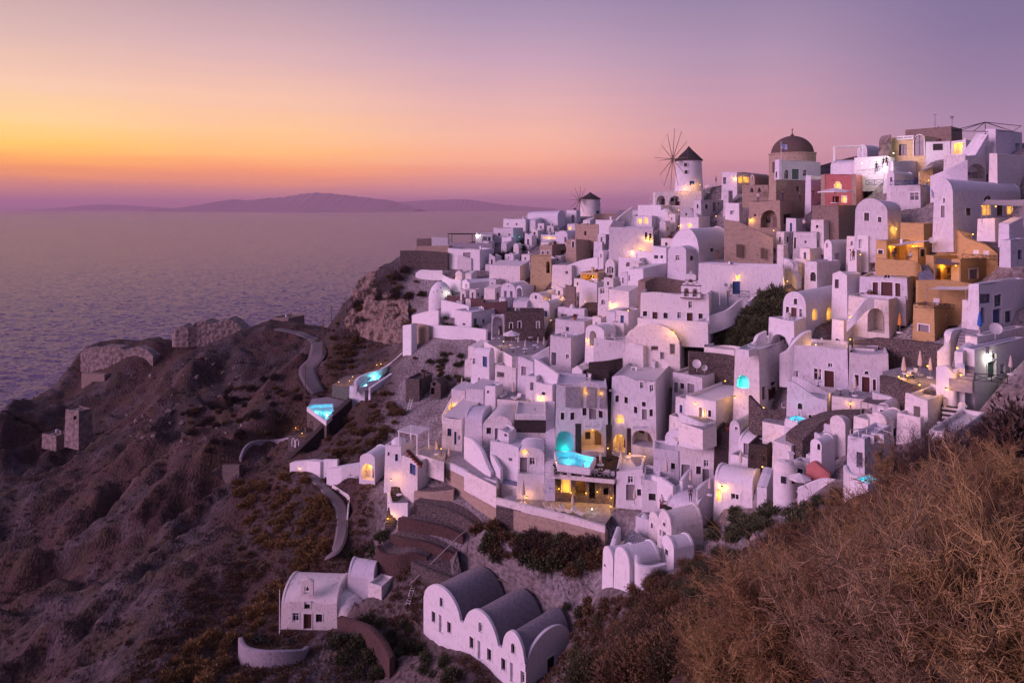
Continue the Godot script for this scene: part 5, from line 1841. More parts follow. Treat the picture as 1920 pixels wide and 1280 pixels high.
func top_street() -> void:
	houses([
		[1671, 1735, 1737, 255, 294, "f", "yellowish mini market with an arched glass door and pale sign", "x1685,271,15,20 n1714,253,20,38", {"m": "yellow", "d": 131, "l": 6, "id": "market", "name": "shop", "cat": "shop"}],
		[1697, 1784, 1787, 237, 262, "f", "brown plastered upper block behind the mini market", "", {"m": "brown", "d": 139, "l": 6}],
		[1736, 1783, 1784, 264, 290, "f", "white house with a wide dark window beside the mini market", "x1750,269,19,12", {"d": 128, "l": 6}],
		[1783, 1812, 1814, 262, 290, "f", "house with a warmly lit arched porch on the top street", "O1788,268,18,20", {"d": 126, "l": 6, "m": "cream"}],
		[1848, 1869, 1918, 240, 287, "f", "tall pale house with a dark door on the right of the skyline", "k1905,268,9,15", {"d": 118, "m": "pale"}],
		[1770, 1812, 1860, 290, 338, "f", "white house with a deep arch under the outside stair", "a1815,306,38,30", {"d": 113, "l": 8, "th": 55}],
		[1858, 1872, 1922, 286, 342, "f", "broad white wall house with a round mark above the long vault", "", {"d": 110, "m": "cream"}],
		[1657, 1676, 1725, 301, 342, "h", "pale house with a slanting top behind the blue balcony", "", {"d": 126, "m": "pale", "rise": 5}],
		[1669, 1678, 1714, 327, 342, "v", "small grey vault standing on the blue balcony house", "k1670,332,3,8", {"d": 121, "rise": 8, "m": "pale"}],
		[1669, 1726, 1746, 347, 384, "f", "white balcony house with a blue railing and dark window", "w1706,361,17,15", {"d": 117}],
		[1601, 1662, 1664, 293, 322, "f", "low white wall house glaring in white lamplight below the market", "", {"d": 130, "l": 4, "id": "glare"}],
		[1603, 1666, 1692, 393, 452, "v", "tall white house with an arched gable and two windows above the ochre house", "w1621,400,10,15 w1648,406,7,10", {"d": 110, "rise": 20, "id": "tallg"}],
		[1750, 1789, 1918, 357, 428, "v", "long white vaulted house with a tall arched gable", "w1769,372,4,9 g1765,386,8,22 n1847,368,15,10 w1812,390,11,14 W1843,384,16,20 x1872,384,12,20 W1890,386,10,16", {"d": 101, "rise": 22, "th": 58, "id": "longv"}],
		[1832, 1866, 1902, 410, 446, "f", "pale terrace wall house below the lit restaurant of the long vault", "", {"d": 93, "m": "pale", "foot": 0.5}],
		[1875, 1893, 1922, 420, 458, "h", "pale sloping-roofed house beside the ochre slope", "", {"d": 88, "m": "pale", "rise": 14, "foot": 0.4}],
		[1883, 1896, 1922, 450, 490, "f", "white house with notched parapet and blue door at the right edge", "b1909,468,8,18 k1901,470,3,4", {"d": 85, "foot": 0.8}],
		[1608, 1629, 1648, 442, 470, "f", "small white house with a slim door beside the tall gabled house", "k1610,449,7,17", {"d": 112}],
		[1545, 1561, 1606, 460, 498, "v", "white vaulted house with a lean gable left of the ochre house", "n1549,456,4,9 k1566,475,8,14", {"rise": 10, "d": 117}],
		[1486, 1532, 1560, 436, 486, "f", "white terraced house with wooden door under the brown base wall", "d1485,444,7,22 k1508,450,4,5 k1528,450,8,13 w1506,471,8,10", {"d": 121}],
		[1520, 1545, 1562, 412, 440, "f", "low white house below the brown base wall", "w1530,421,5,6", {"d": 121}],
		[1590, 1606, 1612, 470, 500, "f", "small white lookout house where a couple stands", "", {"d": 111}],
	])
	for q in [[1668, 292, "white street lamp at the market corner", 9.0]]:
		lamp(q[2], at(1676, 287, 129.0), q[3], 1)
	lamp("glaring white floodlight on the low wall below the market", at(1640, 300, 127.5), 15.0, 1)
	lamp("second glaring floodlight along the low wall below the market", at(1617, 306, 128.0), 10.0, 1)
	lamp_on("round yellow lamp on the side of the tall gabled house", "tallg", 1677, 429, 3.0, 0, false)
	lamp("first lamp of the restaurant under the long vault", at(1842, 386, 92.5), 2.2)
	lamp("second lamp of the restaurant under the long vault", at(1868, 387, 91.5), 3.0)
	lamp("lamp in the dark shrub below the long vault", at(1825, 439, 95.0), 2.2)
	# shop sign
	var f = faces["market"]
	var sign := thing("shop_sign", "pale sign with dark lettering on the yellowish market", "sign", f.c, f.root.rotation.y)
	var ray := at(1698.5, 258, 1.0)
	sign.position = ray * (f.c.dot(f.nf) / ray.dot(f.nf)) + f.nf * 0.1
	var mb := MB.new()
	mb.box(Vector3(-1.5, -0.36, -0.05), Vector3(1.5, 0.36, 0.05))
	part(sign, "board", mb, M.frame_white)
	var tm := TextMesh.new()
	tm.text = "MINI-MARKET"
	tm.font_size = 40
	tm.pixel_size = 0.0102
	tm.depth = 0.02
	var fo := SystemFont.new()
	fo.font_names = PackedStringArray(["Droid Sans"])
	fo.font_weight = 700
	tm.font = fo
	var tx := part(sign, "lettering", tm, M.iron)
	tx.position = Vector3(0, 0, 0.065)
	# stair flank, roof frame, aerials
	wall("stair_wall", "white stair flank climbing to the tall pale house", "wall", M.white, [[1818, 290, 296, 117], [1834, 268, 294, 118], [1848, 248, 292, 119]], 1.4, {"smooth": false})
	stairs("white outside stair against the tall pale house", M.pale, 1822, 292, 1846, 252, 1.4, 12, {"d": 116, "d2": 117.5})
	var fr := thing("parasol_frame", "bare dark parasol frame spread over the skyline roofs", "parasol frame", at(1850, 290, 121))
	mb = MB.new()
	var o := fr.position
	for q in [[1786, 245], [1806, 243], [1880, 240], [1916, 236], [1826, 246], [1900, 246]]:
		mb.tube(at(1848, 229, 121) - o, at(q[0], q[1], 119.0 if q[1] > 243 else 124.0) - o, 0.07, 0.05, 5)
	for q in [[[1786, 245], [1826, 246]], [[1826, 246], [1900, 246]], [[1900, 246], [1916, 236]], [[1786, 245], [1806, 243]]]:
		mb.tube(at(q[0][0], q[0][1], 119) - o, at(q[1][0], q[1][1], 119) - o, 0.05, 0.05, 4)
	part(fr, "ribs", mb, M.iron)
	mb = MB.new()
	mb.tube(Vector3(0, -1, 0), at(1848, 228, 121) - o, 0.08, 0.06, 6)
	part(fr, "mast", mb, M.iron)
	for q in [["aerial with a cross arm on the brown market block", 1754, 214, 240], ["aerial with a comb of rods beside the brown market block", 1786, 218, 262]]:
		var an := thing("aerial", q[0], "aerial", at(q[1], q[3], 134), 0.0, "rooftop aerials")
		mb = MB.new()
		var hh: float = (q[3] - q[2]) / F * 134.0
		mb.tube(Vector3.ZERO, Vector3(0, hh, 0), 0.04, 0.03, 5)
		part(an, "mast", mb, M.iron)
		mb = MB.new()
		mb.tube(Vector3(-0.35, hh - 0.05, 0), Vector3(0.35, hh - 0.05, 0), 0.03, 0.03, 4)
		if q[1] > 1760:
			for i in 4: mb.tube(Vector3(-0.3 + i * 0.2, hh - 0.5, 0), Vector3(-0.3 + i * 0.2, hh + 0.1, 0), 0.025, 0.025, 4)
		part(an, "rods", mb, M.iron)
	railing("blue railing round the balcony house roof", M.frame_blue, [[1670, 339, 347, 117], [1726, 338, 347, 116.5], [1746, 344, 352, 119]], 0.0, "blue railings")
	railing("blue railing going down the balcony house stair", M.frame_blue, [[1737, 343, 352, 116], [1751, 362, 372, 113]], 0.0, "blue railings")
	railing("blue railing along the steps below the market", M.frame_blue, [[1641, 318, 326, 127], [1656, 304, 314, 128]], 0.0, "blue railings")
	railing("blue railing on the landing beside the pink house", M.frame_blue, [[1624, 338, 347, 121], [1657, 337, 347, 121]], 0.0, "blue railings")
	railing("white crossed railing on the glaring terrace below the market", M.frame_white, [[1607, 320, 328, 126], [1642, 316, 326, 126]], 0.0, "")
	sail("cream awning over the restaurant of the long vault", M.canvas, [[1842, 382, 92], [1920, 386, 88], [1922, 374, 93], [1850, 374, 97]], 0.15)
	sail("small cream awning in the lane below the market", M.canvas, [[1724, 318, 118], [1748, 312, 118], [1748, 310, 121], [1730, 315, 121]], 0.1, false)
	lamp("lamp under the small cream awning in the lane", at(1742, 338, 118), 1.6)
	wall("lane_wall", "ochre lane wall with lamplight below the small awning", "wall", M.yellow, [[1726, 322, 345, 120], [1750, 316, 345, 120]], 0.5)
	wall("white_wall", "pale slanting wall from the arch to the balcony house", "wall", M.pale, [[1745, 330, 352, 114], [1775, 318, 345, 112], [1815, 300, 338, 111]], 0.6)
	wall("rock_bank", "dark rocky bank with scrub beside the market", "rock", M.rock, [[1648, 286, 300, 135], [1660, 270, 300, 134], [1672, 252, 300, 134]], 3.0)
	for q in [["person in dark clothes on the blue steps below the market", 1657, 313, 127.0], ["person in black beside the blue steps below the market", 1663, 311, 127.0], ["person in a dark coat at the top of the blue steps", 1644, 322, 125.5]]:
		person(q[0], "stand", q[1], q[2], -20, Color(0.03, 0.03, 0.04), Color(0.02, 0.02, 0.03), q[3])
	person("person in a pale shirt standing with a companion by the lookout house", "stand", 1595, 489, 60, Color(0.6, 0.55, 0.6), Color(0.35, 0.33, 0.4), 109.5)
	person("person in dark clothes facing the pale-shirted companion", "stand", 1601, 488, -60, Color(0.04, 0.03, 0.04), Color(0.04, 0.03, 0.04), 109.3)
	# the ochre houses
	houses([
		[1689, 1734, 1760, 419, 452, "f", "upper ochre block of the ochre houses", "", {"m": "ochre", "d": 106, "th": 46, "l": 6}],
		[1643, 1664, 1706, 451, 492, "f", "ochre house with a bright yellow lit porch", "w1648,468,9,8 O1667,459,32,28", {"m": "ochre", "d": 103, "th": 56, "deep": 2.4, "id": "ochre1", "foot": 1.2}],
		[1704, 1722, 1740, 466, 494, "f", "small ochre house with a shuttered window beside the lit porch", "w1726,468,9,13", {"m": "ochre", "d": 103, "th": 56}],
		[1740, 1751, 1802, 481, 526, "f", "ochre cave room glowing yellow under a grey sail", "O1753,496,46,27", {"m": "ochre", "d": 98, "th": 60, "deep": 3.0, "id": "ochre2"}],
		[1795, 1801, 1882, 487, 532, "f", "ochre house with a white-shuttered window and roof loungers", "g1819,505,16,17", {"m": "ochre", "d": 94, "th": 58, "id": "ochre3"}],
		[1712, 1754, 1792, 576, 632, "f", "lower ochre house with a curtained window and crossed balustrade", "g1723,608,20,15 w1775,591,6,9", {"m": "ochre", "d": 87, "th": 46, "id": "ochre4"}],
	])
	wall("ochre_wall", "big sloping ochre wall rising behind the ochre houses", "wall", M.ochre, [[1757, 419, 490, 103], [1780, 426, 492, 102], [1800, 434, 490, 101], [1812, 446, 490, 100], [1850, 460, 490, 98], [1872, 476, 492, 97]], 1.5)
	wall("ochre_wall", "rounded ochre parapet below the yellow lit porch", "wall", M.ochre, [[1643, 484, 512, 100], [1690, 488, 512, 98], [1715, 489, 514, 97], [1726, 496, 516, 97], [1729, 506, 520, 97]], 0.8, {"foot": 0.3})
	wall("ochre_wall", "long ochre wall behind the lower sail", "wall", M.ochre, [[1722, 526, 575, 92], [1780, 526, 575, 91], [1832, 534, 570, 90]], 1.0, {"smooth": false})
	lamp_on("glowing yellow lamp on the upper ochre house", "ochre1", 1708, 461, 2.4, 0, false)
	lamp("bright yellow lamp under the grey sail of the ochre cave room", at(1793, 498, 93.0), 2.6)
	lamp("yellow lamp between the ochre houses", at(1719, 461, 100.5), 3.0)
	stairs("dark blue steps between the ochre houses", M.bluefloor, 1743, 524, 1727, 496, 1.6, 10, {"d": 95, "d2": 99})
	sail("grey sail over the glowing ochre cave room", M.canvas_dark, [[1753, 494, 93.5], [1800, 496, 92.5], [1800, 485, 96], [1756, 483, 97]], 0.2)
	sail("pale sail over the lower ochre terrace", M.canvas_white, [[1740, 541, 88], [1812, 543, 86], [1824, 536, 89], [1760, 536, 91]], 0.15)
	sail("thin pale sail over the yellow lit porch", M.canvas_white, [[1668, 459, 101], [1700, 458, 99], [1754, 448, 103], [1700, 453, 104]], 0.2, false)
	railing("wooden crossed railing on the upper ochre roof", M.wood, [[1805, 476, 485, 93.6], [1842, 478, 487, 93], [1880, 480, 489, 96]], 0.0, "crossed railings on the ochre roofs")
	railing("wooden crossed railing on the lower ochre roof", M.wood, [[1716, 567, 577, 87], [1753, 568, 578, 86.7], [1790, 571, 580, 89]], 0.0, "crossed railings on the ochre roofs")
	for q in [[1831, 478], [1850, 479]]: put("lounger", q[0], q[1] + 2, 1.0, -0.6, "white sun lounger on the upper ochre roof", "loungers on the ochre roof", 95.5)
	put("lounger", 1756, 572, 1.0, -0.6, "white sun lounger alone on the lower ochre roof", "", 88.5)
	put("dish", 1749, 462, 0.8, -0.5, "satellite dish on the ochre slope", "", 101.0)
	put("ac", 1692, 456, 1.0, 0.8, "air conditioner above the yellow lit porch", "", 102.0)
	person("person in dark clothes seated on the lit ochre porch", "sit", 1676, 487, -10, Color(0.03, 0.03, 0.03), Color(0.03, 0.03, 0.03), 98.5)
	person("person in pale shirt seated at the ochre porch table", "sit", 1708, 489, -60, Color(0.5, 0.45, 0.4), Color(0.1, 0.1, 0.12), 98.0)

func east_houses() -> void:
	houses([
		[1257, 1311, 1374, 466, 492, "v", "large white barrel-vaulted house beside the ruined stone wall", "w1333,457,6,14 k1342,470,7,14", {"rise": 37, "id": "bigv"}],
		[1251, 1287, 1314, 470, 516, "v", "white house with a round top and small black windows under the large vault", "w1266,477,8,11 w1295,479,7,8", {"rise": 9}],
		[1224, 1250, 1254, 463, 502, "f", "white house with a pergola balcony beside the round-topped house", "w1227,478,8,7 w1239,478,5,6", {"l": 5}],
		[1309, 1470, 1473, 499, 556, "f", "long white windowless wall house with a dark blue door", "b1374,527,14,27 W1380,516,8,7", {"l": 4, "th": 24, "id": "longw", "foot": 6}],
		[1176, 1206, 1252, 505, 552, "h", "tall plain white house with a slanting roof above the bell church", "k1166,514,4,11", {"th": 42, "rise": 5, "id": "slant"}],
		[1164, 1176, 1180, 512, 548, "f", "narrow white house with one slim window above the lamplit lane", "w1166,520,4,12", {"l": 4}],
		[1121, 1141, 1150, 540, 574, "f", "narrow white house with a balcony grille and arched window", "x1124,540,9,11 n1127,561,7,11", {}],
		[1142, 1180, 1200, 546, 582, "h", "white house washed in warm lamplight left of the bell church", "", {"rise": 6, "id": "wash", "m": "cream"}],
		[1200, 1330, 1370, 553, 607, "f", "white church with two brown doors and a brown flat roof", "w1205,583,8,10 d1223,585,10,24 w1244,586,8,11 w1270,584,7,13 w1291,565,7,13 d1288,586,11,22 w1310,588,8,13", {"th": 20, "roofm": "brown", "par": 0.7, "id": "church", "name": "white_church", "cat": "church"}],
		[1461, 1470, 1474, 460, 490, "f", "slim white pier at the end of the planted terrace", "", {"name": "pier", "cat": "pier", "l": 1.5, "d": 120}],
		[1467, 1512, 1592, 572, 612, "v", "white chapel house with tall arched gable and brown doors", "w1473,574,6,18 d1483,575,11,27 w1499,578,6,18 w1488,558,7,12 N1524,579,9,20 N1550,578,9,20", {"d": 101, "th": 50, "rise": 25, "id": "chapel"}],
		[1508, 1532, 1576, 492, 536, "f", "white house with a greenish glazed niche above the chapel house", "n1519,510,13,18", {"d": 112, "th": 52}],
		[1441, 1491, 1512, 602, 664, "f", "white terrace block with a big round arch under the chapel house", "a1446,625,34,37", {"d": 97, "th": 46}],
		[1560, 1589, 1617, 516, 556, "g", "white wing with pointed top and slim brown window", "w1565,524,8,17 k1618,526,5,18", {"d": 102, "th": 50, "rise": 6}],
		[1612, 1703, 1722, 522, 562, "f", "white house with three tall brown doors and a fanlight", "d1637,529,10,24 d1653,529,22,30 d1680,531,10,25 n1658,516,13,8", {"d": 98, "th": 36, "l": 9}],
		[1590, 1668, 1706, 562, 630, "f", "white house with a large deep arch under the brown doors", "a1627,575,32,50", {"d": 94, "th": 44, "deep": 3.0}],
		[1559, 1583, 1607, 602, 652, "h", "small white stepped block with an arched brown niche", "n1566,634,10,16", {"d": 95, "th": 46, "rise": -3}],
		[1375, 1424, 1480, 660, 764, "y", "big rounded white block with a glowing turquoise niche", "c1380,701,24,28 w1428,727,7,21 d1441,729,16,35 w1464,733,8,21 w1446,717,9,8", {"d": 92, "th": 40, "rise": 3, "id": "niche2"}],
		[1478, 1592, 1596, 655, 732, "f", "white house with a tall brown door and folded parasol", "w1527,691,15,23 d1547,694,18,36 w1554,680,9,9 n1488,694,10,14", {"d": 90, "th": 26, "l": 5}],
		[1592, 1668, 1668, 664, 748, "y", "white house with sloping shoulder and two brown doors", "w1602,702,8,22 d1616,705,15,38 d1637,710,6,22 n1621,694,8,7", {"d": 85, "th": 25, "rise": -4, "l": 5}],
		[1475, 1552, 1556, 750, 800, "y", "curved white lower house with a niche and brown door above the splash pool", "n1496,755,9,13 w1517,777,5,18 d1525,777,9,23", {"d": 82, "th": 30, "rise": 26, "l": 4}],
		[1804, 1832, 1838, 566, 610, "f", "small white block with one square window beside the blue shutters", "k1815,575,6,7", {"d": 82}],
		[1832, 1836, 1924, 534, 614, "f", "white house with dark blue doors and blue shutters", "u1866,553,13,20 u1884,584,13,19 b1863,580,15,32 b1839,577,9,28 u1838,552,22,14", {"d": 80, "th": 56}],
		[1815, 1832, 1924, 633, 660, "f", "white flat roof house with a grey dish above the green door", "", {"d": 75, "th": 56, "m": "cream"}],
		[1822, 1829, 1924, 656, 718, "f", "white house with a green door under a bright lamp", "e1851,680,18,33 w1860,664,10,7 k1878,683,9,17 k1910,683,9,15", {"d": 72, "th": 57, "id": "greend"}],
		[1701, 1757, 1786, 779, 820, "v", "white vaulted house with a lamp beside the striped steps", "g1708,772,9,20 k1722,776,14,36 g1742,786,9,20 w1727,760,9,12", {"d": 72, "rise": 29, "th": 46, "id": "lampv"}],
		[1643, 1670, 1706, 770, 802, "v", "small white vault with a square dark window under the grey sail", "w1650,767,14,23", {"d": 73, "rise": 13, "th": 46}],
		[1588, 1622, 1672, 824, 880, "f", "white house with open door and roof railing behind the dry twigs", "k1606,846,12,34 w1646,850,10,16", {"d": 62, "th": 50, "id": "twigh"}],
		[1531, 1541, 1566, 834, 882, "v", "slim white tower with an arched bell niche", "n1533,830,6,14", {"d": 70, "rise": 9, "th": 50, "name": "bell_tower", "cat": "tower"}],
		[1486, 1516, 1530, 870, 908, "f", "low white house with a blue window beside the round chapel", "u1495,877,10,13", {"d": 72}],
		[1740, 1790, 1850, 815, 856, "f", "white house half hidden by the dark shrub", "k1752,824,8,20", {"d": 60, "th": 48}],
	])
	# round terrace and pool of the house behind the twigs
	wall("round_terrace", "round white terrace wall below the house behind the twigs", "wall", M.white, [[1582, 872, 960, 60], [1588, 884, 962, 57.5], [1604, 893, 964, 56], [1628, 899, 966, 55.5], [1660, 900, 966, 56]], 0.4)
	pool("small glowing green plunge pool on the round terrace", M.pool_tile, [[1608, 900], [1628, 908], [1648, 902], [1630, 893]], {"d": 56.5, "lamp": 0.5})
	railing("white tubular railing on the roof behind the twigs", M.frame_white, [[1595, 806, 824, 62.5], [1640, 801, 822, 65], [1672, 812, 832, 64]], 0.0, "", false)
	for q in [[1628, 826], [1646, 824]]: put("ac", q[0], q[1] + 4, 1.2, -0.5, "air conditioner on the roof behind the twigs", "air conditioners behind the twigs", 63.0)
	# round chapel with a dome
	var r := thing("round_chapel", "small round white chapel with a low dome and tiny belfry", "chapel", at(1472, 908, 71.5))
	var mb := MB.new()
	mb.lathe([[1.15, -2.5], [1.1, 1.55]], 20)
	part(r, "drum", mb, M.white)
	mb = MB.new()
	mb.lathe([[1.2, 1.5], [1.2, 1.62], [1.05, 2.0], [0.7, 2.4], [0.0, 2.6]], 20)
	part(r, "dome", mb, M.cream)
	mb = MB.new()
	mb.box(Vector3(0.5, 2.0, -0.5), Vector3(0.95, 3.1, -0.1))
	mb.box(Vector3(0.4, 3.1, -0.6), Vector3(1.05, 3.22, 0.0))
	part(r, "belfry", mb, M.white)
	for a in [-0.5, 0.45]:
		mb = MB.new()
		mb.box(Vector3(-0.24, 0.5, 1.02), Vector3(0.24, 1.2, 1.15), Transform3D(Basis(Vector3.UP, a), Vector3.ZERO))
		part(r, "window", mb, M.glass)
	wall("red_wall", "red painted rock wall below the slim bell tower", "wall", M.pink, [[1512, 874, 902, 70.5], [1526, 866, 902, 70], [1540, 876, 900, 69.5], [1556, 888, 900, 69]], 0.6)
	wall("garden_wall", "curved pale garden wall below the red rock wall", "wall", M.white, [[1496, 916, 930, 68], [1520, 906, 922, 67.5], [1545, 898, 914, 67], [1566, 900, 912, 66]], 0.4)
	wall("white_wall", "thick white wall end beside the crazy-paved path", "wall", M.white, [[1438, 915, 940, 74], [1446, 890, 925, 76], [1450, 878, 915, 78]], 1.0, {"smooth": false})
	put_parasol("open", [[1500, 897, 922]], "open cream parasol in front of the round chapel", "open parasols")
	terrace(M.crazy, [[1412, 940], [1436, 930], [1448, 890], [1462, 862], [1440, 862], [1424, 890]], {"name": "crazy_paved_path", "deep": 1.0})
	terrace(M.crazy, [[1470, 962], [1500, 972], [1530, 955], [1500, 940], [1478, 944]], {"name": "crazy_paved_yard", "deep": 1.0})
	# ruined stone wall, planted terrace, bell church surroundings
	wall("ruined_wall", "big ruined stone wall with dark doorways beside the large vault", "wall", M.tan, [[1358, 412, 492, 126], [1385, 416, 492, 125], [1420, 432, 490, 124], [1450, 446, 488, 123]], 1.5, {"smooth": false})
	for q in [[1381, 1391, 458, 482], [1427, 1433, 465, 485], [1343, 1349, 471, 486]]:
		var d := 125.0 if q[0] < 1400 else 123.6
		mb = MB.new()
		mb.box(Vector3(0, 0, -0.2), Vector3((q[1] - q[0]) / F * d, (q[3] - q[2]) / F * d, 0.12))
		solo("doorway", mb, M.shade, "dark slab painted in for a doorway of the ruined wall", "doorway", "painted dark doorways of the ruin").position = at(q[0], q[3], d - 0.6)  # flat brown box stands in for the shade inside an opening
	terrace(M.paving, [[1312, 496], [1470, 498], [1462, 484], [1340, 484]], {"d": 121, "deep": 3.0})
	wall("buttress_wall", "curved white buttress with a lamp at the end of the long wall house", "wall", M.white, [[1470, 484, 530, 117], [1482, 490, 532, 116], [1486, 508, 534, 115], [1494, 518, 534, 114]], 1.0)
	wall("stair_parapet", "long curving white parapet running down past the bell church", "wall", M.white, [[1257, 612, 634, 110], [1292, 606, 626, 109.5], [1340, 590, 612, 110.5], [1367, 580, 602, 111], [1390, 562, 586, 112], [1405, 565, 584, 112], [1427, 548, 572, 113], [1472, 530, 556, 114]], 0.45, {"foot": 1.0})
	var f = faces["church"]
	var ray := at(1296, 558, 1.0)
	bell_gable("white bell gable with brown trim and three bells on the church", ray * (f.c.dot(f.nf) / ray.dot(f.nf)) + f.nf * 0.3, f.root.rotation.y, 3.0, 3.6, M.white)
	wall("earth_bank", "bare brown earth bank behind the bell church", "wall", M.brown, [[1210, 528, 556, 118], [1235, 520, 552, 119], [1280, 528, 552, 119], [1330, 540, 556, 117], [1366, 545, 560, 115]], 2.0)
	flagpole("bare white flagpole in front of the long white wall", 1350, 560, 493, 111.0, false)
	lamp_on("square lit sign lamp over the dark blue door", "longw", 1384, 519, 0.9)
	lamp_on("warm lamp flooding the wall left of the bell church", "wash", 1150, 572, 4.0)
	lamp("warm lamp at the corner under the lamplit house", at(1178, 582, 109.5), 3.0)
	lamp("warm lamp flooding the start of the curving parapet", at(1263, 622, 107.2), 4.0)
	lamp("pair lamp on the curved buttress", at(1477, 527, 112.8), 2.4)
	lamp("warm lamp between the chapel house and the big arch", at(1594, 594, 92.8), 4.5)
	lamp("small lamp above the wall by the slim pier", at(1528, 491, 116), 2.0)
	lamp("lamp at the foot of the lookout house", at(1614, 477, 107), 2.0)
	lamp("tiny lamp on the stair wall under the chapel house", at(1530, 646, 93), 0.9)
	lamp("tiny lamp on the stepped block by the stone wall", at(1595, 636, 91.5), 0.9)
	lamp_on("bright white lamp beside the green door", "greend", 1852, 669, 4.0, 1, false)
	lamp_on("round yellow lamp on the vaulted house by the striped steps", "lampv", 1768, 792, 2.6, 0, false)
	railing("black crossed railing before the dark blue door", M.iron, [[1368, 544, 556, 113], [1405, 546, 558, 113]], 0.0, "")
	railing("dark crossed railing in front of the green door", M.iron, [[1829, 700, 714, 69.5], [1860, 702, 716, 68.5], [1890, 705, 720, 67.5]], 0.0, "")
	put("ac", 1363, 538, 1.2, -0.4, "air conditioner on the long white wall", "", 114.5)
	put("dish", 1867, 636, 1.05, -0.3, "large grey dish on the roof above the green door", "", 76.5)
	# stair parapets round the chapel house
	wall("stair_wall", "white stair wall sweeping down from the chapel house", "wall", M.white, [[1462, 664, 690, 93.5], [1478, 655, 690, 93], [1492, 640, 680, 93], [1508, 626, 672, 93.5], [1522, 620, 664, 94]], 0.6)
	wall("stair_wall", "scalloped white parapet beside the round arch", "wall", M.white, [[1404, 648, 668, 98], [1417, 640, 664, 98], [1424, 628, 660, 98.5], [1438, 621, 656, 99]], 0.5)
	wall("stair_wall", "white stair wall between the lit corner and the brown doors", "wall", M.white, [[1588, 604, 618, 92.5], [1606, 584, 600, 92], [1624, 562, 580, 92], [1640, 560, 572, 92]], 0.5, {"foot": 0.3})
	pool("round grey plunge pool on the big rounded block", M.pool_stone, [[1386, 655], [1404, 657], [1416, 653], [1400, 648]], {"d": 94})
	# stone walls and the stepped garden on the right
	wall("stone_wall", "dark stone retaining wall above the parasol terrace", "wall", M.stone, [[1600, 640, 700, 91.5], [1640, 634, 700, 90], [1700, 638, 690, 86.5], [1771, 648, 690, 81]], 1.0, {"smooth": false})
	wall("stone_wall", "curved stone retaining wall below the parasol terrace", "wall", M.stone, [[1650, 704, 750, 77.5], [1680, 712, 752, 75.5], [1705, 722, 752, 74.5], [1740, 734, 754, 73], [1790, 734, 752, 71.5]], 0.8)
	wall("stone_wall", "brown stone bank curving down beside the splash pool", "wall", M.stone, [[1505, 826, 850, 77], [1525, 806, 846, 77.5], [1550, 786, 842, 77.5], [1580, 778, 835, 77], [1612, 776, 830, 76]], 2.5)
	wall("stone_wall", "dark stone wall under the turquoise niche house", "wall", M.stone, [[1404, 742, 770, 88], [1430, 768, 790, 86.5], [1470, 772, 800, 85.5], [1487, 766, 800, 85]], 0.6, {"smooth": false})
	wall("white_wall", "pale boxy planter wall beside the grey sail", "wall", M.white, [[1637, 736, 758, 76.5], [1684, 748, 768, 75.5]], 0.8)
	terrace(M.paving, [[1655, 708], [1720, 724], [1765, 716], [1760, 690], [1690, 688], [1655, 696]], {"d": 79, "deep": 3.0})
	terrace(M.paving, [[1430, 790], [1480, 800], [1520, 812], [1500, 770], [1440, 768]], {"d": 85, "deep": 3.0})
	terrace(M.paving, [[1560, 742], [1650, 752], [1655, 738], [1570, 728]], {"d": 82, "deep": 2.0})
	terrace(M.gravel, [[1770, 748], [1860, 728], [1880, 712], [1800, 706], [1766, 730]], {"d": 71, "deep": 2.0})
	terrace(M.paving, [[1600, 652], [1640, 654], [1668, 640], [1640, 630], [1600, 632]], {"d": 89, "deep": 2.0})
	pool("glowing turquoise splash pool below the brown doors", M.pool_tile, [[1478, 786], [1496, 792], [1510, 786], [1494, 780]], {"d": 83.5, "lamp": 0.9})
	wall("stair_wall", "white sculpted wall on the inner side of the yellow-lit steps", "wall", M.white, [[1758, 660, 664, 78], [1780, 640, 664, 77.5], [1788, 620, 660, 78], [1814, 616, 640, 80]], 0.7)
	wall("stair_wall", "white sweeping wall down to the parasol terrace", "wall", M.white, [[1756, 688, 730, 72.5], [1774, 686, 734, 71.5], [1790, 700, 736, 71], [1797, 690, 730, 71.5], [1790, 660, 706, 74]], 0.6)
	wall("stair_wall", "white wall on the outer side of the yellow-lit steps", "wall", M.white, [[1806, 660, 716, 72], [1820, 648, 690, 74.5], [1830, 640, 670, 76]], 0.7)
	stairs("stone steps lit yellow between white walls", M.concrete, 1802, 716, 1822, 618, 2.0, 16, {"d": 70.5, "d2": 79})
	lamp("yellow lamp on the middle of the stone steps", at(1796, 652, 74.4), 1.5)
	lamp("yellow lamp at the foot of the stone steps", at(1803, 703, 69.8), 1.8)
	lamp("warm lamp behind the parasols at the stone wall", at(1740, 686, 77), 2.6)
	lamp("small lamp at the base of the sweeping white wall", at(1776, 730, 70.6), 0.8)
	lamp_at("lamp on the floor of the parasol terrace", 1686, 706, 0.4, 0.9)
	lamp_at("second floor lamp among the parasol terrace tables", 1702, 704, 0.5, 0.9)
	lamp("lamp on the edge of the parasol terrace wall", at(1725, 721, 73.4), 0.9)
	stairs("white steps with dark treads beside the vaulted lamp house", M.white, 1792, 792, 1790, 752, 2.2, 9, {"d": 68.5, "d2": 72, "m2": M.lava})
	stairs("lower striped steps with dark treads", M.white, 1755, 824, 1784, 790, 1.9, 9, {"d": 65.5, "d2": 68, "m2": M.lava})
	wall("stair_wall", "white flank of the striped steps near the dark shrub", "wall", M.white, [[1770, 800, 830, 64], [1790, 790, 815, 65.5], [1806, 782, 802, 67], [1812, 756, 790, 69.5]], 0.6)
	sail("grey sail beside the small square-windowed vault", M.canvas_dark, [[1615, 752, 75], [1660, 760, 73], [1682, 748, 75.5], [1628, 744, 77.5]], 0.15)
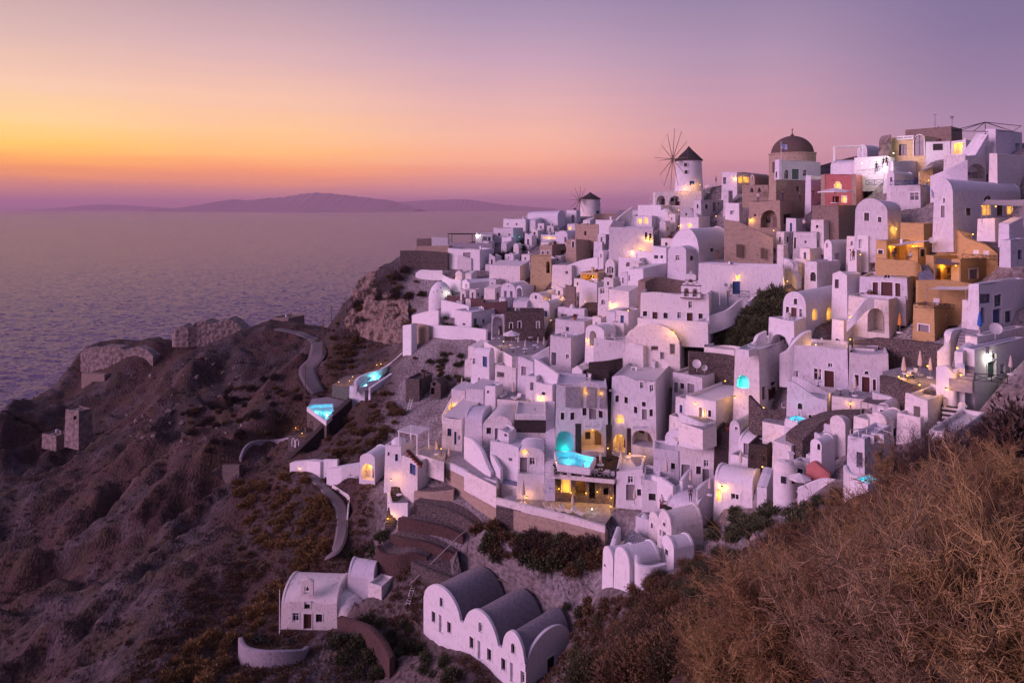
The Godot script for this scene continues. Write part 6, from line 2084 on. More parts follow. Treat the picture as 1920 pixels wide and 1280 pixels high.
	put_parasol("closed", [[1695, 668, 711], [1726, 657, 703], [1745, 670, 708]], "folded cream parasol on the stone-walled terrace", "folded parasols of the stone-walled terrace")
	put_parasol("closed", [[1536, 693, 716], [1604, 706, 742], [1498, 776, 800]], "folded parasol beside the brown doors", "folded parasols by the brown doors")
	put_parasol("closed", [[1693, 780, 806], [1896, 668, 702], [1838, 616, 650], [1825, 573, 603]], "folded parasol among the houses at the right", "folded parasols at the right")
	var og := put("closed", 1688, 624, 0.95, 0.0, "folded orange parasol below the ochre houses", "", 88.5)
	(og.get_child(1) as MeshInstance3D).material_override = M.canvas_orange
	var bl := put("closed", 1838, 628, 1.0, 0.4, "folded blue parasol by the blue doors", "", 77.0)
	(bl.get_child(1) as MeshInstance3D).material_override = M.canvas_blue
	for q in [[1700, 712], [1712, 707]]:
		put("table", q[0], q[1], 1.0, 0.0, "round table on the stone-walled terrace", "tables of the stone-walled terrace")
		put("chair", q[0] + 8, q[1] - 2, 1.0, 2.0, "white chair on the stone-walled terrace", "chairs of the stone-walled terrace")
	for q in [[1535, 724], [1577, 740], [1487, 806]]: put("table", q[0], q[1], 1.0, 0.0, "round white table in front of the brown doors", "tables by the brown doors")
	for q in [[1598, 740], [1510, 718], [1470, 770]]: put("chair", q[0], q[1], 1.0, 1.0, "white chair in front of the brown doors", "chairs by the brown doors")
	for q in [[1566, 740, "small lamp on the terrace of the brown doors"], [1595, 756, "small lamp at the grey sail"], [1350 + 28, 745, "small lamp at the path under the turquoise niche"], [1432, 764, "pair of path lamps below the turquoise niche"], [1442, 795, "path lamp lighting the stone steps"], [1473, 820, "path lamp by the stone bank"], [1474, 838, "yellow lamp under the stone bank"], [1450, 856, "orange wall lamp on the vault gable"], [1430, 875, "small lamp on the crazy-paved path"]]:
		lamp_at(q[2], q[0], q[1], 0.6, 0.9)

func middle_houses() -> void:
	houses([
		[883, 918, 929, 668, 728, "s", "white house with a vivid blue door and rounded roof above the fallow terraces", "b905,668,9,21 w885,672,5,12 k896,708,4,12", {"rise": 14, "d": 123, "th": 30}],
		[928, 968, 974, 690, 728, "f", "pale house with a broad flat roof beside the blue door house", "o932,697,14,12", {"d": 120, "l": 7, "deep": 1.5}],
		[970, 1001, 1006, 678, 728, "y", "white house with a grey shutter and a round shoulder", "g977,687,10,18", {"d": 118, "rise": 4, "l": 5}],
		[1030, 1071, 1098, 634, 690, "f", "tall white house with a dark door above the winding stair", "k1033,660,9,26 w1061,663,6,10", {"d": 118, "th": 34}],
		[1072, 1092, 1106, 694, 722, "g", "white house with a pointed gable below the tall white house", "x1094,694,10,18", {"d": 113, "rise": 8}],
		[985, 1006, 1040, 706, 752, "d", "rounded white house with a dark door and shallow dome", "k993,716,7,16", {"d": 115, "rise": 8}],
		[1005, 1036, 1042, 722, 754, "f", "white house glowing with lamplight beside the steps", "w1016,734,7,7", {"d": 113, "l": 4, "id": "glowh"}],
		[908, 928, 944, 726, 768, "f", "slim white tower house with one tiny window", "w912,732,4,6", {"d": 116}],
		[872, 906, 912, 732, 782, "h", "white house with a sloping roof beside the lamplit stair", "", {"d": 117, "l": 6, "rise": 4}],
		[1174, 1206, 1214, 650, 688, "y", "white stepped wall house below the peeling vault", "", {"d": 109, "rise": 4, "l": 4}],
		[1113, 1172, 1176, 642, 680, "f", "white block with a slatted roof railing below the lamplit vault", "", {"d": 111, "l": 5, "foot": 5}],
		[1098, 1134, 1140, 622, 648, "v", "white vault with a dark arched door and lamplight", "q1106,620,13,30", {"d": 114, "rise": 10, "l": 4, "id": "archl"}],
		[1172, 1276, 1281, 640, 686, "v", "peeling plaster vault with black openings in its front", "k1221,649,14,9 k1257,644,10,21 g1239,660,8,14", {"d": 108, "rise": 28, "th": 20, "l": 6, "m": "cream"}],
		[1087, 1120, 1125, 530, 562, "y", "white curved house under the lit cave restaurant", "", {"d": 138, "rise": 4, "l": 5}],
		[1046, 1096, 1100, 580, 600, "d", "white pavilion with a shallow tent-like roof", "p1052,588,12,12 p1075,588,10,12", {"d": 134, "rise": 7}],
		[1040, 1096, 1110, 604, 634, "f", "white terrace block behind the restaurant parasols", "k1060,612,6,9", {"d": 126, "l": 6}],
		[1320, 1378, 1386, 656, 700, "y", "white house edge above the satellite dishes", "", {"d": 103, "rise": -4, "l": 3}],
	])
	lamp_on("warm lamp on the house glowing beside the steps", "glowh", 1014, 746, 2.2)
	lamp_on("warm lamp by the dark arched door of the vault", "archl", 1104, 636, 2.0)
	wall("black_wall", "black lava stone wall below the slatted railing block", "wall", M.lava, [[1104, 680, 700, 109], [1140, 677, 700, 108], [1158, 674, 698, 108], [1168, 672, 694, 108]], 0.6)
	wall("black_wall", "lower black lava stone wall over the hotel roof", "wall", M.lava, [[1099, 694, 712, 107], [1141, 694, 712, 106]], 0.6)
	wall("pillar_wall", "tall stone pillar wall beside the dark lane steps", "wall", M.brown, [[1060, 534, 574, 137], [1078, 538, 572, 136]], 0.6)
	stairs("dark lane steps with small lamps through the village", M.concrete, 1052, 582, 1050, 542, 2.4, 14)
	wall("white_wall", "white stair flank slanting between the shuttered house and the tall house", "wall", M.white, [[1002, 672, 720, 117], [1030, 690, 722, 115], [1055, 708, 730, 113]], 0.6, {"smooth": false})
	wall("white_wall", "white curved wall below the dark lane steps", "wall", M.white, [[1036, 506, 520], [1056, 500, 520], [1090, 488, 508], [1121, 482, 502]], 0.5)
	wall("white_wall", "white wall along the restaurant terrace edge", "wall", M.white, [[908, 640, 652, 134], [930, 652, 664, 129], [960, 664, 678, 126], [990, 670, 684, 122], [1030, 650, 676, 122]], 0.4)
	terrace(M.paving, [[912, 642], [960, 668], [1012, 664], [1028, 640], [1020, 622], [945, 624]], {"d": 133, "deep": 3.0})
	put_parasol("closed", [[936, 616, 634], [972, 629, 650], [985, 636, 660], [947, 642, 662], [954, 648, 666], [980, 655, 672], [1009, 631, 651], [1020, 631, 655]], "folded cream parasol on the big restaurant terrace", "folded parasols of the big restaurant")
	put_parasol("open", [[959, 619, 647]], "open cream parasol on the big restaurant terrace", "open parasols")
	for q in [[940, 656], [962, 660], [985, 662], [1003, 655], [970, 642], [995, 640]]: put("table", q[0], q[1], 1.1, 0.0, "small table on the big restaurant terrace", "tables of the big restaurant")
	for q in [[944, 640, "lamp by the arched porch of the restaurant"], [934, 656, "lamp at the entrance of the restaurant terrace"], [955, 665, "lamp on the restaurant terrace wall"], [967, 671, "second lamp on the restaurant terrace wall"], [1014, 628, "lamp above the restaurant terrace"], [1010, 668, "lamp on the rim of the restaurant terrace"], [1030, 561, "lamp on the terrace of the high-window vault"], [1033, 600, "lamp below the blue door vault"], [1017, 594, "lamp beside the stone facade"], [1057, 536, "lamp at the top of the dark lane steps"], [1056, 558, "lamp on the dark lane steps"], [1061, 587, "lamp at the foot of the dark lane steps"], [1035, 538, "warm lamp on the wall beside the lane steps"], [1097, 565, "lamp on the small dining terrace"], [1118, 516, "lamp of the lit cave restaurant"], [1108, 668, "warm lamp in the niche above the lava wall"]]:
		lamp_at(q[2], q[0], q[1], 0.9, 1.0)
	for q in [[1307, 697, 1.05], [1321, 700, 0.75]]: put("dish", q[0], q[1], q[2], -0.4, "white satellite dish before the stone bank", "satellite dishes before the stone bank", 102.0)
	wall("stone_wall", "brown stone bank behind the satellite dishes", "wall", M.stone, [[1292, 660, 690, 104.5], [1340, 664, 692, 104], [1378, 668, 694, 103]], 1.0, {"smooth": false})
	railing("white slatted railing over the slatted block", M.frame_white, [[1118, 632, 643, 111.3], [1170, 633, 643, 110.5]], 0.0, "", false)
	terrace(M.paving, [[932, 748], [985, 752], [1004, 742], [996, 728], [950, 728]], {"d": 116, "deep": 3.0})
	var yb := put("closed", 962, 745, 0.95, 0.0, "folded yellowish parasol on the small roof terrace", "")
	(yb.get_child(1) as MeshInstance3D).material_override = M.canvas
	for q in [[944, 744], [970, 748]]: put("lounger", q[0], q[1], 1.0, -0.5, "lounger in lamplight on the small roof terrace", "loungers on the small roof terrace")
	lamp_at("lamp on the small roof terrace", 934, 746, 0.8, 1.4)
	lamp_at("warm lamp by the roof terrace loungers", 966, 748, 0.4, 1.2)

func hotel() -> void:
	houses([
		[1040, 1143, 1146, 722, 884, "f", "tall hotel block with a pool cave and a large lit arch", "W1095,730,8,13 W1124,731,8,14 w1050,771,7,14 w1069,772,8,14 w1093,768,8,14 g1106,769,14,21 w1125,770,8,14 A1090,805,44,43 c1041,806,35,44", {"d": 101, "th": 6, "l": 8, "deep": 3.2, "id": "hotel1"}],
		[1143, 1232, 1272, 716, 884, "f", "hotel block with balcony and rows of grey shuttered windows", "w1151,744,7,13 w1169,747,7,13 w1204,750,8,10 w1188,761,7,14 w1219,766,7,14 g1204,764,10,22 N1154,779,15,18 A1149,814,23,36 a1185,803,40,36 w1200,712,8,14 w1220,720,8,14", {"d": 99, "th": 24, "deep": 2.5, "id": "hotel2"}],
		[1261, 1318, 1322, 708, 746, "f", "white hotel rooms with grey doors beside the satellite dishes", "g1264,716,8,28 w1276,718,8,12 g1290,718,14,26", {"d": 101, "l": 6}],
		[1284, 1343, 1415, 754, 808, "f", "white hotel wing with a terrace roof and a grey side door", "g1310,762,8,28 W1318,763,4,26 w1328,768,6,14 g1380,762,12,24", {"d": 93, "th": 44, "id": "wing"}],
		[1367, 1388, 1424, 806, 834, "v", "white vaulted cottage with a tiny window above the dark annex", "w1378,800,6,8", {"d": 88, "rise": 15, "th": 42}],
		[1384, 1440, 1471, 838, 866, "s", "long white vaulted cottage with a rounded end gable", "w1453,832,8,8 g1394,830,9,24", {"d": 85, "rise": 16, "th": 42}],
		[1402, 1438, 1442, 838, 878, "f", "dark stone annex with a small white window", "x1408,851,8,12 x1430,856,4,10", {"d": 82.5, "th": 38, "m": "lava", "l": 4, "name": "stone_annex"}],
		[1339, 1373, 1377, 812, 848, "f", "dark stone bath house with a pale roof bench", "", {"d": 89.5, "th": 34, "m": "lava", "l": 4, "name": "stone_annex"}],
		[1246, 1290, 1302, 828, 862, "v", "white vaulted cottage with an arched fan window and striped awning", "n1251,833,14,12 o1272,832,28,20", {"d": 94, "rise": 16, "th": 34}],
		[1225, 1274, 1276, 846, 906, "f", "white cottage front with a small grey window and folded parasol", "w1259,868,8,12", {"d": 92, "l": 4, "th": 12}],
		[1270, 1374, 1380, 838, 912, "y", "white row of cottages with grey doors and high windows", "g1278,869,16,31 w1306,874,9,16 g1318,879,13,30 w1320,863,10,14 w1346,892,13,15", {"d": 90, "l": 5, "th": 18, "rise": -4}],
		[1340, 1412, 1430, 914, 950, "s", "white vaulted cottage with a glowing eave lamp and black-framed window", "W1345,916,8,26 w1372,924,15,15", {"d": 80, "rise": 22, "th": 34, "id": "eave"}],
		[1154, 1206, 1210, 882, 948, "y", "white cottage with tall grey door beside the lit stone ground floor", "g1173,907,17,32 w1176,892,11,14 w1194,917,8,13", {"d": 92, "l": 6, "rise": -5, "th": 14}],
		[1203, 1238, 1242, 904, 954, "y", "low white cottage with a black-framed window beside the steps", "w1216,924,16,15", {"d": 89, "l": 5, "rise": 3, "th": 14}],
		[1032, 1151, 1154, 889, 944, "f", "dark stone ground floor with lamplit arches under the pool terrace", "W1053,897,15,28 A1079,896,18,33 k1104,900,12,36 k1131,914,10,14", {"d": 95, "l": 5, "th": 6, "m": "stone", "id": "ground", "deep": 1.0, "par": 0.05}],
	])
	var hp = faces["hotel1"]
	var gp := MB.new()
	gp.box(Vector3(-hp.w * 0.8, hp.h * 0.73, -0.05), Vector3(-hp.w * 0.74, hp.h * 0.97, 0.05))
	for q in [[-0.74, -0.52], [-0.42, -0.26], [-0.18, -0.06]]: gp.box(Vector3(hp.w * q[0], hp.h * 0.73, -0.05), Vector3(hp.w * q[1], hp.h * 0.97, 0.05))
	part(hp.root, "grey_panel", gp, M.concrete)
	# the pool terrace above the stone ground floor
	terrace(M.lava, [[1034, 888], [1152, 899], [1178, 862], [1180, 846], [1040, 846]], {"d": 94.6, "deep": 0.6})
	pool("bright blue hotel pool reaching out of its cave", M.pool_tile, [[1042, 848], [1076, 848], [1084, 852], [1114, 859], [1104, 878], [1048, 871]], {"d": 99.0, "up": 0.06, "lamp": 2.6, "at": [Vector2(1.6, 0.6), Vector2(-0.8, -0.6)]})
	railing("crossed balustrade between white piers round the hotel pool", M.frame_white, [[1036, 877, 889, 94.4], [1067, 879, 892, 94.2], [1098, 882, 895, 94.0], [1150, 887, 900, 93.6]])
	for q in [[1035, 876], [1067, 878], [1098, 881], [1149, 886]]:
		var mb := MB.new()
		mb.box(Vector3(-0.25, -0.2, -0.25), Vector3(0.25, 1.05, 0.25))
		solo("balustrade_pier", mb, M.white, "white pier of the hotel pool balustrade", "pier", "piers of the pool balustrade").position = at(q[0], q[1] + 13, 94.2)
	for q in [[1079, 1090, 795, 846], [1137, 1147, 797, 848], [1176, 1183, 804, 850]]:
		var f = faces["hotel1"]
		var mb := MB.new()
		var w: float = (q[1] - q[0]) / F * 99.5
		mb.box(Vector3(-w / 2, -1.0, -0.3), Vector3(w / 2, (q[3] - q[2]) / F * 99.5, 0.25))
		solo("stone_pillar", mb, M.lava, "dark stone pillar on the hotel front", "pillar", "stone pillars of the hotel").position = at((q[0] + q[1]) / 2.0, q[3], 99.6 if q[0] < 1150 else 98.6)
	for q in [[1096, 1126, 786, 801, 100.4], [1187, 1217, 786, 802, 98.2]]:
		railing("crossed balcony rail on the hotel front", M.frame_white, [[q[0], q[2], q[3], q[4] - 1.2], [q[1], q[2] + 1, q[3] + 1, q[4] - 1.0]], 0.0, "hotel balcony rails")
		terrace(M.white, [[q[0] - 1, q[3] + 1], [q[1] + 1, q[3] + 2], [q[1] + 1, q[3] - 3], [q[0] - 1, q[3] - 4]], {"d": q[4] - 1.3, "deep": 0.2, "name": "balcony_floor"})
	for q in [[1048, 914, "first wall lamp on the stone ground floor"], [1071, 921, "second wall lamp, by the arched door of the stone ground floor"], [1099, 922, "third wall lamp, right of the arch on the stone ground floor"], [1120, 920, "fourth wall lamp, between the dark doors of the stone ground floor"], [1146, 931, "fifth wall lamp, at the end of the stone ground floor"]]:
		lamp_on(q[2], "ground", q[0], q[1], 1.5)
	lamp("lamp at the pillar between the lit arches of the hotel", at(1140, 840, 98.5), 1.6)
	lamp("lamp at the pillar beside the dark hotel arch", at(1181, 850, 97.0), 1.6)
	lamp("lamp on the pool terrace pier by the stairs", at(1043, 866, 95.5), 0.9)
	lamp_at("lamp on the steps right of the pool terrace", 1209, 855, 1.0, 1.2)
	lamp_on("glowing lamp under the eave of the vaulted cottage", "eave", 1356, 912, 2.0)
	lamp_on("lamp on the roof terrace of the hotel wing", "wing", 1306, 756, 1.2)
	lamp("small lamp at the planted bank over the hotel wing", at(1379, 745, 93), 1.0)
	lamp("lamp beside the turquoise niche terrace", at(1360, 714, 95), 1.0)
	put_parasol("closed", [[1113, 765, 790], [1204, 763, 788], [1094, 883, 892], [1126, 849, 880], [1163, 828, 856], [1250, 862, 896], [1295, 880, 912], [1331, 895, 928], [1190, 914, 946], [1300, 752, 786], [1331, 808, 840], [1389, 843, 880]], "folded cream parasol by the hotel cottages", "folded parasols of the hotel")
	for q in [[1062, 880], [1082, 884], [1116, 888], [1138, 890]]: put("lounger", q[0], q[1], 1.05, 2.9, "grey lounger beside the hotel pool", "loungers beside the hotel pool")
	for q in [[1126, 882], [1150, 852], [1145, 859], [1178, 868]]: put("table", q[0], q[1], 1.1, 0.0, "round white table on the hotel pool terrace", "tables of the hotel pool terrace")
	# lower lounger terrace
	terrace(M.paving, [[930, 948], [1130, 990], [1150, 962], [1150, 944], [1032, 938], [1010, 926], [948, 930]], {"d": 94.5, "deep": 3.0, "side": "stone"})
	wall("parapet", "long white parapet edge of the lower lounger terrace", "wall", M.cream, [[930, 934, 946, 95], [985, 948, 962, 92.5], [1060, 966, 980, 90], [1134, 988, 1000, 87.5]], 0.5, {"smooth": false, "foot": 0.2})
	wall("retaining_wall", "brown retaining wall under the lower lounger terrace", "wall", M.tan, [[930, 946, 970, 94.9], [957, 954, 978, 93.6], [985, 962, 985, 92.4], [1022, 971, 993, 91.1], [1060, 980, 1002, 89.9], [1097, 990, 1010, 88.6], [1134, 1000, 1018, 87.4]], 1.2, {"smooth": false, "foot": 6, "bank": 0.8})
	for q in [[1030, 956], [1044, 958], [1060, 960], [1084, 964]]: put("lounger", q[0], q[1], 1.05, 0.7, "sun lounger on the lower stone terrace", "loungers of the lower stone terrace")
	put_parasol("closed", [[1029, 912, 953], [1074, 924, 957], [981, 900, 944]], "folded cream parasol on the lower stone terrace", "folded parasols of the lower stone terrace")
	lamp_at("lamp on the lower stone terrace parapet", 987, 932, 0.6, 1.0)
	lamp_at("lamp in the planter at the end of the lower terrace", 1145, 949, 0.5, 1.2)
	lamp_at("small lamp glinting on the lower stone terrace floor", 1110, 954, 0.4, 0.7, 1)
	stairs("long straight flight of pale steps beside the hotel", M.pale, 1031, 925, 1032, 752, 1.4, 44, {"d": 93, "d2": 112})
	stairs("steps beside the low white cottage with the black-framed window", M.white, 1250, 950, 1250, 908, 1.7, 10, {"d2": 93, "m2": M.lava})
	stairs("curved steps from the pool terrace to the cottages", M.concrete, 1222, 902, 1196, 856, 2.0, 12, {"d": 91, "d2": 97})
	wall("white_wall", "rounded balcony wall of the hotel wing", "wall", M.white, [[1273, 774, 800, 92], [1300, 786, 806, 90.5], [1322, 794, 808, 90], [1343, 792, 808, 91]], 0.4)
	terrace(M.paving, [[1272, 790], [1318, 806], [1344, 800], [1330, 784], [1290, 778]], {"d": 92, "deep": 2.5})
	wall("white_wall", "slanting white stair wall before the cottage row", "wall", M.white, [[1222, 892, 912, 90], [1240, 896, 918, 88.5], [1262, 912, 926, 87]], 0.5, {"smooth": false})
	wall("white_wall", "white divider wall between the cottage patios", "wall", M.white, [[1280, 902, 926, 87.5], [1288, 890, 920, 88.5], [1298, 880, 912, 90]], 0.4)
	wall("white_wall", "second white divider wall of the cottage patios", "wall", M.white, [[1308, 920, 940, 85], [1320, 908, 932, 86], [1338, 896, 920, 88]], 0.4)
	sail("striped awning over the vaulted cottage", M.canvas, [[1283, 838, 92], [1322, 828, 91], [1300, 808, 95], [1260, 818, 95.5]], 0.1, false)
	person("person in dark clothes on the cottage patio", "stand", 1295, 940, -10, Color(0.1, 0.07, 0.12), Color(0.07, 0.06, 0.1), 85.0)
	person("person in a white top and red trousers by the cottage steps", "stand", 1241, 954, 0, Color(0.65, 0.6, 0.62), Color(0.25, 0.03, 0.05), 86.5)

func lower_houses() -> void:
	houses([
		[828, 866, 872, 786, 842, "h", "white house with a blue window and blue door above the tan retaining wall", "u838,802,8,16 b851,808,5,26 k859,816,2,8", {"d": 111, "l": 8, "rise": 12, "th": 22}],
		[871, 904, 908, 786, 826, "s", "grey-white vaulted block beside the blue door house", "", {"d": 109, "rise": 12, "m": "pale", "l": 6, "th": 14}],
		[904, 960, 964, 800, 832, "v", "white house with a broad arched top and grey-green door", "g927,802,9,26 w911,800,9,13", {"d": 107, "rise": 19, "th": 12, "l": 7}],
		[932, 954, 958, 812, 838, "y", "small white annex with a curved top beside the grey-green door", "k945,812,6,7", {"d": 103, "rise": 5, "l": 3}],
		[964, 1024, 1026, 776, 832, "f", "white house with a black stone band and rooftop chairs", "", {"d": 105, "l": 7, "th": 4, "id": "band"}],
		[918, 972, 976, 840, 890, "y", "white house wall with one small square window over the blue patio", "k953,859,7,7", {"d": 100, "rise": 5, "l": 5}],
		[972, 1022, 1026, 852, 888, "v", "white arched house with a lit fanlight over its door", "g975,858,14,28 w993,858,11,14 N977,845,13,6", {"d": 98.5, "rise": 12, "th": 4, "l": 5}],
		[720, 752, 776, 838, 892, "d", "white house with blue windows and a small dome on the slope edge", "w725,846,4,8 u740,850,6,15", {"d": 109, "rise": 9}],
		[751, 783, 833, 866, 906, "f", "white house with a deep blue door and a white roof terrace", "b768,868,12,25", {"d": 106, "th": 42, "foot": 6}],
		[673, 702, 704, 862, 906, "v", "small white house with a glowing yellow arched door", "A677,868,23,34", {"d": 115, "rise": 9, "l": 5, "deep": 1.2}],
		[1129, 1150, 1196, 1052, 1088, "v", "white vaulted house on the brink above the gully", "n1132,1056,4,9", {"d": 78, "rise": 16, "th": 66, "foot": 4}],
		[1152, 1180, 1238, 1062, 1086, "v", "lower white vault curving over the gully edge", "", {"d": 75, "rise": 24, "th": 66, "foot": 4}],
		[1216, 1235, 1258, 978, 1012, "v", "narrow white vaulted house in the crazy-paved yard", "n1220,978,4,14", {"d": 83, "rise": 12, "th": 66}],
		[1232, 1259, 1320, 992, 1032, "v", "white vaulted house with tall windows at the lower end of the village", "n1242,976,6,12 w1236,990,4,16 k1242,994,6,26 w1251,1002,5,14", {"d": 78.5, "rise": 26, "th": 68}],
		[1240, 1264, 1302, 1030, 1058, "v", "smallest white vault with one window at the very end of the yard", "w1247,1028,6,16", {"d": 75.5, "rise": 14, "th": 68}],
		[1192, 1218, 1226, 976, 1004, "d", "small white cistern with a flat dome and a blue chair", "", {"d": 85, "rise": 4}],
		[1249, 1306, 1346, 958, 988, "s", "low white vault like a whale back above the yard", "w1272,955,4,4", {"d": 84, "rise": 18}],
	])
	# courtyard
	terrace(M.crazy, [[1160, 1032], [1176, 1008], [1182, 990], [1216, 1012], [1240, 1030], [1260, 1056], [1216, 1062]], {"d": 80, "deep": 3.0, "name": "crazy_paved_yard"})
	wall("white_wall", "narrow white wall along the crazy-paved yard", "wall", M.white, [[1148, 1038, 1046, 79], [1156, 1010, 1034, 80.5], [1164, 988, 1012, 84]], 0.5, {"smooth": false})
	wall("planter_wall", "curved white kerb round the dark planter of the yard", "wall", M.white, [[1190, 1040, 1056, 75], [1196, 1058, 1066, 74], [1220, 1064, 1072, 73.5], [1250, 1058, 1066, 74]], 0.5)
	# black stone band on the white house
	var f = faces["band"]
	var mb := MB.new()
	mb.box(Vector3(-f.w + 0.02, f.h * 0.38, -0.1), Vector3(-0.02, f.h * 0.78, 0.12))
	part(f.root, "stone_band", mb, M.lava)
	for q in [[990, 782], [1004, 778]]: put("chair", q[0], q[1], 1.1, 0.5, "white chair on the roof over the black stone band", "chairs over the black stone band")
	put_parasol("closed", [[1000, 748, 780]], "folded parasol on the roof over the black stone band", "")
	railing("white ornamental rail on the roof over the black stone band", M.frame_white, [[966, 778, 786, 104.6], [1022, 778, 786, 104.2]], 0.0, "")
	# terrace behind the tan retaining wall
	terrace(M.paving, [[836, 864], [930, 912], [934, 892], [880, 840], [846, 840]], {"d": 107, "deep": 3.0})
	terrace(M.bluefloor, [[940, 906], [1006, 918], [1012, 888], [962, 882]], {"d": 99.5, "deep": 2.0})
	wall("retaining_wall", "tall tan retaining wall under the white houses", "wall", M.tan, [[833, 872, 914, 107.5], [850, 876, 930, 105], [890, 896, 958, 101.5], [930, 910, 962, 98.5]], 0.8, {"smooth": false, "foot": 6})
	wall("parapet", "white coping wall on the tan retaining wall", "wall", M.white, [[833, 865, 873, 107.4], [850, 872, 880, 104.9], [890, 892, 900, 101.4], [930, 904, 914, 98.4]], 0.5, {"smooth": false, "foot": 0.3})
	wall("stair_wall", "tall curved white stair wall above the tan retaining wall", "wall", M.white, [[870, 818, 868, 108], [884, 824, 884, 105.5], [900, 842, 894, 103], [910, 866, 900, 101.5], [920, 886, 906, 100.5]], 0.6)
	wall("stair_wall", "white stair wall facing the curved one across the steps", "wall", M.white, [[920, 852, 892, 102], [928, 862, 900, 101], [938, 880, 906, 100]], 0.5)
	stairs("steps between the curved stair walls", M.paving, 930, 896, 908, 838, 1.6, 16, {"d": 100.5, "d2": 106})
	for q in [[955, 890], [968, 892]]: put("lounger", q[0], q[1], 1.15, 0.4, "grey lounger on the blue patio", "loungers on the blue patio")
	put_parasol("closed", [[907, 800, 838], [842, 836, 872], [818, 828, 862]], "folded parasol on the terraces above the tan retaining wall", "folded parasols above the tan retaining wall")
	# stair with little lamps
	stairs("diagonal stair edged with little lamps above the fallow slope", M.white, 836, 782, 866, 734, 1.5, 18, {"m2": M.lava})
	wall("stair_wall", "white edge of the lamplit diagonal stair", "wall", M.cream, [[832, 778, 788], [846, 752, 764], [866, 724, 738]], 0.4, {"smooth": false})
	for q in [[866, 736, "first"], [855, 746, "second"], [849, 760, "third"], [840, 779, "lowest"]]: lamp_at("the %s little lamp down the diagonal stair" % q[2], q[0], q[1], 0.5, 1.0)
	put_parasol("closed", [[866, 706, 728], [877, 715, 735]], "folded parasol at the head of the diagonal stair", "folded parasols at the diagonal stair")
	# pergola terrace of the blue door house
	terrace(M.paving, [[780, 850], [832, 866], [836, 845], [800, 830]], {"d": 109, "deep": 3.0})
	pergola("white slatted pergola on the slope edge", 776, 838, 3.6, 3.0, 2.6, 30, M.frame_white, 110.0)
	put_parasol("closed", [[818, 824, 852]], "folded parasol beside the slatted pergola", "")
	lamp_at("lamp beside the slatted pergola", 804, 820, 1.4, 1.2)
	lamp_at("lamp by the parasol of the pergola terrace", 827, 841, 1.2, 1.2)
	lamp("yellow lamp in the shrubs below the glowing door house", at(733, 900, 108.0), 2.4)
	lamp_at("yellow lamp on the lit steps below the blue door", 727, 972, 0.6, 2.0)
	lamp_at("yellow lamp by the white ruins at the bend of the path", 562, 878, 0.9, 3.0)
	lamp_at("yellow lamp inside the white ruins", 617, 868, 1.0, 3.5)
	for i in 6: put("pot", 766 + i * 4.4, 853 + i * 4.6, 1.0, i * 1.1, "red flower pot in a row on the white roof terrace", "row of red flower pots", 104.5)
	wall("white_wall", "white boxed terrace with blue floor on the lit stair", "wall", M.white, [[726, 924, 950, 108], [732, 944, 966, 105], [764, 944, 964, 103]], 0.4, {"smooth": false})
	terrace(M.bluefloor, [[728, 944], [764, 946], [764, 932], [730, 926]], {"d": 106, "deep": 2.0})
	put("table", 748, 936, 1.0, 0.0, "round white table on the boxed terrace", "", 105.5)
	stairs("steps lit yellow beside the blue door house", M.stone, 730, 992, 742, 912, 1.4, 18)
	wall("white_wall", "tumbled white walls of a ruin on the path", "wall", M.white, [[543, 868, 884], [575, 864, 884], [600, 866, 890]], 1.5, {"smooth": false})
	wall("white_wall", "white ruin walls ending at the glowing door house", "wall", M.white, [[612, 880, 902], [640, 876, 900], [673, 872, 896]], 1.8, {"smooth": false})
	wall("white_wall", "bright lit white wall inside the ruin", "wall", M.white, [[606, 862, 884], [632, 862, 884]], 0.5)
	# fallow terraces held by curved walls
	for q in [["uppermost curved terrace wall below the tan retaining wall", M.stone, [[776, 940, 958], [820, 950, 968], [860, 965, 984], [890, 985, 1002]]],
		["second curved dark terrace wall", M.redstone, [[746, 972, 988], [780, 977, 993], [830, 988, 1002], [868, 1004, 1016]]],
		["third curved red stone terrace wall", M.redstone, [[732, 1004, 1022], [760, 1011, 1028], [800, 1018, 1034], [850, 1040, 1054]]],
		["lowest rounded red stone terrace wall", M.redstone, [[705, 1024, 1062], [718, 1038, 1070], [745, 1042, 1074], [772, 1038, 1064], [800, 1046, 1064]]],
		["long dry stone wall across the bare terraces", M.stone, [[770, 1054, 1082], [810, 1072, 1100], [850, 1086, 1110], [880, 1094, 1112]]],
		["grey garden wall with a tan face above the fallow plot", M.tan, [[776, 922, 934], [812, 924, 936], [850, 920, 934]]]]:
		wall("terrace_wall", q[0], "wall", q[1], q[2], 0.6, {"fill": 4.0, "bank": 0.9})
	# chapel at the bottom
	houses([
		[526, 632, 650, 1133, 1182, "s", "cream chapel with a vaulted roof and brown door at the bottom of the slope", "w548,1149,12,16 d569,1151,15,30 w592,1151,12,16 w570,1130,11,13", {"d": 95, "m": "cream", "rise": 26, "th": 4, "l": 6.5, "id": "cchapel", "name": "chapel", "cat": "chapel"}],
		[650, 700, 717, 1086, 1116, "s", "lilac vaulted hut beside the lowest red terrace wall", "", {"d": 97, "m": "pale", "rise": 22, "th": 8}],
		[691, 716, 720, 1100, 1120, "f", "low plastered cistern block beside the lilac hut", "", {"d": 95, "m": "cream", "l": 3}],
	])
	f = faces["cchapel"]
	bell_gable("small stone bell gable with a cross on the cream chapel", at(576, 1116, 95.3), f.root.rotation.y, 1.7, 2.0, M.cream, 1)
	var r := thing("chapel_apse", "rounded apse and dome at the back of the cream chapel", "apse", at(652, 1160, 97.5))
	mb = MB.new()
	mb.lathe([[2.6, -3.0], [2.5, 1.6], [2.2, 2.7], [1.4, 3.5], [0.0, 3.9]], 22)
	part(r, "apse", mb, M.cream)
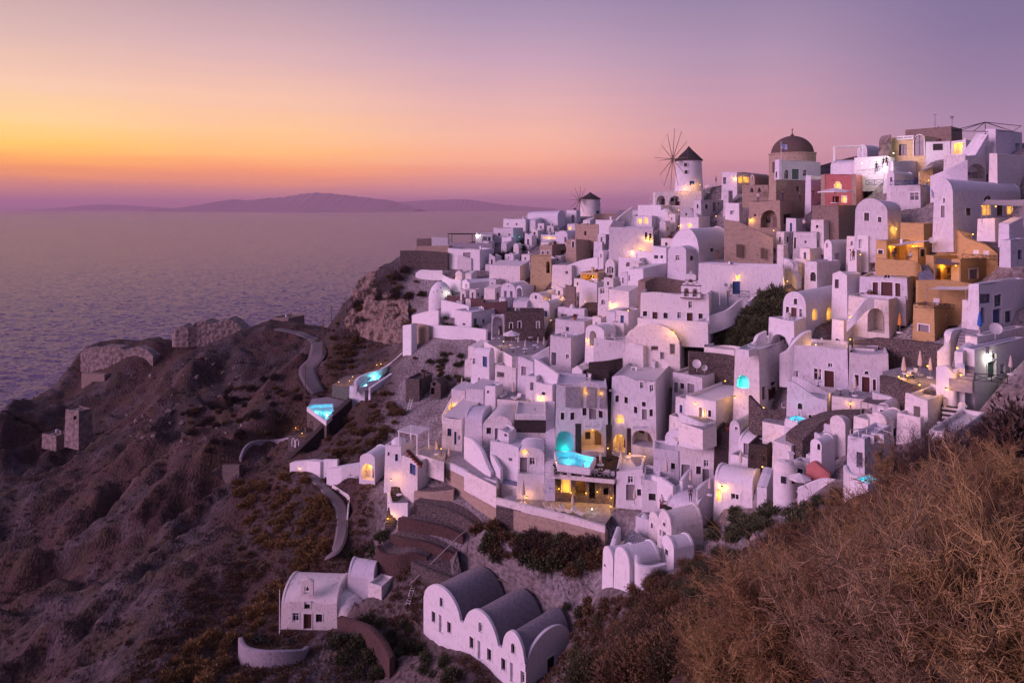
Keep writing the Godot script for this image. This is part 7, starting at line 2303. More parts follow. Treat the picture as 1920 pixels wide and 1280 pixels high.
	r = thing("chapel_dome", "low round dome behind the vault of the cream chapel", "dome", at(604, 1120, 99.5))
	mb = MB.new()
	mb.lathe([[2.3, -2.0], [2.3, 0.6], [2.05, 1.7], [1.3, 2.7], [0.0, 3.1]], 24)
	part(r, "dome", mb, M.cream)
	r = thing("wooden_mast", "thin wooden mast beside the cream chapel", "mast", at(524, 1182, 94.5))
	mb = MB.new()
	mb.tube(Vector3(0, -0.5, 0), Vector3(0, 5.6, 0), 0.08, 0.06, 6)
	part(r, "pole", mb, M.frame_white)
	wall("planter_wall", "round stone planter wall below the cream chapel", "wall", M.concrete, [[446, 1196, 1222, 90], [458, 1214, 1246, 88], [490, 1222, 1256, 86.5], [530, 1222, 1254, 86.5], [566, 1220, 1240, 87.5], [580, 1212, 1224, 89]], 0.5)
	wall("stone_wall", "sloping red stone wall right of the cream chapel", "wall", M.redstone, [[632, 1158, 1186, 93], [660, 1166, 1196, 91], [690, 1178, 1216, 88], [715, 1204, 1240, 86], [730, 1235, 1262, 84]], 0.7)
	vault_row()
	ladder("white wooden ladder leaning at the bottom of the terraces", at(764, 1134, 92.5), at(775, 1098, 95.0), 0.5)
	ladder("thin ladder on the slope below the ruined huts", at(766, 768, 128), at(771, 748, 129), 0.5)
	# water pipe down the terraces
	mb = MB.new()
	var pp := [at(880, 989, 99), at(855, 1010, 97.5), at(810, 1055, 96), at(767, 1097, 94.5)]
	for i in 3: mb.tube(pp[i], pp[i + 1], 0.09, 0.09, 6, true)
	solo("water_pipe", mb, M.pole, "pale pipe running diagonally down the fallow terraces", "pipe")
	mb = MB.new()
	pp = [at(862, 1082, 92), at(925, 1082, 90.5), at(960, 1096, 89), at(995, 1116, 87), at(1030, 1108, 86.5), at(1095, 1096, 85), at(1130, 1130, 80), at(1156, 1160, 76)]
	for i in 7: mb.tube(pp[i], pp[i + 1], 0.08, 0.08, 6, true)
	solo("water_pipe", mb, M.wood, "dark hose line along the gully behind the three vaults", "pipe")

func ladder(label: String, a: Vector3, b: Vector3, w: float) -> void:
	var root := thing("ladder", label, "ladder", a)
	var d := b - a
	var s := Vector3(1, 0, 0.1).normalized() * w / 2
	for k in [-1, 1]:
		var mb := MB.new()
		mb.tube(s * k, d + s * k, 0.05, 0.05, 5)
		part(root, "rail", mb, M.frame_white)
	for i in 7:
		var mb := MB.new()
		mb.tube(d * (i + 0.6) / 7.5 - s, d * (i + 0.6) / 7.5 + s, 0.035, 0.035, 5)
		part(root, "rung", mb, M.frame_white)

func vault_row() -> void:
	# three barrel-vaulted houses in one row: one long facade with three round gables
	var y := -53.0
	var c := at(984, 1268, 76.0)
	c.y = y
	var a := at(794, 1165, 89.0)
	var th := atan2(-(a.z - c.z), -(a.x - c.x))
	th = atan2(c.z - a.z, c.x - a.x)
	var w := Vector2(c.x - a.x, c.z - a.z).length()
	var root := thing("vaulted_row", "row of three white houses with grey barrel vaults in the gully", "house", c, -th)
	var L := 7.5
	var seg := [[-w, -w * 0.6], [-w * 0.56, -w * 0.24], [-w * 0.2, 0.0]]
	var h := 3.1
	var prof := func(s: float) -> float:
		for g in seg:
			if s >= g[0] and s <= g[1]:
				var t: float = (s - (g[0] + g[1]) / 2) / ((g[1] - g[0]) / 2)
				return h + 2.7 * pow(maxf(0.0, 1 - t * t), 0.6)
		return h
	var ptf := func(s: float, yy: float, q: float) -> Vector3: return Vector3(s, yy, -q)
	var holes := []
	for g in seg:
		var m: float = (g[0] + g[1]) / 2
		holes.append({"a": m - 0.5, "b": m + 0.5, "lo": 0.0, "hi": 2.2, "arch": false, "dep": 0.3, "kind": "k"})
		holes.append({"a": m - 1.9, "b": m - 1.2, "lo": 0.7, "hi": 2.1, "arch": false, "dep": 0.3, "kind": "w"})
		holes.append({"a": m + 1.2, "b": m + 1.9, "lo": 0.7, "hi": 2.1, "arch": false, "dep": 0.3, "kind": "w"})
		holes.append({"a": m - 0.3, "b": m + 0.3, "lo": 3.3, "hi": 4.5, "arch": true, "dep": 0.3, "kind": "n"})
	var mb := MB.new()
	wall_face(mb, ptf, -w, 0.0, -4.0, prof, holes, Vector3(0, 0, 1), Vector3(1, 0, 0), 60)
	var lo := 0.35
	for i in 60:
		var p := lerpf(-w, 0.0, i / 60.0)
		var q := lerpf(-w, 0.0, (i + 1) / 60.0)
		mb.quad(Vector3(p, prof.call(p), 0), Vector3(q, prof.call(q), 0), Vector3(q, prof.call(q), -0.35), Vector3(p, prof.call(p), -0.35), Vector3.UP)
		mb.quad(Vector3(p, prof.call(p), -0.35), Vector3(q, prof.call(q), -0.35), Vector3(q, prof.call(q) - lo - 0.05, -0.35), Vector3(p, prof.call(p) - lo - 0.05, -0.35), Vector3(0, 0, -1))
	mb.quad(Vector3(-w, -4, 0), Vector3(-w, h, 0), Vector3(-w, h, -L), Vector3(-w, -4, -L), Vector3(-1, 0, 0))
	# round end wall on the near side
	var pts := func(s: float, yy: float, q: float) -> Vector3: return Vector3(-q, yy, s)
	var arc := func(s: float) -> float: return h - 0.3 + 2.4 * pow(maxf(0.0, 1 - pow((s + 4.0) / 3.6, 2)), 0.55) if s > -7.6 else h - 0.3
	var eh := [{"a": -5.0, "b": -3.6, "lo": 0.2, "hi": 1.9, "arch": false, "dep": 0.3, "kind": "w"}]
	wall_face(mb, pts, -L, 0.0, -4.0, arc, eh, Vector3(1, 0, 0), Vector3(0, 0, 1), 30)
	for i in 30:
		var p := lerpf(-L, 0.0, i / 30.0)
		var q := lerpf(-L, 0.0, (i + 1) / 30.0)
		mb.quad(Vector3(0, arc.call(p), p), Vector3(0, arc.call(q), q), Vector3(-0.35, arc.call(q), q), Vector3(-0.35, arc.call(p), p), Vector3.UP)
	part(root, "wall", mb, M.white)
	for g in seg:
		var rf := MB.new()
		var m: float = (g[0] + g[1]) / 2
		for i in 24:
			var p := lerpf(g[0], g[1], i / 24.0)
			var q := lerpf(g[0], g[1], (i + 1) / 24.0)
			var yp: float = prof.call(p) - lo
			var yq: float = prof.call(q) - lo
			var np := Vector3(p - m, 1.9 * sqrt(maxf(0.0, 1 - pow((p - m) / (g[1] - m), 2))), 0).normalized()
			var nq := Vector3(q - m, 1.9 * sqrt(maxf(0.0, 1 - pow((q - m) / (g[1] - m), 2))), 0).normalized()
			rf.quadn(Vector3(p, yp, -0.35), Vector3(q, yq, -0.35), Vector3(q, yq, -L), Vector3(p, yp, -L), np, nq, nq, np)
			rf.quad(Vector3(p, yp, -L), Vector3(q, yq, -L), Vector3(q, -2, -L), Vector3(p, -2, -L), Vector3(0, 0, -1))
		part(root, "vault", rf, M.roof_grey)
	# cross vault over the last house
	var cv := MB.new()
	for i in 20:
		var p := lerpf(-7.6, -0.4, i / 20.0)
		var q := lerpf(-7.6, -0.4, (i + 1) / 20.0)
		var yp: float = arc.call(p) - 0.3
		var yq: float = arc.call(q) - 0.3
		cv.quad(Vector3(-0.35, yp, p), Vector3(-0.35, yq, q), Vector3(-w * 0.1, yq, q), Vector3(-w * 0.1, yp, p), Vector3.UP)
	part(root, "cross_vault", cv, M.roof_grey)
	var gutter := MB.new()
	for g in [[-w * 0.6, -w * 0.56], [-w * 0.24, -w * 0.2]]: gutter.box(Vector3(g[0], h - 0.8, -L), Vector3(g[1], h - lo, -0.36))
	part(root, "gutter_roof", gutter, M.roof_grey)
	for hh in holes: fill_opening(root, hh.kind, ptf, hh, Vector3(0, 0, 1), M.white)
	for hh in eh: fill_opening(root, hh.kind, pts, hh, Vector3(1, 0, 0), M.white)
	boxes.append([root.transform * Vector3(-w / 2, 0, -L / 2), root.basis.x, root.basis.z, w / 2 + 0.3, L / 2 + 0.3, y + h, y, 3.5])

func seaward() -> void:
	# hotel pools on the seaward slope
	terrace(M.paving, [[575, 766], [612, 794], [652, 752], [612, 744], [584, 748]], {"d": 148, "deep": 4.0, "side": "stone"})
	pool("glowing cyan triangular pool on the seaward roof", M.pool_tile, [[577, 764], [586, 759], [623, 758], [624, 776], [611, 790]], {"d": 148, "lamp": 7.0, "at": [Vector2(1.0, 0.2), Vector2(-1.6, -0.6)]})
	houses([[578, 612, 618, 796, 822, "f", "stone house built under the triangular pool", "k585,790,6,14", {"m": "stone", "d": 143, "l": 6, "par": 0.1}],
		[540, 572, 580, 822, 850, "f", "low stone house with two slim arched windows under the black ramp", "n548,822,4,16 n555,824,4,16", {"m": "stone", "d": 140, "l": 6, "par": 0.1}],
		[655, 684, 690, 728, 750, "f", "white stepped hotel house with bright pool basin", "", {"d": 143, "l": 4, "par": 0.1}],
		[512, 540, 578, 597, 612, "f", "flat roofed concrete shed on the cape", "k516,601,8,9", {"m": "brown", "l": 8, "d": 232, "name": "shed", "cat": "shed"}],
		[760, 786, 808, 712, 742, "f", "ruined stone hut with a flat roof under the fallow terraces", "k784,716,6,14", {"m": "stone", "d": 134, "l": 5}],
		[806, 826, 842, 720, 744, "g", "ruined stone hut with a broken gable beside the flat hut", "k810,716,6,7 o806,726,8,14", {"m": "stone", "d": 133, "rise": 8}],
		[120, 146, 156, 772, 822, "f", "square ruined stone tower on the dark slope", "k136,780,6,8", {"m": "rock", "d": 186, "l": 4, "foot": 3, "name": "ruined_tower", "cat": "tower"}],
		[78, 104, 110, 818, 832, "f", "low ruined wall house beside the stone tower", "", {"m": "rock", "d": 190, "l": 4, "foot": 2}],
		[436, 462, 476, 762, 776, "f", "dark stone hut on the seaward garden", "", {"m": "stone", "d": 176, "l": 4}],
	])
	wall("black_ramp", "long black ramp wall running down beside the triangular pool", "wall", M.lava, [[660, 748, 764, 143], [625, 780, 806, 140], [590, 816, 842, 138], [546, 858, 872, 135]], 1.6, {"smooth": false})
	pool("bright cyan upper basin of the seaward hotel", M.pool_tile, [[690, 716], [700, 706], [718, 701], [710, 712]], {"d": 146, "lamp": 6.0})
	pool("white glowing lower basin of the seaward hotel", M.pool_tile, [[674, 728], [678, 712], [694, 708], [694, 722]], {"d": 144, "lamp": 9.0})
	wall("white_wall", "white curved wall along the seaward hotel basins", "wall", M.white, [[668, 718, 732, 142.5], [674, 708, 720, 144], [690, 700, 710, 146], [716, 692, 701, 149], [738, 678, 687, 152], [756, 662, 672, 154]], 0.6, {"foot": 1.0})
	wall("white_wall", "white outer wall of the seaward hotel basins", "wall", M.white, [[694, 728, 742, 142], [712, 716, 730, 144], [736, 700, 712, 147]], 0.6, {"foot": 1.0})
	terrace(M.gravel, [[622, 722], [660, 730], [680, 712], [676, 700], [644, 706]], {"d": 150, "deep": 2.5, "side": "stone"})
	for q in [[635, 716, "lamp on the gravel terrace of the seaward hotel"], [655, 714, "second lamp on the gravel terrace of the seaward hotel"], [661, 706, "lamp by the hedge of the seaward hotel"], [706, 684, "lamp over the upper basin"], [714, 682, "second lamp over the upper basin"], [554, 802, "lamp on the wall of the low stone house"], [566, 812, "second lamp on the wall of the low stone house"]]: lamp_at(q[2], q[0], q[1], 0.6, 1.0)
	# ruined castle platform on the cape
	wall("castle_wall", "ruined castle bastion on the cape above the sea", "wall", M.rock, [[150, 662, 704, 231], [160, 653, 705, 230.5], [185, 655, 706, 229], [192, 649, 706, 228.5], [225, 651, 706, 227], [232, 656, 705, 227], [258, 650, 703, 226], [276, 656, 701, 225], [286, 668, 700, 224]], 4.0, {"smooth": false, "foot": 6})
	wall("castle_wall", "smaller bastion stub below the castle wall", "wall", M.brown, [[152, 700, 738, 226], [195, 702, 722, 222]], 2.0)
	wall("ruin_mound", "rubble mound of the ruined chapel on the cape", "rubble mound", M.rock, [[322, 630, 636, 226], [328, 616, 636, 225], [341, 611, 636, 225], [352, 615, 636, 225], [368, 604, 636, 226], [384, 601, 636, 226], [398, 607, 636, 226], [412, 603, 636, 226], [428, 597, 634, 226], [440, 603, 634, 226], [452, 614, 634, 226], [466, 626, 634, 226]], 6.0, {"smooth": false})
	wall("garden_wall", "low pale wall beside the seaward path", "wall", M.concrete, [[452, 858, 866], [462, 836, 846], [482, 826, 834], [520, 824, 832], [545, 818, 828]], 0.5)
	wall("garden_wall", "dark stone retaining wall on the lower seaward path", "wall", M.stone, [[398, 884, 896], [416, 872, 892], [448, 872, 894]], 0.8, {"smooth": false})
	for q in [[648, 556, 588], [621, 572, 602], [604, 606, 666], [572, 684, 742], [606, 596, 660], [675, 545, 575], [682, 541, 566]]:
		var d := ground_d(q[0], q[2])
		var root := thing("utility_pole", "thin dark pole beside the cape road", "pole", at(q[0], q[2], d), 0.0, "poles along the cape road")
		var mb := MB.new()
		var h: float = (q[2] - q[1]) / F * d
		mb.tube(Vector3(0, -0.5, 0), Vector3(0, h, 0), 0.12, 0.08, 6)
		part(root, "pole", mb, M.wood)
		if h > 4.0:
			mb = MB.new()
			mb.box(Vector3(-0.7, h - 0.7, -0.06), Vector3(0.7, h - 0.55, 0.06))
			part(root, "cross_arm", mb, M.wood)
	road("dirt_road", M.gravel, [[520, 616, 3.6], [552, 622, 3.8], [578, 630, 4.0], [596, 646, 4.2], [592, 668, 4.4], [576, 690, 4.4], [582, 712, 4.2], [598, 738, 3.8]])
	road("footpath", M.gravel, [[520, 896, 2.2], [560, 888, 2.2], [585, 893, 2.0], [610, 918, 2.0], [634, 940, 2.0], [641, 965, 2.0], [640, 1000, 1.9], [628, 1030, 1.8], [612, 1044, 1.6]])
	wall("kerb_wall", "thin pale kerb along the bend of the footpath", "wall", M.cream, [[622, 912], [640, 924], [654, 936], [653, 970], [650, 1000], [640, 1018]].map(func(p): return [p[0], p[1] - 3, p[1] + 2]), 0.25)

func road(called: String, m: Material, pts: Array) -> void:
	var c := PackedVector3Array()
	var w := []
	for k in pts.size() - 1:
		for i in 10:
			var t := i / 10.0
			var p0: Array = pts[maxi(k - 1, 0)]
			var p3: Array = pts[mini(k + 2, pts.size() - 1)]
			var u := cubic_interpolate(pts[k][0], pts[k + 1][0], p0[0], p3[0], t)
			var v := cubic_interpolate(pts[k][1], pts[k + 1][1], p0[1], p3[1], t)
			c.append(at(u, v, ground_d(u, v)))
			w.append(lerpf(pts[k][2], pts[k + 1][2], t))
	# even out the line, then lay it on the ground
	for it in 4:
		for i in range(1, c.size() - 1): c[i] = (c[i - 1] + c[i] * 2.0 + c[i + 1]) / 4.0
	# the way is levelled into the slope
	for i in c.size():
		for dj in range(-3, 4):
			for di in range(-3, 4):
				var gi := int(round((c[i].x - gx0) / gs)) + di
				var gj := int(round((-c[i].z - gd0) / gs)) + dj
				if Vector2(gx0 + gi * gs - c[i].x, gd0 + gj * gs + c[i].z).length() < w[i] * 0.5 + 1.0: H[gj * gw + gi] = c[i].y
	var mb := MB.new()
	var rows := []
	for i in c.size():
		var dir := (c[mini(i + 1, c.size() - 1)] - c[maxi(i - 1, 0)])
		var s := Vector3(-dir.z, 0, dir.x).normalized()
		var row := []
		for j in 7:
			var p: Vector3 = c[i] + s * w[i] * (j / 6.0 - 0.5)
			var edge := 0.0 if j > 0 and j < 6 else -0.3
			p.y = lerpf(hgt(p.x, -p.z), c[i].y, 0.8) + 0.16 + edge
			row.append(p)
		rows.append(row)
	for i in rows.size() - 1:
		for j in 6: mb.quad(rows[i][j], rows[i][j + 1], rows[i + 1][j + 1], rows[i + 1][j], Vector3.UP)
	solo(called, mb, m, "", "", "", "structure")

func street_life() -> void:
	for q in [["person in black on the terrace of the pediment house", 933, 561, "stand"], ["person in dark clothes behind the small tables of the lane", 1003, 548, "stand"], ["person in a white shirt leaning over the church terrace", 1424, 378, "sit"]]:
		person(q[0], q[3], q[1], q[2], 15, Color(0.04, 0.03, 0.04), Color(0.03, 0.03, 0.04))


# small annexes, roof clutter and yard walls that fill the gaps between the larger houses
func free_at(c: Vector3, r: float) -> bool:
	for b in boxes:
		var e: Vector3 = c - b[0]
		if absf(e.dot(b[1])) < b[3] + r and absf(e.dot(b[2])) < b[4] + r: return false
	return true

func infill() -> void:
	var area := PackedVector2Array([Vector2(850, 560), Vector2(900, 470), Vector2(1000, 430), Vector2(1120, 430), Vector2(1230, 400), Vector2(1350, 400), Vector2(1480, 440), Vector2(1560, 440), Vector2(1650, 470), Vector2(1840, 600), Vector2(1850, 690), Vector2(1700, 830), Vector2(1560, 860), Vector2(1440, 920), Vector2(1300, 960), Vector2(1180, 960), Vector2(1040, 860), Vector2(860, 840), Vector2(880, 680), Vector2(1010, 600), Vector2(930, 590)])
	var n := 0
	var tries := 0
	while n < 64 and tries < 2500:
		tries += 1
		var u := rng.randf_range(850, 1850)
		var v := rng.randf_range(400, 960)
		if not Geometry2D.is_point_in_polygon(Vector2(u, v), area): continue
		var keep := false
		for q in [[1330, 565, 130, 95], [1430, 540, 290, 230], [1370, 640, 110, 160], [1030, 690, 210, 270], [1690, 640, 150, 120], [905, 615, 130, 65], [1640, 440, 260, 200], [1200, 540, 180, 80]]:
			if Rect2(q[0], q[1], q[2], q[3]).has_point(Vector2(u, v)): keep = true
		if keep: continue
		var d := ground_d(u, v)
		var p := at(u, v, d)
		var w := rng.randf_range(2.2, 4.2)
		if not free_at(p + Vector3(-0.5, 0, -1.5), w * 0.42): continue
		var onfloor := false
		for f in floors:
			if Geometry2D.is_point_in_polygon(Vector2(p.x, -p.z), f[1]): onfloor = true
		if onfloor: continue
		n += 1
		var pxw := w / d * F * 0.62
		var pxs := w / d * F * rng.randf_range(0.4, 0.7)
		var h := rng.randf_range(1.9, 3.0) / d * F
		var kind: String = ["f", "f", "v", "y", "f", "h"][n % 6]
		var op: String = ["%s%d,%d,%d,%d" % [["g", "d", "b", "k"][n % 4], u - pxw * 0.6, v - h * 0.72, maxf(4.0, pxw * 0.3), h * 0.72], "w%d,%d,%d,%d" % [u - pxw * 0.62, v - h * 0.7, maxf(3.0, pxw * 0.24), h * 0.34], ""][n % 3]
		if n % 4 == 0: op += " w%d,%d,%d,%d" % [u + pxs * 0.35, v - h * 0.7, maxf(3.0, pxs * 0.3), h * 0.34]
		house([u - pxw, u, u + pxs, v - h, v, kind, "small whitewashed annex squeezed between the larger houses", op, {"d": d, "rise": 5.0 if kind != "v" else pxw * 0.4, "m": ["white", "white2", "white3", "cream", "white4"][n % 5], "t": 0.0 if n % 3 else 1.6, "name": "annex", "cat": "annex", "g": "small annexes between the houses"}])
	# clutter on the flat roofs
	var k := 0
	for b in boxes.duplicate():
		if b.size() < 7 or rng.randf() < 0.45: continue
		var roof: Vector3 = b[0]
		var on := false
		for f in floors:
			if absf(f[0] - (b[5] - 0.35)) < 0.02 and Geometry2D.is_point_in_polygon(Vector2(roof.x, -roof.z), f[1]): on = true
		if not on or b[3] < 1.4 or b[4] < 1.4: continue
		k += 1
		var q: Vector3 = roof + b[1] * rng.randf_range(-0.6, 0.6) * (b[3] - 0.9) + b[2] * rng.randf_range(-0.5, 0.6) * (b[4] - 0.9)
		q.y = b[5] - 0.34
		if k % 4 == 0: dup(proto.ac, q, rng.randf_range(-1, 0.5), 1.1, "air conditioner box on a flat white roof", "roof air conditioners")
		elif k % 4 == 1: dup(proto.tank, q, rng.randf() * 3.0, 1.0, "small water tank on a flat white roof", "roof water tanks")
		elif k % 4 == 2: dup(proto.pot, q, rng.randf() * 3.0, 1.2, "flower pot on a flat white roof", "roof flower pots")
		else: dup(proto.chair, q, rng.randf() * 6.0, 1.05, "chair left on a flat white roof", "roof chairs")

func make_tank() -> void:
	var o := Node3D.new()
	var mb := MB.new()
	mb.lathe([[0.36, 0.3], [0.4, 0.36], [0.4, 0.95], [0.32, 1.05], [0.1, 1.1], [0.1, 1.16], [0.0, 1.16]], 14)
	part(o, "tank", mb, M.metal)
	for s in [Vector3(-0.25, 0, -0.25), Vector3(0.25, 0, -0.25), Vector3(-0.25, 0, 0.25), Vector3(0.25, 0, 0.25)]:
		mb = MB.new()
		mb.tube(s, s + Vector3(0, 0.34, 0), 0.03, 0.03, 5)
		part(o, "leg", mb, M.iron)
	o.set_meta("base", "water_tank")
	o.set_meta("category", "water tank")
	proto.tank = o

func inside_house(p: Vector3) -> bool:
	for b in boxes:
		var e: Vector3 = p - b[0]
		if absf(e.dot(b[1])) < b[3] + 0.2 and absf(e.dot(b[2])) < b[4] + 0.2 and p.y < b[5] + 1.0: return true
	return false

func hidden(p: Vector3) -> bool:
	# outside the photograph, or behind the hillside
	var q := px(p)
	return q.x < -20 or q.x > 1940 or q.y > 1320

func scatter(kinds: Array, poly: Array, n: int, lo: float, hi: float, label: String, group: String, from := 52.0, cat := "shrub") -> void:
	var pg := PackedVector2Array()
	var r := Rect2(poly[0][0], poly[0][1], 0, 0)
	for q in poly:
		pg.append(Vector2(q[0], q[1]))
		r = r.expand(pg[-1])
	var k := 0
	var tries := 0
	while k < n and tries < n * 8:
		tries += 1
		var s := Vector2(rng.randf_range(r.position.x, r.end.x), rng.randf_range(r.position.y, r.end.y))
		if not Geometry2D.is_point_in_polygon(s, pg): continue
		var d := ground_d(s.x, s.y, from)
		var p := at(s.x, s.y, d)
		p.y = hgt(p.x, d) - 0.1
		if inside_house(p): continue
		k += 1
		var o := dup(proto[kinds[rng.randi() % kinds.size()]], p, rng.randf() * TAU, rng.randf_range(lo, hi), label, group)
		o.scale.y *= rng.randf_range(0.8, 1.15)

func proto_plant(key: String, base: String, cat: String, foliage: Mesh, stem := true) -> void:
	var o := Node3D.new()
	o.set_meta("base", base)
	o.set_meta("category", cat)
	part(o, "foliage" if cat != "rock" else "boulder", foliage, M.leaf if cat != "rock" else M.rock)
	if stem:
		var mb := MB.new()
		mb.tube(Vector3(0, -0.25, 0), Vector3(0, 0.35, 0), 0.06, 0.04, 5)
		part(o, "stem", mb, M.wood)
	proto[key] = o

func boulder(s: int) -> ArrayMesh:
	var q := noise(s, 1.1, FastNoiseLite.FRACTAL_FBM, 3)
	var sp := SphereMesh.new()
	sp.radius = 0.5
	sp.height = 0.8
	sp.radial_segments = 12
	sp.rings = 7
	var mb := MB.new()
	var f := sp.get_faces()
	for i in range(0, f.size(), 3):
		var p := []
		for k in 3: p.append(f[i + k] * (1.0 + 0.7 * q.get_noise_3dv(f[i + k] * 1.6)))
		mb.tri(p[0], p[1], p[2], p[0] + p[1] + p[2])
	return mb.mesh()

func plants() -> void:
	var tone := [[Color(0.15, 0.09, 0.037), Color(0.45, 0.28, 0.12)], [Color(0.09, 0.05, 0.025), Color(0.3, 0.17, 0.08)], [Color(0.12, 0.082, 0.045), Color(0.39, 0.27, 0.15)], [Color(0.2, 0.125, 0.045), Color(0.52, 0.35, 0.145)]]
	for i in 4: proto_plant("twig%d" % i, "thorny_shrub", "shrub", twigs(310 + i, 18, 1.1, 1.15, tone[i][0], tone[i][1], 0.015), false)
	proto_plant("bare", "bare_bush", "shrub", twigs(320, 16, 1.2, 2.6, Color(0.045, 0.028, 0.025), Color(0.1, 0.06, 0.05), 0.016), false)
	for i in 3: proto_plant("dry%d" % i, "dry_shrub", "shrub", tuft(330 + i, 900, 0.8, 0.75, Color(0.075, 0.045, 0.02), Color(0.2, 0.125, 0.05), 0.1))
	for i in 2: proto_plant("green%d" % i, "green_bush", "shrub", tuft(340 + i, 1100, 0.9, 1.0, Color(0.035, 0.045, 0.022), Color(0.105, 0.115, 0.05), 0.11))
	for i in 3: proto_plant("near%d" % i, "rounded_shrub", "shrub", tuft(380 + i, 4200, 0.85, 0.8, [Color(0.05, 0.03, 0.017), Color(0.075, 0.042, 0.02), Color(0.035, 0.036, 0.018)][i], [Color(0.16, 0.095, 0.045), Color(0.22, 0.13, 0.055), Color(0.1, 0.1, 0.042)][i], 0.04))
	for i in 2: proto_plant("gold%d" % i, "golden_shrub", "shrub", tuft(335 + i, 900, 0.8, 0.75, Color(0.11, 0.065, 0.022), Color(0.29, 0.175, 0.06), 0.1))
	proto_plant("dark", "dark_bush", "shrub", tuft(350, 2600, 1.0, 1.2, Color(0.03, 0.021, 0.018), Color(0.1, 0.066, 0.05), 0.09))
	proto_plant("agave", "spiky_plant", "plant", tuft(355, 60, 0.8, 0.9, Color(0.035, 0.045, 0.03), Color(0.08, 0.085, 0.05), 0.3))
	for i in 3: proto_plant("rock%d" % i, "boulder", "rock", boulder(360 + i), false)
	# the near slope: thorny shrubs, bare twigs standing before the houses
	scatter(["twig0", "twig1", "twig2", "twig3"], [[1940, 850], [1800, 890], [1650, 950], [1530, 1010], [1470, 1060], [1420, 1130], [1370, 1290], [1940, 1290]], 150, 0.6, 1.5, "brown thorny shrub on the near slope", "thorny shrubs of the near slope", 6.0)
	scatter(["near0", "near1", "near2", "near2"], [[1560, 1010], [1700, 950], [1900, 890], [1940, 1000], [1940, 1240], [1600, 1270], [1440, 1200]], 46, 0.5, 1.1, "leafy low shrub among the thorny ones", "leafy shrubs of the near slope", 6.0)
	scatter(["twig1", "near0", "twig3", "near1"], [[1320, 1220], [1460, 1190], [1475, 1300], [1300, 1300]], 26, 0.7, 1.2, "shrub at the lower edge of the near slope", "shrubs at the lower edge of the near slope", 6.0)
	scatter(["bare"], [[1640, 950], [1700, 925], [1800, 890], [1840, 890], [1800, 930], [1680, 960]], 10, 0.55, 0.85, "bare dark-twigged bush standing up in front of the houses", "bare bushes before the houses", 14.0)
	scatter(["near0", "near1", "near0", "near2"], [[1150, 1120], [1250, 1070], [1340, 1040], [1480, 1000], [1520, 1030], [1440, 1110], [1380, 1290], [1090, 1290], [1110, 1180]], 130, 0.8, 1.9, "rounded golden-brown shrub on the slope below the village", "rounded shrubs below the village", 24.0)
	scatter(["green0", "green1"], [[1330, 990], [1370, 960], [1440, 950], [1500, 960], [1560, 960], [1520, 990], [1400, 1010], [1330, 1030]], 34, 0.7, 1.3, "dark green bush between the cottages and the dry slope", "green bushes below the cottages", 30.0)
	scatter(["dark"], [[1880, 850], [1930, 830], [1930, 860], [1890, 862]], 5, 1.2, 1.7, "large dense dark brown bush before the right houses", "dense dark bushes at the right", 18.0)
	scatter(["rock0", "rock1", "rock2"], [[1300, 1060], [1420, 1000], [1500, 1040], [1400, 1100], [1280, 1120]], 26, 0.4, 1.2, "pale boulder on the slope below the village", "boulders below the village", 24.0, "rock")
	# village gardens
	scatter(["green0", "green1"], [[1330, 632], [1356, 592], [1410, 580], [1452, 590], [1440, 640], [1390, 655]], 46, 0.9, 1.7, "dark green bush beside the curving parapet", "bushes beside the curving parapet")
	scatter(["green0"], [[1424, 560], [1462, 552], [1468, 590], [1426, 588]], 9, 1.6, 2.6, "tall green bush above the chapel house", "tall bushes above the chapel house")
	scatter(["green1", "dark"], [[1384, 492], [1440, 484], [1460, 494], [1390, 500]], 8, 0.6, 1.0, "dark bush at the foot of the ruined wall", "bushes at the ruined wall")
	scatter(["green0", "dark"], [[925, 488], [966, 468], [990, 452], [1010, 440], [985, 466], [960, 490]], 16, 1.0, 2.0, "dark bush among the far ridge houses", "bushes of the far ridge")
	scatter(["green0", "green1"], [[1075, 530], [1096, 516], [1100, 545], [1080, 555]], 5, 0.9, 1.4, "bush beside the lit cave restaurant", "bushes by the cave restaurant")
	scatter(["green1"], [[800, 606], [840, 590], [905, 612], [880, 620]], 8, 0.6, 1.1, "green garden bush behind the long pale parapet", "bushes behind the pale parapet")
	scatter(["dark", "green1"], [[1556, 760], [1600, 745], [1600, 770], [1560, 785]], 5, 0.7, 1.1, "reddish dark bush at the grey sail", "bushes at the grey sail")
	scatter(["dark"], [[1650, 296], [1672, 262], [1690, 250], [1668, 296]], 6, 0.7, 1.2, "scrub on the rocky bank beside the market", "scrub beside the market")
	scatter(["green0", "dry0"], [[1480, 950], [1560, 920], [1590, 940], [1520, 980]], 14, 0.5, 0.9, "low garden bush around the round chapel yard", "bushes round the chapel yard")
	# gully, terraces and cliff
	scatter(["dry0", "dry1", "dark"], [[900, 985], [940, 975], [1010, 1000], [1090, 1010], [1130, 1040], [1090, 1080], [1000, 1060], [920, 1040]], 46, 0.8, 2.1, "brown shrub hanging on the gully bank", "shrubs of the gully bank")
	scatter(["green0", "green1"], [[620, 1190], [700, 1160], [780, 1150], [800, 1200], [880, 1270], [760, 1290], [620, 1280]], 34, 0.7, 1.6, "dark green bush in front of the three vaults", "bushes before the three vaults")
	scatter(["dry0", "green0", "dry2"], [[1060, 1140], [1110, 1110], [1140, 1140], [1110, 1230], [1070, 1240]], 16, 0.6, 1.3, "low shrub right of the three vaults", "shrubs right of the vaults")
	scatter(["dry0", "dry1", "dry2"], [[660, 740], [730, 730], [760, 780], [700, 850], [620, 860], [600, 830]], 44, 0.8, 1.9, "shrub on the rocky knoll above the white ruins", "shrubs of the rocky knoll")
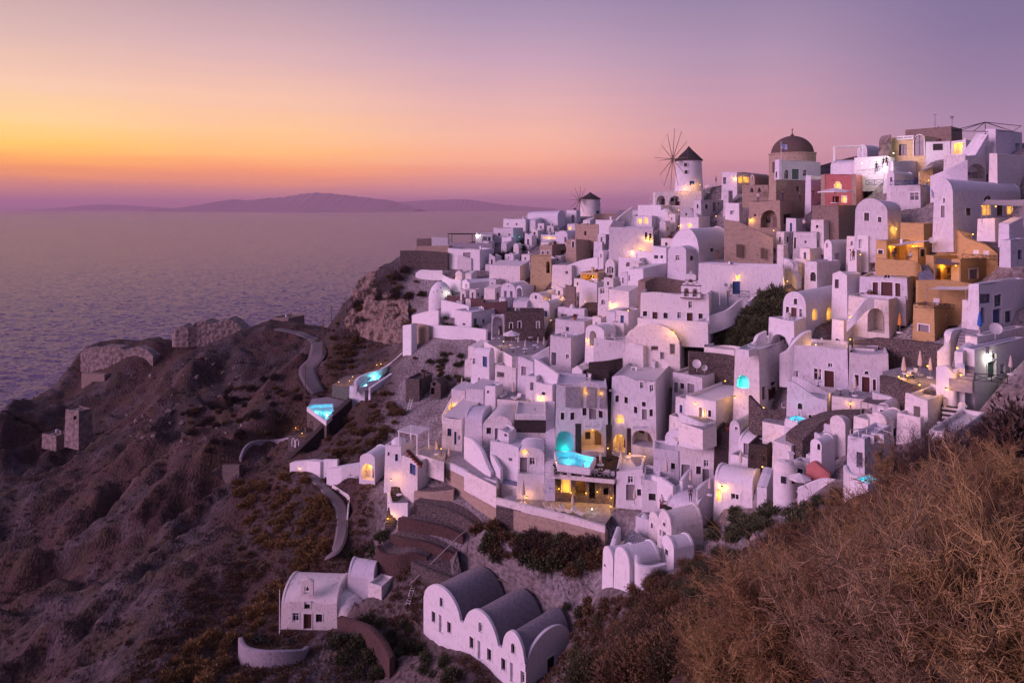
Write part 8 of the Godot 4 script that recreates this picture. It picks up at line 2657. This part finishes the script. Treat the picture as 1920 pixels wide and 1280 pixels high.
	scatter(["dark", "dry1"], [[680, 530], [760, 500], [800, 540], [790, 600], [700, 640], [664, 600]], 44, 0.9, 2.0, "dark scrub on the seaward cliff", "scrub on the seaward cliff")
	scatter(["dry0", "dry1", "dry2"], [[600, 600], [660, 600], [690, 650], [650, 700], [610, 690], [600, 650]], 32, 0.8, 1.7, "dry shrub between the cape road and the cliff", "shrubs along the cape road")
	scatter(["gold0", "gold1"], [[440, 900], [520, 892], [580, 900], [620, 960], [615, 1030], [560, 1080], [500, 1040], [450, 960]], 90, 0.8, 2.0, "golden dry shrub beside the bend of the footpath", "golden shrubs beside the footpath")
	scatter(["gold0", "gold1"], [[270, 1290], [370, 1200], [440, 1160], [520, 1090], [545, 1110], [480, 1190], [430, 1210], [420, 1270], [500, 1290]], 54, 0.8, 2.0, "golden dry shrub on the rim left of the cream chapel", "golden shrubs by the chapel")
	scatter(["agave", "green0"], [[640, 1040], [720, 1000], [735, 1030], [660, 1060]], 14, 0.6, 1.2, "green plant at the edge of the fallow terraces", "plants of the fallow terraces")
	scatter(["agave"], [[460, 1206], [500, 1214], [550, 1210], [540, 1200], [480, 1198]], 9, 0.6, 1.0, "spiky plant in the round stone planter", "plants in the round planter")
	scatter(["green0", "dry1"], [[760, 670], [860, 660], [900, 690], [880, 720], [780, 700]], 30, 0.6, 1.1, "low scrub on the fallow terraces under the pale parapet", "scrub of the upper fallow terraces")
	scatter(["dark", "dry2"], [[460, 700], [560, 690], [570, 760], [470, 840], [380, 850], [330, 780]], 60, 0.7, 1.6, "dark scrub on the slope below the castle", "scrub below the castle")
	scatter(["rock0", "rock1", "rock2"], [[200, 700], [420, 660], [520, 760], [380, 860], [240, 820]], 40, 0.5, 1.6, "grey rock on the dark slope below the castle", "rocks below the castle", 52.0, "rock")
	scatter(["near2"], [[1240, 1090], [1330, 1040], [1420, 1030], [1380, 1120], [1280, 1180]], 22, 0.8, 1.5, "olive shrub among the rounded brown ones", "olive shrubs below the village", 24.0)
	scatter(["green1", "dry1"], [[880, 990], [960, 985], [1100, 1020], [1130, 1050], [1060, 1080], [930, 1060]], 26, 0.9, 1.9, "olive shrub under the lower lounger terrace", "olive shrubs under the lounger terrace")
	ground_cover()

func ground_cover() -> void:
	# tussocks nobody could count, all over the open slopes
	var m := tuft(370, 46, 0.42, 0.36, Color(0.6, 0.5, 0.34), Color(1.0, 0.82, 0.55), 0.12)
	var xf := []
	var cl := []
	var patch := noise(55, 0.05, FastNoiseLite.FRACTAL_FBM, 3)
	var tries := 0
	while xf.size() < 9000 and tries < 20000:
		tries += 1
		var u := rng.randf_range(-20, 1300)
		var v := rng.randf_range(500, 1320)
		if v < 560 and u < 640: continue
		var d := ground_d(u, v, 66.0)
		if d >= 200.0 and v > 800: continue
		var p := at(u, v, d)
		if wildness(p.x, d) < 0.5 or inside_house(p): continue
		var k := patch.get_noise_2d(p.x, d)
		if k < rng.randf_range(-0.5, 0.25) or (p.x < -48.0 and rng.randf() < 0.7): continue
		p.y = hgt(p.x, d) - 0.05
		var s := rng.randf_range(0.6, 1.7)
		xf.append(Transform3D(Basis(Vector3.UP, rng.randf() * TAU).scaled(Vector3(s, s * rng.randf_range(0.6, 1.1), s)), p))
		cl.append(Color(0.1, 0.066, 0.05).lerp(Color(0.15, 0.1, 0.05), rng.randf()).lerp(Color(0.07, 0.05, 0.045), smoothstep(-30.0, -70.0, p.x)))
	var mm := MultiMesh.new()
	mm.transform_format = MultiMesh.TRANSFORM_3D
	mm.use_colors = true
	mm.mesh = m
	mm.instance_count = xf.size()
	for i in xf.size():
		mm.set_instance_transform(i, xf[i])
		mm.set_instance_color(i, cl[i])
	var o := MultiMeshInstance3D.new()
	o.name = "dry_grass"
	o.multimesh = mm
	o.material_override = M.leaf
	add_child(o)
	tag(o, "short dry grass tussocks covering the open slopes", "grass", "", "stuff")

func sky_panorama() -> ImageTexture:
	# dusk: orange along the western horizon under rose, mauve higher up; columns by bearing from straight ahead (degrees, right positive), rows by height (degrees)
	var az := [-180.0, -100.0, -50.0, -36.0, -21.0, 0.0, 19.0, 36.0, 100.0, 180.0]
	var el := [0.0, 0.9, 2.0, 3.0, 4.3, 6.0, 8.5, 12.0, 17.0, 35.0, 90.0]
	var t := [
		# bearing by bearing, sRGB bytes at the heights above
		[128, 108, 142, 132, 112, 146, 138, 116, 150, 142, 119, 154, 146, 122, 158, 146, 124, 160, 142, 122, 160, 138, 120, 158, 136, 120, 160, 116, 109, 154, 102, 100, 150],
		[170, 122, 134, 186, 128, 130, 214, 142, 116, 226, 154, 116, 230, 164, 128, 226, 170, 146, 214, 170, 158, 196, 162, 164, 176, 152, 166, 129, 119, 158, 102, 100, 150],
		[196, 136, 138, 210, 136, 126, 236, 148, 98, 268, 170, 72, 272, 214, 96, 270, 224, 152, 262, 216, 184, 236, 198, 186, 204, 172, 174, 137, 123, 158, 102, 100, 150],
		[194, 134, 138, 208, 135, 126, 234, 147, 102, 266, 168, 76, 270, 212, 98, 268, 222, 152, 261, 214, 183, 228, 190, 184, 192, 162, 172, 134, 121, 158, 102, 100, 150],
		[192, 134, 142, 206, 136, 134, 238, 149, 110, 260, 164, 100, 268, 197, 118, 266, 209, 152, 259, 206, 179, 228, 186, 188, 182, 156, 174, 129, 117, 159, 102, 100, 150],
		[188, 138, 154, 200, 140, 152, 226, 152, 142, 243, 160, 135, 255, 181, 148, 253, 190, 167, 240, 186, 183, 208, 170, 190, 164, 145, 180, 125, 116, 161, 102, 100, 150],
		[170, 128, 154, 180, 132, 156, 194, 138, 154, 200, 140, 152, 214, 152, 160, 216, 160, 172, 206, 160, 180, 182, 152, 180, 148, 132, 168, 122, 114, 156, 102, 100, 150],
		[146, 112, 144, 152, 116, 148, 162, 124, 152, 170, 130, 158, 174, 136, 166, 168, 137, 170, 154, 131, 166, 136, 120, 158, 124, 113, 154, 113, 107, 158, 102, 100, 150],
		[128, 108, 142, 132, 112, 146, 138, 116, 150, 142, 119, 154, 146, 122, 158, 146, 124, 160, 142, 122, 160, 138, 120, 158, 136, 120, 160, 113, 109, 159, 102, 100, 150],
		[128, 108, 142, 132, 112, 146, 138, 116, 150, 142, 119, 154, 146, 122, 158, 146, 124, 160, 142, 122, 160, 138, 120, 158, 136, 120, 160, 113, 109, 159, 102, 100, 150]]
	var W := 512
	var Hh := 1024
	var im := Image.create(W, Hh, false, Image.FORMAT_RGBF)
	var streak := noise(51, 1.0, FastNoiseLite.FRACTAL_FBM, 3)
	for y in Hh:
		var e := 90.0 - (y + 0.5) / Hh * 180.0
		if e < -1.0:
			im.fill_rect(Rect2i(0, y, W, Hh - y), Color(0.22, 0.16, 0.24))
			break
		for x in W:
			var a := wrapf((x + 0.5) / W * 360.0, -180.0, 180.0)
			var ee := maxf(e, 0.0)
			# thin haze streaks low in the west
			if ee < 12.0: ee = maxf(0.0, ee + streak.get_noise_2d(a * 0.05, ee * 1.1) * 0.5 * smoothstep(0.0, 2.0, ee))
			var i := 0
			while i < az.size() - 2 and a > az[i + 1]: i += 1
			var j := 0
			while j < el.size() - 2 and ee > el[j + 1]: j += 1
			var s := clampf((a - az[i]) / (az[i + 1] - az[i]), 0.0, 1.0)
			var q := clampf((ee - el[j]) / (el[j + 1] - el[j]), 0.0, 1.0)
			s = s * s * (3.0 - 2.0 * s)
			var c := Color.BLACK
			for k in 3:
				var v0 := lerpf(t[i][j * 3 + k], t[i + 1][j * 3 + k], s)
				var v1 := lerpf(t[i][j * 3 + 3 + k], t[i + 1][j * 3 + 3 + k], s)
				c[k] = lerpf(v0, v1, q) / 255.0 * (1.0 + 0.09 * smoothstep(9.0, 1.0, ee))
			im.set_pixel(x, y, c.srgb_to_linear())
	return ImageTexture.create_from_image(im)

func _ready() -> void:
	rng.seed = 7
	# camera: level, with the lens shifted down (the photograph's verticals stand upright)
	var cam := Camera3D.new()
	cam.name = "camera"
	cam.projection = Camera3D.PROJECTION_FRUSTUM
	cam.near = 0.1
	cam.far = 60000.0
	cam.size = 1280.0 / F * 0.1
	cam.frustum_offset = Vector2(0, -(640.0 - HZ) / F * 0.1)
	add_child(cam)
	cam.current = true
	var e := Environment.new()
	e.background_mode = Environment.BG_SKY
	var ps := PanoramaSkyMaterial.new()
	ps.panorama = sky_panorama()
	e.sky = Sky.new()
	e.sky.sky_material = ps
	e.background_energy_multiplier = 1.0
	e.tonemap_mode = Environment.TONE_MAPPER_LINEAR
	e.tonemap_exposure = 1.0
	e.sdfgi_enabled = true
	e.ssao_enabled = true
	e.ssil_enabled = true
	e.fog_enabled = FOG > 0.0
	e.fog_density = FOG
	e.fog_light_color = Color(1.0, 0.83, 0.91)
	var we := WorldEnvironment.new()
	we.name = "air"
	we.environment = e
	add_child(we)
	# the afterglow: the sun has just set to the left, so its light is weak, wide and rosy
	var sun := DirectionalLight3D.new()
	sun.name = "afterglow"
	sun.light_color = Color(1.0, 0.77, 0.95)
	sun.light_energy = 1.05
	sun.light_angular_distance = 35.0
	sun.shadow_enabled = true
	add_child(sun)
	sun.look_at_from_position(Vector3(-90, 24, 38), Vector3.ZERO)
	materials()
	build_ground()
	sea_mesh()
	islands()
	village()
	carve()
	sea_cliff()
	ground_mesh()
	plants()

const FOG := 0.00004
